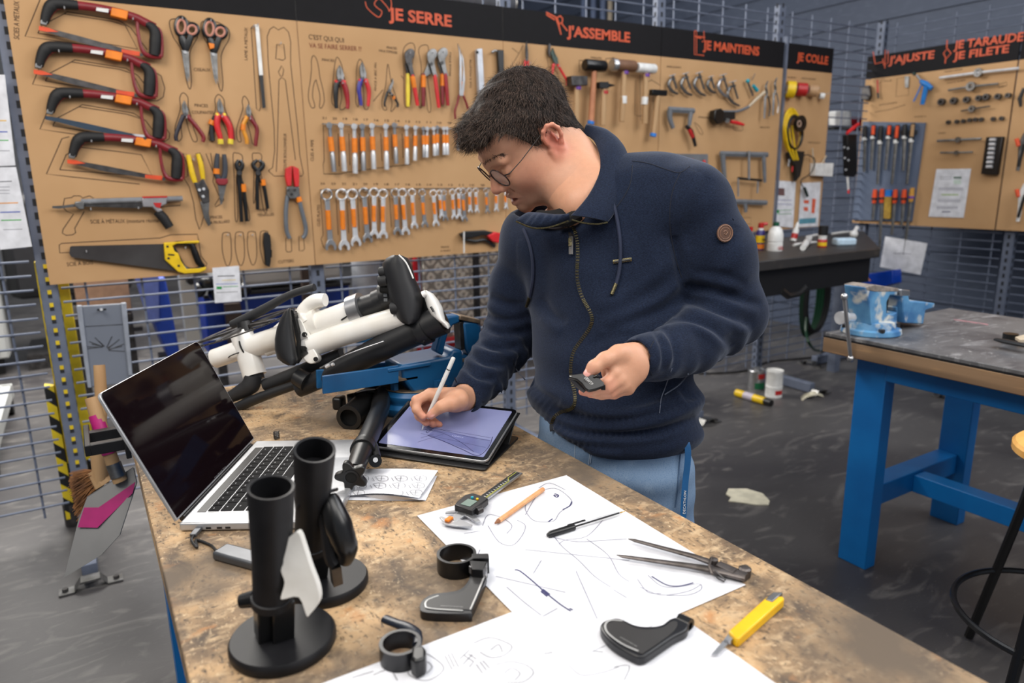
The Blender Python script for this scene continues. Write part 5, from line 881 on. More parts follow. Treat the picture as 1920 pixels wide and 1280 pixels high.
g = MB(); g.cyl(wv_.p((1598,595),.0), wv_.p((1578,596),.0), .016); g.cyl(wv_.p((1584,595),0), wv_.p((1575,596),0), .022); g.build('spindle', M['chrome'], t)
g = MB(); g.tube([wv_.p((1583,558),.03), wv_.p((1595,670),.03)], .0065, 8); g.ball(wv_.p((1583,556),.03), .012, 10, 7); g.ball(wv_.p((1595,672),.03), .012, 10, 7); g.build('handle_rod', M['silver'], t)
# sanding tool lying on the table
t = thing('hand_tool', 'flat black hand tool lying at the right edge of the table', 'tool', onZ(1900,645,.87)); g = MB(); g.tube([onZ(1868,636,.893),onZ(1885,640,.893),onZ(1925,648,.893)], [.012,.018,.014], 10, flat=((0,0,1),.4)); g.build('arm', M['black'], t)
g = MB(); g.cyl(onZ(1893,642,.871), onZ(1893,642,.871)+(0,0,.03), .022); g.build('disc', M['pegblack'], t); g = MB(); g.prism([onZ(x,y,.892) for x, y in ((1903,636),(1925,630),(1930,640),(1912,642))],(0,0,.008)); g.build('cream_blade', mat('cream_arm'), t)
# stool
t = thing('stool', 'round wooden stool with black steel legs and foot ring, cut by the right edge', 'stool', (2.05,.65,0)); g = MB(); g.lathe((2.05,.65,.722),(0,0,1),[(0,0),(.155,0),(.165,.006),(.165,.022),(.158,.029),(0,.029)],40,caps=False); g.build('seat', mat('stool_wood',(224,172,96),.35,rgb2=(206,150,76),scale=6,stretch=(1,6,1)), t)
for a in (1.07,1.07+2.094,1.07+4.189):
    d = V3((math.cos(a),math.sin(a),0)); c = V3((2.05,.65,0)); g = MB(); g.tube(smooth_path([c+d*.06+(0,0,.715),c+d*.12+(0,0,.712),c+d*.15+(0,0,.68),c+d*.20+(0,0,.45),c+d*.31+(0,0,.012)],5), .0125, 10); g.build('leg', M['pegblack'], t)
g = MB(); g.ring((2.05,.65,.28),(0,0,1),.243,.0085,48,8); g.build('foot_ring', M['pegblack'], t)
# grey ribbed panel hanging on the fence, brush and dustpan
t = thing('hanging_panel', 'grey plastic panel with radiating lines hanging on the fence', 'panel', onY(195,640,3.17)); wp = W(lambda x, y, o: onY(x, y, 3.235-o), N_A)
g = MB(); wp.poly(g, [(146,573),(228,568),(248,715),(170,724)], 0, .02); g.build('panel_body', mat('panel_grey',(116,122,134),.45,rgb2=(108,114,126),scale=3), t, bevel=.004)
for q in ([(143,572),(153,571),(172,724),(164,724)],[(226,567),(236,566),(248,700),(240,702)]): g = MB(); wp.poly(g, q, 0,.028); g.build('side_rib', mat('panel_rib',(150,156,168),.45), t, bevel=.003)
g = MB()
for k in range(14):
    a = PI*(.02+k*.074); c = (198,654); 
    if abs(math.cos(a)) < .25: continue
    g.tube([wp.p((c[0]+6*math.cos(a),c[1]-4*math.sin(a)+3*math.cos(a)),.0205), wp.p((c[0]+36*math.cos(a),c[1]-22*math.sin(a)+(-3 if k % 2 else 6)),.0205)], .0015, 4)
g.tube([wp.p((160,612),.0205), wp.p((232,608),.0205)], .0014, 4); g.build('radiating_lines', M['dsteel'], t)
g = MB(); g.tube([wp.p((190,580),.021), wp.p((190,580),.05)], .006, 6); g.build('hook', M['chrome'], t); g = MB(); wp.poly(g, [(182,579),(199,578),(199,581),(182,582)], .020, .0215); g.build('slot', M['black'], t)
# ================================================================== MAIN WORKBENCH
BX0, BX1, BY0, BY1 = .042, .765, -.12, 1.93
benchm = layered('bench_chipboard', (184,152,114), [((70,60,52),240,(1,.35,1),.56,.70,5,.3),((112,94,76),9,(1,1,1),.42,.60,9,.5),((190,164,130),44,(1,1.7,1),.50,.70,8,.6),((82,72,64),15,(1.6,1,1),.54,.72,9,.4),((74,66,60),90,(1,2.0,1),.58,.74,6,.4),((178,126,80),24,(1,1,1),.62,.76,5,.3),((204,180,146),130,(2,1,1),.60,.76,4,.3),((98,86,74),3.0,(1,1,1),.50,.66,8,.3)], rough=.72, bump=.35, spec=.3)
t = thing('main_workbench', 'long workbench with a stained chipboard top filling the foreground', 'workbench', (.4,.9,0))
MB().span((BX0,BY0,ZT-.045),(BX1,BY1,ZT)).build('chipboard_top', benchm, t, bevel=.002)
for x in (BX0+.03,BX1-.13):
    for y in (.1,1.75): MB().span((x,y,0),(x+.07,y+.08,ZT-.045)).build('leg', M['bench_blue'], t)
MB().span((BX0+.03,.18,ZT-.14),(BX0+.08,1.75,ZT-.045)).build('side_rail', M['bench_blue'], t); MB().span((BX1-.11,.18,ZT-.14),(BX1-.06,1.75,ZT-.045)).build('side_rail', M['bench_blue'], t)
class WTc(W):
    def poly(s, g, pts, o0, o1, closed_smooth=0):
        if closed_smooth: pts = [tuple(q[:2]) for q in sp(pts, closed_smooth, closed=True)]
        return g.prism(s.L(pts, o1), V3((0,0,-(o1-o0))))
WT = WTc(lambda x, y, o: T(x, y, o), (0,0,1))
# ---- holder with brush and dustpan at the left side of the bench
t = thing('tool_holder_bracket', 'black plastic bracket on the side of the workbench holding brush and dustpan', 'bracket', (.0,1.80,.84))
g = MB(); g.span((-.035,1.70,.845),(.039,1.72,.87)); g.span((-.035,1.79,.845),(.039,1.81,.87)); g.span((-.045,1.70,.845),(-.033,1.86,.87)); g.span((.03,1.68,.83),(.0405,1.86,.88)); g.build('bracket_body', M['black'], t, bevel=.002)
D0 = 1.70
def Dm(x, y, d=D0): return P(x, y, d)
t = thing('hand_brush', 'wooden hand brush with brown bristles hanging behind the dustpan', 'brush', Dm(185,820,1.76)); g = MB(); g.tube([Dm(186,684,1.76),Dm(190,745,1.76),Dm(189,800,1.76),Dm(186,850,1.77),Dm(190,905,1.78)], [.013,.014,.013,.020,.018], 12); g.build('handle', M['wood'], t)
random.seed(3); g = MB()
for k in range(800):
    u, v = random.random(), random.random(); a = Dm(188+u*8, 882+v*26, 1.77+.03*random.random()); b = Dm(134+v*14+random.uniform(-5,5), 890+v*70+u*10+random.uniform(-8,8), 1.75+.06*random.random()); g.tube([a,(a+b)/2+(0,0,.006),b+V3((random.uniform(-.006,.006),random.uniform(-.006,.006),random.uniform(-.004,.010)))],[.0010,.0010,.0006],3,caps=False)
g.build('bristles', mat('bristle_brown',(140,92,46),.7,rgb2=(100,62,30),scale=40), t, fix=False)
g = MB(); g.tube([Dm(176,880,1.78),Dm(196,905,1.79)],[.02,.03],10); g.build('brush_head', M['wood'], t)
t = thing('dustpan', 'grey metal dustpan with a magenta stripe and a wooden handle', 'dustpan', Dm(200,960)); mg = mat('magenta_tape',(176,30,112),.45); pan = mat('pan_grey',(128,128,128),.4,.3,rgb2=(112,112,112),scale=6)
pf = [Dm(120,1083,1.62),Dm(147,974,1.66),Dm(163,933,1.68),Dm(250,877,1.70),Dm(256,905,1.70),Dm(224,1003,1.66),Dm(190,1040,1.64)]
back_ = unit(np.cross(Dm(250,877,1.7)-Dm(163,933,1.68), Dm(120,1083,1.62)-Dm(163,933,1.68)))
g = MB(); g.prism(pf, FW*.004); g.build('pan_blade', pan, t)
g = MB(); g.prism([Dm(163,933,1.68),Dm(250,877,1.70),Dm(256,905,1.70),Dm(250,877,1.74),Dm(163,933,1.73)][:3]+[Dm(240,884,1.75),Dm(168,930,1.74)], UP*.002-RT*.001); g.build('pan_wall', pan, t)
g = MB(); g.prism([Dm(158,951,1.664),Dm(185,951,1.666),Dm(254,903,1.69),Dm(249,924,1.688),Dm(183,989,1.656),Dm(146,988,1.65)], FW*-.0008); g.build('magenta_stripe', mg, t)
g = MB(); g.tube([Dm(172,745,1.66),Dm(182,780,1.66),Dm(200,835,1.665),Dm(216,880,1.68),Dm(226,902,1.685)],[.015,.0155,.015,.015,.016],12); h = g.build('handle', M['wood'], t)
g = MB(); g.tube([Dm(180,778,1.66),Dm(190,808,1.66)],[.0160,.0158],12); g.build('magenta_band', mg, h); g = MB(); g.tube([Dm(197,828,1.664),Dm(205,850,1.668)],[.0158,.0158],12); g.build('magenta_band', mg, h)
g = MB(); g.tube([Dm(212,868,1.676),Dm(222,893,1.682)],[.0165,.017],12); g.build('metal_socket', M['gsteel'], t)
# ---- laptop
hn, hf = T(335,981,.015), T(480,826,.015); hx = unit(hf-hn); hd = V3((hx[1],-hx[0],0)); LW, LD = .350, .241
t = thing('laptop', 'silver laptop with an open black screen on the left of the workbench', 'laptop', (hn+hf)/2); alu = mat('laptop_alu',(196,197,200),.35,.6)
c0 = hn-(0,0,.0); g = MB(); g.prism([hn, hf, hf+hd*LD, hn+hd*LD], (0,0,-.0135)); g.build('base', alu, t, bevel=.003, seg=3)
def lp(u, v, z=.0): return hn + hx*u + hd*v + V3((0,0,z))
g = MB(); g.prism([lp(.035,.030,.0002),lp(.315,.030,.0002),lp(.315,.135,.0002),lp(.035,.135,.0002)], (0,0,.0002)); kb = g.build('keyboard', alu, t)
keym = mat('key_black',(16,16,18),.7,spec=.15); legend = mat('key_legend',(150,150,154),.6)
kw = MB(); kw.box((0,0,.0007),(.0165,.0165,.0010)); kme = None
def key(u, v, wd, hgt):
    g = MB(); c = lp(u, v, 0); g.box(c+(0,0,.0011), (wd, hgt, .0012), (hx, hd, (0,0,1))); g.m(1); g.box(c-hd*hgt*.12+(0,0,.00172), (.0035,.0018,.00006), (hx,hd,(0,0,1)))
    return g.build('key', [keym, legend], kb)
pit = .0192
for r_ in range(5):
    n = [14,14,13,12,8][r_]; x = .0375
    ws = {0:[1]*13+[1.5],1:[1.5]+[1]*13,2:[1.75]+[1]*11+[1.75],3:[2.25]+[1]*10+[2.25],4:[1,1,1,1.25,5,1.25,1,3]}[r_]; sc = .277/sum(ws)
    for q in ws: key(x+q*sc/2, .0375+.0005+r_*.0200+.0, q*sc-.0026, .0172); x += q*sc
g = MB(); g.prism([lp(.037,.0125,.0002),lp(.313,.0125,.0002),lp(.313,.0265,.0002),lp(.037,.0265,.0002)], (0,0,.0005)); g.build('touch_strip', M['pegblack'], t)
g = MB(); g.prism([lp(.095,.148,.0001),lp(.255,.148,.0001),lp(.255,.236,.0001),lp(.095,.236,.0001)], (0,0,.0003)); g.build('trackpad', mat('pad_alu',(176,178,182),.3,.5), t)
g = MB(); g.cyl(lp(.02,-.003,-.002), lp(.33,-.003,-.002), .005, seg=10); g.build('hinge', M['black'], t)
th = math.radians(66); lv = -hd*math.cos(th)+V3((0,0,1))*math.sin(th); ln = np.cross(hx, lv); ln = ln if ln@hd > 0 else -ln; LL = .229
def sl(u, v, o=0): return hn + V3((0,0,.001)) + hx*u + lv*v + ln*o
rr = .010; outl = [sl(0,.004),sl(LW,.004)] + [sl(LW-rr+rr*math.sin(a), LL-rr+rr*math.cos(a)) for a in np.linspace(PI/2,0,6)] + [sl(rr-rr*math.sin(a), LL-rr+rr*math.cos(a)) for a in np.linspace(0,PI/2,6)]
g = MB(); g.prism(outl, -ln*.005); lid = g.build('screen_lid', alu, t, bevel=.001)
def inset(k): c = sum(outl)/len(outl); return [c+(p-c)*k+ln*.0002 for p in outl]
scr = bpy.data.materials.new('screen_black'); scr.use_nodes = True; b = scr.node_tree.nodes['Principled BSDF']; b.inputs['Base Color'].default_value = (.006,.003,.004,1); b.inputs['Roughness'].default_value = .06; b.inputs['Specular IOR Level'].default_value = .16
g = MB(); g.prism(inset(.982), ln*.0006); g.build('display_glass', scr, lid)
text('maker_lettering', 'MacBook Pro', sl(.150,.008,.0009), sl(.200,.008,.0009), .0026, lv, mat('screen_letter',(110,110,112),.5), t, depth=.0001)
g = MB()
for v in (.045,.062,.075): g.box(lp(-.0002,v,-.0085)-hx*.0, (.0006,.008,.003), (hx,hd,(0,0,1)))
g.build('ports', M['black'], t)
# hub + cable
t = thing('usb_adapter', 'grey aluminium adapter block lying between laptop and black tubes', 'adapter', T(450,1035)); hgm = mat('space_grey',(96,98,102),.35,.6)
a, b_ = T(412,1033,.007), T(520,1062,.007); x = unit(b_-a); a, b_ = a+x*.0, a+x*.11; g = MB(); g.box((a+b_)/2, (.11,.03,.0135), (x, V3((-x[1],x[0],0)), (0,0,1))); g.build('adapter_body', hgm, t, bevel=.004, seg=3)
g = MB(); g.tube(smooth_path([lp(-.022,.032,-.008), lp(-.036,.034,-.010), lp(-.055,.05,-.011), T(368,1012,.003), T(395,1022,.003), a-x*.008, a],6), .0022, 8); g.build('cable', M['black'], t)
g = MB(); g.box(lp(-.012,.031,-.0085), (.024,.010,.0055), (hx,hd,(0,0,1))); g.build('usb_plug', hgm, t, bevel=.001)
# ---- spring
t = thing('compression_spring', 'small black coil spring standing behind the laptop', 'spring', T(519,822)); c = T(519,823); g = MB(); g.tube([c+V3((.0055*math.cos(a),.0055*math.sin(a),.0015+a*.0005)) for a in np.linspace(0,2*PI*5,90)], .0011, 6); g.build('coil', M['dsteel'], t)
# ---- the two black stands made of tube and round foot
def stand(label, base, bR, tube_pts, rs, ztop, clay):
    c = T(*base); t = thing('seat_tube_stand', label, 'stand', c, 'black tube stands on the workbench')
    return t, c
glossb = mat('printed_black',(24,24,27),.5,rgb2=(15,15,18),scale=30,spec=.3)
def mkstand(label, cpx, R, top, bot, rt, rb, inner_col):
    c = T(*cpx); t = thing('tube_stand', label, 'stand', c, 'black tube stands on the workbench')
    g = MB(); g.lathe(c+(0,0,.0005),(0,0,1),[(0,0),(R*.97,0),(R,.003),(R,.011),(R*.96,.0145),(0,.0145)],56,caps=False); g.build('round_foot', glossb, t)
    return t, c
# near stand
dn = dict(n=1)
def pz(px, py, z): return T(px, py, z)
for lab, cpx, R, up_, lo_, r0, r1, zt_, near in (
  ('near black tube stand with a white clay lump on its side', (532,1208), .0605, (508,912), (512,1192), .0245, .0215, .200, True),
  ('far black tube stand with a shiny black bracket on its side', (612,1098), .0555, (590,842), (580,1080), .0245, .0205, .205, False)):
    t, c = mkstand(lab, cpx, R, None, None, 0, 0, 0)
    foot = T(*lo_, .0145); dep_ = (foot-CAM)@FW
    # tube axis: foot point straight up with the small lean seen in the photo
    r = ray(*up_); k = (foot+V3((0,0,zt_))-CAM); top = CAM + r*((foot[2]+zt_-H)/r[2]); top = np.array([foot[0]*.55+top[0]*.45, foot[1]*.55+top[1]*.45, foot[2]+zt_]) if False else top
    ax = top-foot; Lx = np.linalg.norm(ax)
    g = MB(); g.lathe(foot+ax*.26, ax, [(r1*1.02,0),(r1,.004),(r1,Lx*.30),(r0,Lx*.74-.002),(r0*.985,Lx*.74),(r0*.86,Lx*.74-.001),(r0*.86,Lx*.60),(0,Lx*.60)], 40, caps=False); g.build('tube', glossb, t)
    g = MB(); g.lathe(foot+ax*.25, ax, [(r1*1.1,0),(r1*1.1,Lx*.045),(r1,Lx*.05)], 32); g.build('tube_collar', glossb, t)
    g = MB(); 
    for q, dx in ((0,-.007),(1,.010)): g.tube([foot+RT*dx*(1 if near else .9)+(0,0,.0), foot+ax*.28+RT*dx], [.012,.0125], 10, square=True)
    g.build('stem_bars', M['pegblack'], t, bevel=.002)
    if near:
        q_ = T(470,1140,.07); g = MB(); g.tube([foot+ax*.27-RT*.020, foot+ax*.25-RT*.036], [.010,.008], 12); g.build('side_knob', M['pegblack'], t)
        d_ = (foot+ax*.5-CAM)@FW
        g = MB(); o = d_-.024; cl = [(560,998),(546,1004),(526,1020),(524,1032),(531,1052),(526,1070),(533,1092),(526,1120),(531,1124),(560,1120),(574,1154),(581,1152),(598,1128),(596,1100),(582,1062),(572,1030)]
        g.prism([P(x,y,o+.014*((y-1000)/150)) for x,y in [tuple(p_[:2]) for p_ in sp(cl,3,closed=True)]], FW*.012); cq = g.build('clay_lump', mat('white_clay',(228,226,220),.7,rgb2=(214,211,204),scale=25,bump=.5), t, bevel=.005, seg=3)
    else:
        d_ = (foot+ax*.5-CAM)@FW; o = d_-.015
        g = MB(); g.tube(smooth_path([P(616,930,o),P(626,960,o-.006),P(640,1000,o-.008),P(650,1030,o-.006),P(646,1052,o)],4), [.010,.012,.013,.014,.015,.016,.017,.017,.016,.016,.015,.015,.014,.012,.011,.010,.009][:17], 14); g.build('side_bracket', M['pegblack'], t)
        g = MB(); g.tube(smooth_path([P(600,935,o+.0),P(612,980,o),P(620,1040,o),P(630,1058,o)],3), .009, 10); g.build('inner_bracket', glossb, t)
        g = MB(); g.tube(smooth_path([P(558,953,d_-.028),P(563,944,d_-.033),P(590,930,d_-.036),P(615,922,d_-.030),P(632,917,d_-.014)],6), .0022, 8); g.build('tie_strap', M['black'], t)
        g = MB(); g.tube([P(628,1060,o),P(632,1092,o+.012)],[.006,.006],8,square=True); g.build('chrome_bolt_plate', M['dsteel'], t)
# ---- papers
def mark_lines(par, W_, lists, m_, r=.0009, o=.0011):
    g = MB()
    for L_ in lists:
        pts = [W_(x,y,o) for x, y in L_]
        g.tube(pts, r, 4, flat=((0,0,1),.2))
    g.build('sketch_lines', m_, par, fix=False, smooth=False)
def cv(*pts, n=4): return [tuple(p[:2]) for p in sp(pts, n)]
def sheet(label, corners, o, lists=(), m_=None, thick=.0004, r=.0008, extra=None):
    t = thing('paper_sheet', label, 'paper', corners[0]); g = MB(); g.prism([p+(0,0,o) for p in corners], (0,0,thick)); g.build('sheet', M['paper'], t)
    if lists: mark_lines(t, T, lists, m_ or M['graphite'], r, o+thick+.0002)
    if extra: mark_lines(t, T, extra, M['screenink'], r*1.5, o+thick+.0003)
    return t
pl_, pt_, pr_ = T(782,968), T(1062,892), T(1398,1098); pb_ = pl_+pr_-pt_
sheet('large white sheet with pencil sketches, lying in the middle of the workbench', [pl_,pt_,pr_,pb_], .0012, [
 cv((985,965),(1010,925),(1040,915),(1065,930),(1072,945),(1050,960),(1040,975),(1025,978),(1000,975),(985,955),(990,935)), cv((1010,915),(1030,905),(1060,918)),
 cv((905,985),(915,965),(940,970),(960,985),(950,1000)), cv((915,985),(935,1015),(960,1022),(978,1005),(985,985),(970,975)), cv((1030,1005),(1080,1015),(1140,1012),(1175,1010)), cv((1035,1000),(1055,1025),(1085,1050),(1115,1080),(1145,1100)),
 cv((1048,1020),(1060,1012),(1100,1005),(1130,975)), cv((1100,1010),(1140,1040),(1160,1075),(1180,1090)), cv((950,1100),(985,1130),(1015,1153)), [(1018,1155),(1045,1140)], [(1080,1070),(1120,1160)], cv((1200,1100),(1240,1115),(1290,1108),(1315,1095)), cv((1195,1085),(1215,1110),(1240,1112)), [(1150,1105),(1175,1120)], [(985,1030),(1180,1050)], [(930,1080),(1060,1110)],
 cv((1215,1078),(1240,1098),(1270,1100),(1310,1094),(1314,1105),(1290,1115),(1250,1116)), [(870,1000),(900,995)], [(1015,1050),(1000,1075)], cv((900,1030),(890,1060),(905,1085))], extra=[
 cv((965,1068),(975,1070),(1000,1090),(1020,1108),(1050,1132),(1070,1145)), [(1016,1106),(1028,1116)], [(1018,1104),(1031,1114)], [(1014,1108),(1026,1118)], cv((1040,925),(1047,928),(1044,932),(1038,928)), [(1039,927),(1047,930)], cv((1055,955),(1068,948),(1072,940)), [(1028,978),(1036,972)], cv((1222,1080),(1250,1096),(1275,1098),(1300,1092)), [(1068,1140),(1074,1143)]])
u_ = unit(T(955,1150)-T(610,1280)); v_ = V3((u_[1],-u_[0],0)); q0 = T(596,1285)
sheet('large white sheet with small pencil thumbnails at the bottom edge of the photo', [q0, q0+u_*.415, q0+u_*.415+v_*.293, q0+v_*.293], .0004, [
 cv((740,1235),(770,1222),(800,1225),(832,1250),(815,1270),(790,1275),(765,1262),(775,1245)), cv((785,1245),(800,1240),(810,1250),(800,1262)), cv((888,1205),(915,1195),(940,1200),(960,1212),(945,1228),(920,1232),(900,1222)), cv((920,1218),(935,1208),(942,1222)), cv((930,1245),(960,1240),(990,1248),(1000,1262),(980,1278),(950,1278)), cv((945,1262),(960,1252),(975,1262),(965,1275)),
 [(840,1225),(852,1250)],[(846,1223),(860,1250)],[(834,1228),(848,1255)],[(870,1228),(888,1240),(880,1250)],[(878,1225),(893,1235)],[(893,1245),(905,1262)],[(900,1240),(912,1256)],[(905,1238),(918,1252)], cv((1020,1225),(1080,1218),(1130,1222)), cv((1065,1245),(1090,1265),(1130,1260),(1160,1250)), cv((1150,1250),(1180,1248),(1170,1275)), cv((700,1265),(730,1255),(745,1275)), [(660,1270),(700,1258)], [(862,1235),(880,1218)], [(868,1245),(886,1226)]], m_=mat('dark_graphite',(110,110,116),.8), r=.0006)
t = thing('folded_sketch_sheet', 'small folded white sheet covered with small drawings beside the laptop', 'paper', T(730,915)); s_ = [T(640,935,.010),T(655,885,.010),T(822,888,.010),T(790,936,.010)]
g = MB(); N_ = 12
top = [[(T(652,886,.0)*(1-u)+T(822,889,.0)*u)+(0,0,.006+.004*math.sin(u*2.6)), (T(640,934,.0)*(1-u)+T(786,938,.0)*u)+(0,0,.003+.008*math.sin(u*3.0))] for u in np.linspace(0,1,N_)]
g.loft(top, closed_ring=False, caps=False); o = g.build('top_leaf', M['paper'], t, fix=False)
g = MB(); g.loft([[(T(660,890)*(1-u)+T(820,893)*u)+(0,0,.0015), (T(650,938)*(1-u)+T(798,940)*u)+(0,0,.001)] for u in np.linspace(0,1,4)], closed_ring=False, caps=False); g.build('lower_leaf', M['paper'], t, fix=False)
g = MB(); g.loft([[T(640,934,.003)*(1-u)+T(786,938,.005)*u+(0,0,.008*math.sin(u*3.0)), T(690+u*10,940,.0)*(1-u)+T(800,938,.0)*u+(0,0,.0008)] for u in np.linspace(.3,1,6)], closed_ring=False, caps=False); g.build('side_leaf', M['paper'], t, fix=False)
for a in range(3):
    for b_ in range(4):
        x, y = 668+b_*36+a*-4, 893+a*13.5; mark_lines(t, T, [cv((x,y),(x+10,y-2),(x+22,y),(x+22,y+7),(x+8,y+8),(x,y)), [(x+3,y+3),(x+18,y+4)], [(x-6,y+2),(x-2,y+8)], [(x+12,y-1),(x+10,y+8)]], mat('dark_graphite'), .0004, .0112-.002*(a==2))
# ---- tablet on its cover
t = thing('tablet', 'tablet with a lavender sketch screen, propped on a black cover under the hand', 'tablet', T(800,840)); zb, zf = .060, .014
BL, BR = T(703,836,zf), T(905,864,zf); bu = unit(BR-BL); bv0 = V3((-bu[1],bu[0],0)); WD_, HT_ = .2476, .1785; sn = (zb-zf)/HT_; bv = bv0*math.sqrt(1-sn*sn)+V3((0,0,sn)); bn = np.cross(bu, bv); BL = (BL+BR)/2-bu*WD_/2
def tp(u, v, o=0): return BL + bu*u + bv*v + bn*o
def rrect(f, x0, y0, x1, y1, r, o): return [f(x+r*math.cos(a), y+r*math.sin(a), o) for x, y, a0 in ((x1-r,y1-r,0),(x0+r,y1-r,PI/2),(x0+r,y0+r,PI),(x1-r,y0+r,1.5*PI)) for a in np.linspace(a0,a0+PI/2,5)]
g = MB(); g.prism(rrect(tp,0,0,WD_,HT_,.012,0), -bn*.006); body = g.build('tablet_body', alu, t, bevel=.0015)
g = MB(); g.prism(rrect(tp,.001,.001,WD_-.001,HT_-.001,.011,.0002), bn*.0006); g.build('glass_bezel', mat('bezel',(10,10,12),.12), t)
scm = mat('tablet_screen',(126,131,172),.12,rgb2=(120,125,166),scale=4,emit=.10)
g = MB(); g.prism(rrect(tp,.010,.010,WD_-.010,HT_-.010,.003,.0009), bn*.0003); sc_ = g.build('display', scm, t)
def scl(L_, r=.0005): 
    g = MB(); g.tube([tp(WD_*u, HT_*v, .0014) for u, v in L_], r, 4, flat=(bn,.2)); return g
g = MB()
for L_, r in ((cv((.38,.34),(.40,.43),(.46,.44),(.60,.40),(.80,.36),(.93,.35)),.0005),(cv((.34,.40),(.50,.38),(.7,.26),(.86,.12)),.0005),([(.36,.16),(.52,.36)],.0004),([(.36,.24),(.44,.34)],.0004),(cv((.93,.42),(.95,.25),(.93,.10),(.88,.07),(.75,.14),(.55,.24),(.40,.30)),.0008),([(.30,.38),(.52,.44),(.92,.40)],.0003),([(.33,.32),(.93,.22)],.0003),(cv((.38,.34),(.36,.38),(.40,.43)),.0006)):
    g.tube([tp(WD_*u, HT_*v, .0014) for u, v in L_], r, 4, flat=(bn,.2))
g.build('drawn_lines', M['screenink'], t, fix=False)
g = MB(); g.prism([tp(WD_*u, HT_*v, .00125) for u, v in ((.42,.42),(.93,.36),(.95,.24),(.92,.10),(.75,.16),(.5,.26),(.40,.31))], bn*.0001); g.build('shaded_shape', mat('screen_shade',(100,106,152),.15,emit=.2), t)
text('drawn_lettering', 'OMEO', tp(WD_*.60,HT_*.345,.0014), tp(WD_*.70,HT_*.33,.0014), .005, bv, mat('screen_light',(170,176,220),.4), t, depth=.0001)
g = MB()
for k in range(4): g.prism([tp(.014+a_, HT_-.020-k*.008+b_, .0013) for a_, b_ in ((0,0),(.0025,0),(.0025,.003),(0,.003))], bn*.0001)
g.build('toolbar_icons', M['screenink'], t)
g = MB(); cz = T(705,850); g.prism(rrect(lambda u,v,o: BL+bu*u+bv0*v+V3((0,0,-BL[2]+ZT+o)), -.012,-.016,WD_+.004,.165,.008,.0008), (0,0,.004)); g.prism([tp(-.012,0,-.0065),tp(WD_+.003,0,-.0065),tp(WD_+.003,HT_,-.0065),tp(-.012,HT_,-.0065)], -bn*.003)
q1 = [BL+bu*u+bv0*.115+V3((0,0,-BL[2]+ZT+.004)) for u in (.0,WD_)]; g.prism([q1[0],q1[1],tp(WD_,.16,-.009),tp(0,.16,-.009)], bv0*.003); g.build('folding_cover', M['black'], t, bevel=.0012)
g = MB(); g.prism([BL+bu*u+bv0*v+V3((0,0,z-BL[2]+ZT)) for u, v, z in ((-.004,-.014,.005),(-.004,.01,.010),(-.004,.15,.05),(-.004,.16,.005))], -bu*.004); g.build('cover_side_flap', M['black'], t)
# ---- digital caliper
t = thing('digital_caliper', 'digital caliper with a black body and yellow lines on the large sheet', 'caliper', T(900,930)); a, b_ = T(846,980,.006), T(973,888,.006); x = unit(b_-a); y = V3((-x[1],x[0],0)); Lc = np.linalg.norm(b_-a)
def cp(u, v, z=0): return a+x*u+y*v+V3((0,0,z-.003))
g = MB(); g.box(cp(Lc/2,0,.005),(Lc,.016,.0035),(x,y,(0,0,1))); g.build('beam', M['silver'], t, bevel=.0005)
g = MB(); g.box(cp(Lc*.68,.0015,.0071),(Lc*.60,.0105,.0006),(x,y,(0,0,1))); g.build('scale_strip', M['black'], t)
g = MB(); g.tube([cp(Lc*.40,-.0045,.0075),cp(Lc*.80,-.0045,.0075),cp(Lc*.84,.003,.0075),cp(Lc*.98,.003,.0075)], .0006, 4); g.build('yellow_line', mat('scale_yellow',(214,214,90),.5), t)
for k in range(12): g = MB(); g.box(cp(Lc*(.42+k*.035),-.001,.0075),(.0012,.004,.0002),(x,y,(0,0,1))); g.build('scale_tick', M['white'], t)
g = MB(); g.prism([cp(.030,-.020,.004),cp(.078,-.020,.004),cp(.082,-.010,.004),cp(.084,.014,.004),cp(.072,.022,.004),cp(.046,.020,.004),cp(.032,.016,.004)], (0,0,.012)); g.build('slider_body', M['black'], t, bevel=.002)
g = MB(); g.prism([cp(.038,-.010,.0162),cp(.060,-.010,.0162),cp(.060,.008,.0162),cp(.038,.008,.0162)], (0,0,.0006)); g.build('display', mat('lcd',(120,140,130),.3), t)
g = MB(); g.cyl(cp(.066,.004,.016),cp(.066,.004,.0185),.0025,seg=10); g.build('green_button', M['teal'], t); g = MB(); g.cyl(cp(.066,-.006,.016),cp(.066,-.006,.018),.0022,seg=10); g.build('button', M['yellow'], t); g = MB(); g.cyl(cp(.040,-.021,.010),cp(.050,-.024,.010),.006,seg=12); g.build('thumb_roller', M['orange'] if False else M['dsteel'], t)
g = MB(); g.box(cp(.0,.004,.0085),(.014,.008,.004),(x,y,(0,0,1))); g.build('orange_sticker', M['tape'], t, bevel=.001)
for nm, pts in (('fixed_jaw', [(-.012,.008),(.012,.008),(.012,-.008),(.006,-.036),(.0,-.038),(-.010,-.010)]), ('sliding_jaw', [(.026,-.008),(.042,-.010),(.022,-.040),(.016,-.036)]), ('upper_jaw', [(-.008,.008),(.004,.008),(.006,.024),(.002,.024)]), ('upper_sliding_jaw', [(.030,.008),(.040,.010),(.022,.026),(.018,.024)])):
    g = MB(); g.prism([cp(u,v,.0035) for u, v in pts], (0,0,.003)); g.build(nm, M['silver'], t, bevel=.0005)
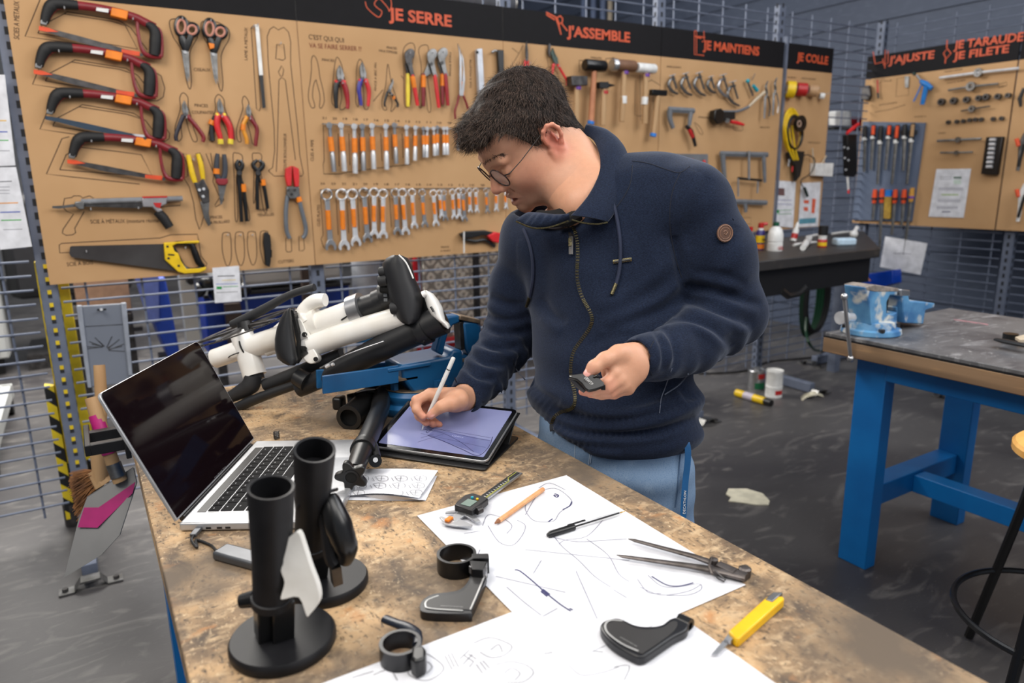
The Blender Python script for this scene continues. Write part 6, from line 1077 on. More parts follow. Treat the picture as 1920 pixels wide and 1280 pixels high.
# ---- pencil, pen
t = thing('pencil', 'unsharpened natural wood pencil lying on the large sheet', 'pencil', T(975,945)); a, b_ = T(935,976,.0062), T(1018,917,.0062); g = MB(); g.tube([a,b_], .0042, 6); g.build('wooden_body', mat('cedar',(226,170,120),.5,rgb2=(206,142,92),scale=40,stretch=(1,1,.2)), t, smooth=False)
g = MB(); x = unit(b_-a); g.tube([a, a-x*.010], [.0042,.0012], 6); g.build('tip', mat('pencil_tip',(150,96,60),.6), t)
t = thing('ballpoint_pen', 'clear ballpoint pen with a black cap and refill on the large sheet', 'pen', T(1100,980)); a, b_ = T(1026,1003,.0062), T(1172,958,.0062); x = unit(b_-a); Lp = np.linalg.norm(b_-a)
glass = bpy.data.materials.new('clear_plastic'); glass.use_nodes = True; q = glass.node_tree.nodes['Principled BSDF']; q.inputs['Transmission Weight'].default_value = 1; q.inputs['Roughness'].default_value = .02; q.inputs['IOR'].default_value = 1.08; MATS['clear_plastic'] = glass
g = MB(); g.tube([a+x*Lp*.30, b_-x*.018, b_-x*.006],[.0036,.0036,.0018],8); g.build('clear_barrel', glass, t); g = MB(); g.tube([a+x*.01, b_-x*.012], .0013, 6); g.build('ink_refill', M['black'], t)
g = MB(); g.tube([b_-x*.010,b_],[.0012,.0005],6); g.build('brass_tip', mat('brass',(190,150,60),.3,.9), t)
g = MB(); g.tube([a, a+x*.006, a+x*Lp*.33],[.0026,.0052,.0052],12); cap_ = g.build('cap', M['pegblack'], t); g = MB(); g.box(a+x*Lp*.36+(0,0,.0058),(Lp*.22,.003,.0014),(x,V3((-x[1],x[0],0)),(0,0,1))); g.build('clip', M['pegblack'], cap_)
# ---- dividers
t = thing('dividers', 'old steel wing dividers lying with legs open across the large sheet', 'dividers', T(1290,1050)); ir = mat('old_iron',(104,98,96),.42,.75,rgb2=(76,70,66),scale=50)
def bar(pts, r, o=.008, n='leg', flat=.8): g = MB(); g.tube([T(x,y,o) for x, y in pts], r, 10, flat=((0,0,1),flat)); return g.build(n, ir, t)
bar([(1178,1010),(1190,1013),(1302,1043),(1344,1058),(1400,1082)], [.0008,.0028,.0042,.0052,.0065], .0095); bar([(1156,1040),(1168,1043),(1290,1060),(1330,1067),(1398,1083)], [.0008,.0028,.0045,.0055,.0065], .0085)
g = MB(); g.lathe(T(1396,1079,.002),(0,0,1),[(0,0),(.008,0),(.0085,.003),(.0085,.011),(.006,.013),(0,.013)],24,caps=False); g.build('hinge_knuckle', ir, t)
bar([(1348,1057),(1380,1072)], [.007,.008], .012, 'side_cheek', .5)
g = MB(); g.tube(smooth_path([T(1334,1047,.016),T(1330,1060,.017),T(1336,1076,.016)],4), .002, 6); g.build('locking_arc', ir, t)
g = MB(); g.lathe(T(1338,1054,.012),(0,0,1),[(0,0),(.006,0),(.006,.005),(0,.006)],14,caps=False); g.build('wing_screw', ir, t)
g = MB(); g.tube([T(1340,1068,.013),T(1352,1080,.008),T(1360,1086,.005),T(1358,1090,.004),T(1346,1084,.006),T(1336,1072,.012)], .0011, 6); g.build('wire_loop', M['dsteel'], t)
# ---- kickstand-like levers, ring clamp
satin = mat('lever_satin',(50,49,49),.42); rim = mat('lever_rim',(16,17,22),.35)
def lever(par, pts, facep, stripe, h0, h1, n=4):
    g = MB(); WT.poly(g, pts, h0, h1, n); o = g.build('lever_body', rim, par, bevel=.0025, seg=3)
    g = MB(); WT.poly(g, facep, h1, h1+.0008, n); g.build('satin_face', satin, par)
    for s_ in stripe: g = MB(); g.tube([T(x,y,h1+.0010) for x, y in cv(*s_)], .0011, 4, flat=((0,0,1),.3)); g.build('silver_stripe', mat('stripe_silver',(190,190,188),.35,.3), par)
t = thing('lever_clamp', 'black ring clamp with a boot-shaped lever folded out, left of the large sheet', 'clamp', T(850,1090))
g = MB(); g.pipe(T(857,1066,.0008),(0,0,1),.0275,.0235,.024,48); g.build('clamp_ring', M['pegblack'], t)
g = MB(); WT.poly(g, [(884,1037),(916,1037),(917,1046),(884,1046)], .001,.025); g.build('upper_lug', M['pegblack'], t, bevel=.001); g = MB(); WT.poly(g, [(880,1050),(914,1052),(906,1068),(884,1066)], .001,.025); g.build('lower_lug', M['pegblack'], t, bevel=.001)
g = MB(); g.cyl(T(910,1042,.013),T(906,1082,.013),.0045,seg=12); g.build('cam_bolt', M['silver'], t); g = MB(); g.box(T(896,1068,.018),(.022,.004,.010),(RT,V3((0,1,0)),(0,0,1))); g.build('washer_plate', M['silver'], t)
lever(t, [(886,1070),(910,1072),(910,1088),(886,1142),(878,1150),(800,1148),(787,1138),(793,1124),(812,1113),(850,1108),(866,1102),(878,1088)], [(888,1074),(906,1076),(882,1136),(872,1142),(806,1140),(797,1134),(803,1124),(820,1118),(856,1112),(872,1104),(882,1090)], [[(822,1116),(802,1124),(798,1134),(808,1140),(868,1144)],[(908,1080),(896,1110),(882,1142)]], .0008, .012)
text('lever_lettering','INNOVATION BY B\'TWIN', T(826,1136,.0132), T(868,1138,.0132), .0016, V3((.3,.9,0)), mat('stripe_silver'), t, depth=.0001)
t = thing('lever_part', 'loose black boot-shaped lever with a silver stripe lying at the sheet edge', 'lever', T(1200,1190))
lever(t, [(1290,1165),(1288,1180),(1262,1194),(1218,1224),(1205,1230),(1190,1228),(1150,1206),(1128,1182),(1127,1168),(1140,1160),(1162,1158),(1190,1170),(1215,1173),(1240,1170),(1258,1158),(1278,1156)], [(1270,1166),(1262,1184),(1212,1220),(1198,1223),(1160,1204),(1138,1182),(1136,1171),(1148,1165),(1164,1163),(1190,1176),(1218,1179),(1244,1175),(1258,1165)], [[(1167,1163),(1146,1162),(1135,1170),(1140,1186),(1166,1206),(1197,1220)]], .0008, .013)
g = MB(); g.pipe(T(1272,1164,.006), (T(1290,1172,.006)-T(1272,1164,.006)), .0095, .005, .016, 20); g.build('hinge_eye', M['pegblack'], t)
text('lever_lettering','INNOVATION BY', T(1162,1194,.0142), T(1194,1212,.0142), .0016, V3((.9,.3,0)), mat('stripe_silver'), t, depth=.0001)
t = thing('seat_clamp', 'small black ring clamp with a quick release lever, between the stand and the sheet', 'clamp', T(755,1220)); g = MB(); g.pipe(T(752,1235,.0008),(0,0,1),.0235,.0195,.022,44); g.build('clamp_ring', rim, t)
g = MB(); WT.poly(g, [(772,1212),(792,1208),(799,1216),(798,1232),(780,1240),(770,1232)], .001,.024); g.build('clamp_lug', M['pegblack'], t, bevel=.003)
g = MB(); g.tube(smooth_path([T(782,1208,.018),T(783,1192,.018),T(768,1178,.019),T(742,1168,.017),T(722,1160,.014)],5), [.0055]*6+[.007]*8+[.0065]*7, 12, flat=((0,0,1),.7)); g.build('quick_lever', mat('lever_navy',(26,32,44),.35), t)
# ---- yellow cutter
t = thing('craft_knife', 'yellow box cutter with the blade out at the right front of the workbench', 'cutter', T(1400,1170)); g = MB(); WT.poly(g, [(1366,1182),(1437,1118),(1468,1117),(1471,1122),(1386,1197),(1380,1196)], .001,.013); g.build('yellow_body', mat('cutter_yellow',(244,190,16),.35), t, bevel=.002)
g = MB(); WT.poly(g, [(1435,1122),(1450,1109),(1468,1110),(1448,1127)], .006,.0145); g.build('metal_slider', M['gsteel'], t, bevel=.001); g = MB(); WT.poly(g, [(1366,1187),(1378,1194),(1370,1201),(1358,1198)], .004,.009); g.build('blade_holder', M['silver'], t)
g = MB(); WT.poly(g, [(1360,1196),(1371,1200),(1345,1226),(1334,1226)], .004,.006); g.build('blade', M['silver'], t)
# ---- stem and folding tube
t = thing('folding_tube', 'long black folding bicycle stem with a flared flange, leaning on laptop and tablet', 'stem', T(680,850)); sb = mat('stem_black',(22,22,23),.38)
def SD(x, y, h): return T(x, y, h)
g = MB(); g.tube([SD(716,740,.040),SD(712,770,.043),SD(695,810,.045),SD(680,842,.046)], [.021,.0205,.0195,.0185], 24); g.build('upper_tube', sb, t)
g = MB(); g.tube([SD(684,834,.046),SD(678,848,.046),SD(664,884,.040)], [.0215,.0185,.0155], 24); g.build('lower_tube', sb, t)
g = MB(); g.tube([SD(682,838,.046),SD(679,845,.046)], .0225, 24); g.build('ring_collar', sb, t)
ax = unit(SD(662,890,.036)-SD(680,842,.046)); cc = SD(661,888,.037); fu = unit(np.cross(ax,(0,0,1))); fv = np.cross(ax,fu); g = MB(); pts = []
for k in range(48):
    a = 2*PI*k/48; pts.append(cc+(fu*math.cos(a)+fv*math.sin(a))*(.0235+.006*math.cos(5*a)))
g.prism(pts, ax*.012); g.build('flange', sb, t, bevel=.002); g = MB(); g.pipe(cc+ax*.0122, ax, .014, .010, .001, 24); g.build('flange_bore_rim', rim, t); g = MB(); g.cyl(cc+ax*.0121, cc+ax*.0124, .0105, seg=24); g.build('flange_bore', mat('bore_black',(4,4,4),.9), t)
g = MB(); g.tube(smooth_path([SD(690,815,.050),SD(700,835,.045),SD(706,858,.034)],4), [.006]*4+[.0085]*5, 10); g.build('lever_arm', sb, t); g = MB(); g.cyl(SD(702,862,.024),SD(704,864,.036),.0115,seg=20); g.build('pivot_boss', M['pegblack'], t); g = MB(); g.cyl(SD(704,862,.036),SD(704,862,.039),.0045,seg=16); g.build('chrome_pivot', M['chrome'], t)
for q in ((689,786),(683,800)): g = MB(); g.tube([SD(q[0],q[1],.050),SD(q[0]-4,q[1]+8,.050)], .0018, 6); g.build('white_mark', M['white'], t)
t = thing('stem_clamp', 'stubby black stem clamp with a white-edged lever behind the folding stem', 'clamp', T(672,772))
g = MB(); a, b_ = T(654,783,.027), T(706,736,.034); g.pipe(a, b_-a, .0265, .0195, np.linalg.norm(b_-a)*.9, 32); g.build('clamp_barrel', sb, t); g = MB(); x_ = unit(b_-a); g.cyl(a+x_*.012, a+x_*.014, .0196, seg=24); g.build('bore', mat('bore_black'), t)
g = MB(); g.pipe(a-x_*.001, x_, .0285, .0195, .008, 32); g.build('end_collar', sb, t)
g = MB(); g.box(T(636,754,.030),(.030,.024,.030),(x_,np.cross(x_,(0,0,1)),(0,0,1))); g.build('bolt_block', sb, t, bevel=.006, seg=3); g = MB(); g.tube([T(652,750,.036),T(690,744,.040)],[.014,.018],12); g.build('neck', sb, t)
g = MB(); g.tube(smooth_path([T(664,741,.052),T(685,733,.058),T(705,733,.056),T(716,742,.048)],4), .0085, 10, flat=((0,0,1),.6)); g.build('release_lever', M['pegblack'], t); g = MB(); g.tube(smooth_path([T(664,739,.054),T(682,731,.062),T(703,730,.060)],4), .004, 8, flat=((0,0,1),.6)); g.build('white_lever_edge', M['white'], t)
# ================================================================== BLUE VISE ON THE MAIN BENCH
vb = layered('vise_blue', (22,86,134), [((14,66,108),7,(1,1,1),.45,.65,5,0),((88,96,96),30,(1,1,1),.68,.78,6,.3)], rough=.38, bump=.12)
worn = mat('worn_iron', (136,118,98), .55, .45, rgb2=(84,72,62), scale=40, bump=.3)
t = thing('bench_vise', 'large blue bench vise with a long channel, gripping the white bicycle frame', 'vise', (.65,1.5,ZT))
YV = 1.50; wv_ = W(lambda x, y, o: onY(x, y, YV-o), N_A)
def vp_(n, pts, o0, o1, m_=None, bevel=.004, smooth_n=0): g = MB(); wv_.poly(g, pts, o0, o1, smooth_n); return g.build(n, m_ or vb, t, bevel=bevel)
c = T(795,768); c = V3((c[0],1.505,ZT)); g = MB()
g.lathe(c+(0,0,.0005),(0,0,1),[(0,0),(.098,0),(.102,.006),(.102,.018),(.092,.026),(.092,.032),(.096,.038),(.096,.046),(.088,.054),(0,.056)],48,caps=False); g.build('swivel_base', vb, t)
g = MB(); g.lathe(c+(0,0,.0562),(0,0,1),[(0,0),(.085,0),(.084,.002),(0,.002)],40,caps=False); g.build('base_top_dirt', worn, t)
for a in (-1.2,.4,2.0,3.6): g = MB(); p = c+V3((.073*math.cos(a),.073*math.sin(a),.058)); g.cyl(p,p+(0,0,.016),.010,seg=6); g.build('lock_bolt', vb, t)
for n, pts, o0, o1, mm, bv_ in (
  ('channel_front', [(603,704),(604,737),(745,716),(745,684)], .058,.066, vb, .001), ('channel_back', [(592,693),(593,727),(735,706),(735,676)], -.060,-.052, vb, .001), ('channel_top', [(603,703),(745,683),(745,688),(603,709)], -.06,.062, worn, .001)):
    vp_(n, pts, o0, o1, mm, bv_)
vp_('body_block', [(719,667),(806,652),(812,640),(830,640),(835,700),(815,706),(742,718),(722,690)], -.045,.062, None, .006)
vp_('body_ridge', [(724,690),(806,678),(806,684),(726,697)], .060,.068, None, .002)
vp_('rear_jaw_column', [(806,655),(812,630),(820,606),(815,598),(818,590),(850,586),(852,600),(838,606),(829,622),(824,640),(820,662)], .022,.055, None, .005)
vp_('lower_slide', [(815,664),(868,656),(870,700),(818,708)], .0,.05, None, .005); vp_('slide_top', [(818,660),(862,654),(866,660),(820,667)], -.04,.051, worn, .002)
vp_('front_jaw', [(853,598),(880,596),(889,606),(891,640),(884,662),(868,664),(860,650),(856,625)], .020,.058, None, .007)
vp_('front_jaw_plate', [(850,600),(858,599),(860,650),(853,652)], .024,.056, M['dsteel'], .001); vp_('jaw_tops', [(842,584),(879,592),(879,600),(840,592)], .0,.06, worn, .002)
g = MB(); g.cyl(wv_.p((884,680),0), wv_.p((905,684),0), .016); g.build('spindle', M['gsteel'], t)
# ================================================================== FOLDING BICYCLE FRAME
t = thing('folding_bicycle', 'white folding bicycle frame with a black saddle clamped in the blue vise', 'bicycle', P(600,740,1.66))
def dB(x): return 1.72-(x-400)/440*.15
def K(x, y, o=0): return P(x, y, dB(x)+o)
def kt(name, pts, rpx, m_, seg=20, n=0, o=0, par=None, flat=None):
    if n: q = smooth_path([K(x,y,o) for x, y in pts], n)
    else: q = [K(x,y,o) for x, y in pts]
    rr = [r*1.68/FPX for r in (rpx if hasattr(rpx,'__len__') else [rpx]*len(q))]
    if len(rr) != len(q): rr = list(np.interp(np.linspace(0,1,len(q)), np.linspace(0,1,len(rr)), rr))
    g = MB(); g.tube(q, rr, seg, flat=flat); return g.build(name, m_, par or t)
wp_ = mat('white_paint', (242,242,240), .25, rgb2=(228,224,216), scale=8, coat=.3); bk = mat('bike_black', (26,27,30), .45); gb = mat('bike_rubber', (34,35,38), .65)
kt('spindle_stub', [(380,682),(404,673)], 12, bk); kt('head_tube', [(403,672),(470,649)], [18.5,18.5], wp_, 28)
kt('bottom_bracket', [(452,622),(478,704)], [21,22], wp_, 28); kt('main_tube', [(464,652),(560,622),(668,584)], [21,23,24], wp_, 28)
kt('seat_collar', [(661,584),(681,577)], [29,29], M['silver'], 32); kt('seatpost', [(678,577),(716,564)], [20,19], bk, 24); kt('post_head', [(706,566),(728,556)], [21,20], bk, 24)
for a in ((455,650),(458,668)): pass
g = MB(); g.ring(K(465,650), K(470,648)-K(464,651), 22.5*1.7/FPX, .0022, 30, 6); g.build('cable_tie', M['black'], t); g = MB(); g.ring(K(452,664), K(478,704)-K(452,622), 23*1.7/FPX, .0014, 30, 6); g.build('cable_tie', M['black'], t)
kt('rear_stay', [(498,640),(545,600),(600,566)], [10,11,11], wp_, 16, 4, .04); kt('curved_lug', [(578,606),(570,590),(577,574),(592,564),(610,562)], [22,16,13,13,12], wp_, 18, 5, -.01)
kt('lug_swelling', [(560,618),(600,602)], [25,26], wp_, 24, 0, -.001); kt('lower_stay', [(500,660),(560,640)], 8, wp_, 14)
kt('second_tube', [(584,648),(660,622),(752,596),(782,590)], [20,20.5,21,19], wp_, 24, 4, -.02); kt('tube_tab', [(690,645),(718,636)], [5,5], wp_, 8, 0, -.02)
kt('tyre_arc', [(575,640),(640,608),(700,588),(740,585)], [7,7,7,6], mat('tyre_grey',(70,68,64),.8), 12, 4, .03); kt('grey_spring', [(690,588),(718,580)], [10,9], mat('dusty_grey',(120,114,104),.7,rgb2=(86,80,74),scale=60), 14, 0, .01)
for q in (((640,600),(652,592)),((655,615),(668,608))): kt('slot_mark', q, 1.6, M['black'], 6, 0, -.031)
# hinge lug with holes
g = MB(); g.prism([P(x,y,dB(x)-.045) for x, y in [tuple(p[:2]) for p in sp([(556,598),(566,602),(577,628),(586,650),(596,668),(594,678),(582,682),(570,674),(562,655),(556,630)],3,closed=True)]], FW*.03); g.build('hinge_lug', wp_, t, bevel=.003)
g = MB(); g.prism([P(x,y,dB(x)-.047) for x, y in ((556,660),(561,648),(573,648),(578,662),(566,672))], FW*.012); g.build('hinge_plate', M['gsteel'], t, bevel=.001)
for x, y, r in ((562,658,3.5),(572,653,3.5),(571,627,5),(592,673,4.5),(553,610,3)): g = MB(); g.cyl(P(x,y,dB(x)-.052), P(x,y,dB(x)-.04), r*1.6/FPX, seg=14); g.build('hinge_hole', mat('bore_black',(4,4,4),.9), t)
kt('hinge_boss', [(560,634),(577,626)], [7,8], wp_, 16, 0, -.04)
# pedal / pad in front of the tubes
def slab(name, rows, dep0, th_, m_, par=t, seg=16):
    """rows: (x_left, x_right, y); rounded section"""
    secs = []
    for xl, xr, y in rows:
        c_ = (xl+xr)/2; w2 = (xr-xl)/2; secs.append([P(c_+w2*math.cos(a), y, dep0+th_*math.sin(a)) for a in np.linspace(0,2*PI,seg+1)[:-1]])
    g = MB(); g.loft(secs); return g.build(name, m_, par, smooth=60)
slab('folded_pedal', [(541,544,577),(533,546,584),(526,548,596),(519,550,615),(515,553,635),(515,556,655),(520,559,672),(530,558,680),(540,552,685)], 1.60, .022, bk)
g = MB(); g.prism([P(x,y,1.60) for x, y in ((544,580),(549,582),(560,625),(560,672),(553,682),(556,640))], FW*.03); g.build('pedal_edge', mat('bore_black'), t); kt('pedal_bolt', [(547,586),(555,590)], 5, M['dsteel'], 10, 0, -.06)
# chainring, cranks
g = MB(); cR = K(460,613,.0); axc = unit(K(452,600)-K(474,690)); ur = unit(K(560,583)-K(370,640)); vr = unit(unit(cR-CAM)+axc*.10); ur = unit(ur-vr*(ur@vr))
RR = 97*1.70/FPX
for R_, r_ in ((RR,.0018),(RR*.93,.0013)): g.tube([cR+ur*R_*math.cos(a)+vr*R_*math.sin(a)*.95 for a in np.linspace(0,2*PI,60)[:-1]], r_, 6, closed=True)
for k in range(5): a = k*2*PI/5+.3; g.tube([cR, cR+ur*RR*.93*math.cos(a)+vr*RR*.9*math.sin(a)], [.006,.003], 6)
for k in range(44): a = k*2*PI/44; g.box(cR+(ur*math.cos(a)+vr*math.sin(a)*.95)*RR*1.02,(.003,.003,.002))
g.build('chainring', M['dsteel'], t); g = MB(); g.cyl(cR-axc*.012, cR+axc*.012, .018, seg=16); g.build('chainring_hub', M['black'], t)
kt('upper_crank', [(434,608),(450,602),(490,582),(545,552),(590,538)], [7,9,9,7,7], gb, 14, 5, .02); kt('lower_crank', [(474,704),(470,722),(450,735),(425,747),(408,752)], [16,17,14,10,9], gb, 16, 5, -.01)
kt('crank_boss', [(474,698),(478,712)], [19,18], bk, 20); kt('bracket_seal', [(475,694),(478,702)], [21,21], bk, 20)
# black lower fork, brake and bar
kt('black_fork', [(560,730),(640,690),(740,640),(830,598)], [15,20,24,27], bk, 24, 4, -.015); kt('fork_collar', [(785,622),(800,614)], [27,28], bk, 24, 0, -.016)
kt('black_grip', [(497,722),(530,710),(600,680),(640,662)], [12,13,12,10], gb, 16, 4, .01); kt('handlebar', [(432,770),(470,752),(520,733),(600,706),(640,690)], [9,10,9,8,8], bk, 14, 4, -.02)
kt('brake_block', [(556,705),(576,716)], [16,18], bk, 12, 0, -.03); kt('cable', [(600,690),(650,665),(720,640)], 1.4, M['silver'], 6, 3, -.06); kt('silver_ferrule', [(611,688),(618,684)], 3, M['chrome'], 8, 0, -.065); kt('silver_ferrule', [(622,684),(626,682)], 3, M['chrome'], 8, 0, -.065)
kt('mechanism', [(790,560),(800,590),(806,612)], [14,20,18], mat('bore_black'), 12, 3, .0); kt('mechanism_lever', [(818,602),(808,618),(796,636)], [4,4,4], M['silver'], 8, 0, -.03); kt('small_joint', [(782,636),(798,640)], [7,7], M['black'], 10, 0, -.03)
slab('white_light_shell', [(795,800,544),(793,812,550),(797,822,562),(801,830,576),(808,833,590),(818,835,600),(826,842,606),(832,845,612),(838,842,616)], 1.54, .022, wp_)
kt('shell_pivot', [(793,552),(799,549)], [6,5], wp_, 14, 0, -.06); kt('shell_slot', [(808,575),(813,584)], 2, M['black'], 6, 0, -.066)
# saddle
sad = mat('saddle_black', (27,28,32), .5)
slab('saddle', [(735,752,478),(724,765,484),(717,770,494),(718,775,508),(722,779,524),(726,787,540),(730,792,556),(735,793,570),(740,791,584),(744,789,596),(752,783,604),(760,774,608)], 1.56, .035, sad, seg=24)
s_ = slab('saddle_nose', [(766,772,528),(764,782,536),(766,790,546),(770,794,558),(776,792,568),(782,788,574)], 1.60, .028, sad)
kt('saddle_rail', [(716,540),(740,545)], [9,7], mat('bore_black'), 10, 0, -.04); kt('saddle_clamp', [(716,556),(738,549)], [22,20], bk, 14, 0, -.01, flat=(FW,.8))
for q, r in (((713,510),9),((712,527),10),((735,578),11)): kt('elastomer', [q, (q[0]+16,q[1]-2)], [r,r*1.05], gb, 14, 0, -.05)
g = MB(); 
for k in range(3): g.box(P(722+k*.6,544+k*9,1.575), (.008,.004,.007), (RT,FW,UP))
g.build('clamp_slots', M['gsteel'], t); g = MB(); g.prism([P(x,y,1.57) for x, y in ((734,546),(739,545),(743,563),(739,568))], FW*.004); g.build('grey_plate', M['silver'], t)
kt('saddle_piping', [(748,478),(760,490),(768,505),(775,522)], 1.4, M['white'], 6, 4, -.095)
# ================================================================== PERSON (implicit surfaces turned into meshes)
class SDF:
    def __init__(s): s.ops = []
    def _c(s, a, b, r): c = (a+b)/2; return c, np.linalg.norm(b-a)/2+r
    def cap(s, a, b, r1, r2=None, k=.01, op='u', wr=None):
        a = V3(a); b = V3(b); r2 = r1 if r2 is None else r2; c, R = s._c(a, b, max(r1,r2)+(.012 if wr else 0)); ab = b-a; L2 = max(ab@ab, 1e-12)
        e1 = unit(np.cross(ab, (.3,.2,.93))); e2 = np.cross(unit(ab), e1)
        def f(p):
            q = p-a; t = np.clip(q@ab/L2, 0, 1); d = np.linalg.norm(q-t[:,None]*ab, axis=1); r = r1+(r2-r1)*t
            if wr:
                A_, fr, ph, th0 = wr; w = q-t[:,None]*ab; an = np.arctan2(w@e2, w@e1); z = 2*PI*fr*t+ph+1.1*np.sin(an+th0)+.6*np.sin(2*an+ph*2)
                r = r + A_*(np.sin(z)*.7+np.sin(z*.53+an*1.3)*.5)*np.sin(np.clip(t,0,1)*PI)**.5*(.55+.45*np.cos(an-th0))
            return d-r
        s.ops.append((op, f, k, c, R)); return s
    def chain(s, pts, rs, k=.01, op='u'):
        for i in range(len(pts)-1): s.cap(pts[i], pts[i+1], rs[i], rs[i+1], k, op)
        return s
    def ell(s, c, rad, ax=None, k=.01, op='u'):
        c = V3(c); A_ = np.eye(3) if ax is None else np.array([unit(x) for x in ax]); rad = np.array(rad, float)
        def f(p):
            q = (p-c)@A_.T; k0 = np.linalg.norm(q/rad, axis=1); k1 = np.linalg.norm(q/rad**2, axis=1)+1e-9; return k0*(k0-1)/k1
        s.ops.append((op, f, k, c, rad.max())); return s
    def fn(s, f, c, R, k=.01, op='i'): s.ops.append((op, f, k, V3(c), R)); return s
    def ev(s, p, c=None, R=1e9):
        d = np.full(len(p), 10.0)
        for op, f, k, cc, rr in s.ops:
            if c is not None and op != 'i' and np.linalg.norm(cc-c) > rr+R+k+.012: continue
            e = f(p)
            if op == 'u': h = np.clip(.5+.5*(d-e)/k, 0, 1); d = d*(1-h)+e*h-k*h*(1-h)
            elif op == 's': h = np.clip(.5-.5*(d+e)/k, 0, 1); d = d*(1-h)-e*h+k*h*(1-h)
            elif op == 'i': h = np.clip(.5-.5*(d-e)/k, 0, 1); d = d*(1-h)+e*h+k*h*(1-h)
            elif op == 'd': d = d + e          # displacement
        return d
    def mesh(s, h, lo, hi, n=20):
        lo = V3(lo); hi = V3(hi); B_ = n*h; nb = np.ceil((hi-lo)/B_).astype(int); g = np.arange(-1, n+1)
        G = np.stack(np.meshgrid(g, g, g, indexing='ij'), -1).reshape(-1,3); m_ = n+2; hd = B_*.9+2*h
        KV = []; PV = []; FQ = []
        OFF = 4096
        for I in np.ndindex(*nb):
            o = np.array(I)*n; c = lo+(o+n/2)*h
            if abs(s.ev(c[None], c, hd)[0]) > hd: continue
            V = s.ev(lo+(o+G)*h, c, hd).reshape(m_,m_,m_)
            if V.min() > 0 or V.max() < 0: continue
            ins = V < 0; cs = m_-1
            acc = np.zeros((cs,cs,cs,3)); cnt = np.zeros((cs,cs,cs))
            for ax in range(3):
                a = [slice(None)]*3; b = [slice(None)]*3; a[ax] = slice(0,-1); b[ax] = slice(1,None)
                v0, v1 = V[tuple(a)], V[tuple(b)]; X_ = ins[tuple(a)] != ins[tuple(b)]
                t = np.where(X_, v0/np.where(v0-v1 == 0, 1, v0-v1), 0)
                o1, o2 = [q for q in range(3) if q != ax]
                for d1 in (0,1):
                    for d2 in (0,1):
                        sl_ = [slice(None)]*3; sl_[o1] = slice(d1, d1+cs); sl_[o2] = slice(d2, d2+cs); xx = X_[tuple(sl_)]; tt = t[tuple(sl_)]
                        cnt += xx; acc[...,ax] += tt*xx; acc[...,o1] += d1*xx; acc[...,o2] += d2*xx
            has = cnt > 0; idx = np.argwhere(has)
            if len(idx) == 0: continue
            pos = lo+(o-1+idx+acc[has]/cnt[has][:,None])*h; gk = idx+o-1+8
            key = (gk[:,0]*OFF+gk[:,1])*OFF+gk[:,2]; KV.append(key); PV.append(pos)
            for ax in range(3):
                o1, o2 = [q for q in range(3) if q != ax]
                a = [slice(1,m_-1)]*3; b = [slice(1,m_-1)]*3; b[ax] = slice(2,m_)
                # edges owned by this block: grid index 1..n (local), i.e. global o..o+n-1
                i0 = ins[tuple(a)]; i1 = ins[tuple(b)] if True else None
                E_ = np.argwhere(i0 != i1)
                if len(E_) == 0: continue
                s0 = i0[tuple(E_.T)]; base = E_+1; K4 = []
                for d1, d2 in ((-1,-1),(0,-1),(0,0),(-1,0)):
                    q = base.copy(); q[:,o1] += d1; q[:,o2] += d2; q = q+o-1+8; K4.append((q[:,0]*OFF+q[:,1])*OFF+q[:,2])
                K4 = np.stack(K4,1); flip = s0 if ax != 1 else ~s0; K4[~flip] = K4[~flip][:, ::-1]; FQ.append(K4)
        key = np.concatenate(KV); pos = np.concatenate(PV); fq = np.concatenate(FQ); uk, ix = np.unique(key, return_index=True)
        fi = np.searchsorted(uk, fq); fi = np.clip(fi, 0, len(uk)-1); ok = (uk[fi] == fq).all(1); v, f = pos[ix], fi[ok]
        lab = np.arange(len(v))
        for _ in range(4000):      # keep the largest connected surface
            m4 = lab[f].min(1); new = lab.copy(); np.minimum.at(new, f.ravel(), np.repeat(m4, 4)); new = new[new]
            if (new == lab).all(): break
            lab = new
        big = np.bincount(lab).argmax(); keep = lab == big; f = f[keep[f].all(1)]; re_ = np.cumsum(keep)-1; return v[keep], re_[f]
def relax(v, f, it=2, w=.5):
    n = len(v)
    for _ in range(it):
        acc = np.zeros_like(v); cnt = np.zeros(n)
        for a, b in ((0,1),(1,2),(2,3),(3,0)):
            np.add.at(acc, f[:,a], v[f[:,b]]); np.add.at(acc, f[:,b], v[f[:,a]]); np.add.at(cnt, f[:,a], 1); np.add.at(cnt, f[:,b], 1)
        v = v*(1-w)+acc/np.maximum(cnt,1)[:,None]*w
    return v
def obj_np(name, v, f, m_, parent, col=None):
    me = bpy.data.meshes.new(name); off = V3(parent['_o']); v = v-off; nf = len(f)
    me.vertices.add(len(v)); me.vertices.foreach_set('co', v.ravel()); me.loops.add(nf*4); me.loops.foreach_set('vertex_index', f.ravel().astype(np.int32)); me.polygons.add(nf)
    me.polygons.foreach_set('loop_start', np.arange(0, nf*4, 4, dtype=np.int32)); me.update(calc_edges=True); me.validate()
    me.polygons.foreach_set('use_smooth', [True]*len(me.polygons)); me.materials.append(m_)
    if col is not None:
        at = me.color_attributes.new('tint', 'FLOAT_COLOR', 'POINT'); at.data.foreach_set('color', np.concatenate([col, np.ones((len(col),1))], 1).ravel())
    o = bpy.data.objects.new(name, me); COL.objects.link(o); o.parent = parent; o['_o'] = tuple(off); return o
FB = unit(V3((-.85,-.53,0))); LB = V3((-FB[1], FB[0], 0)); UZ = V3((0,0,1))
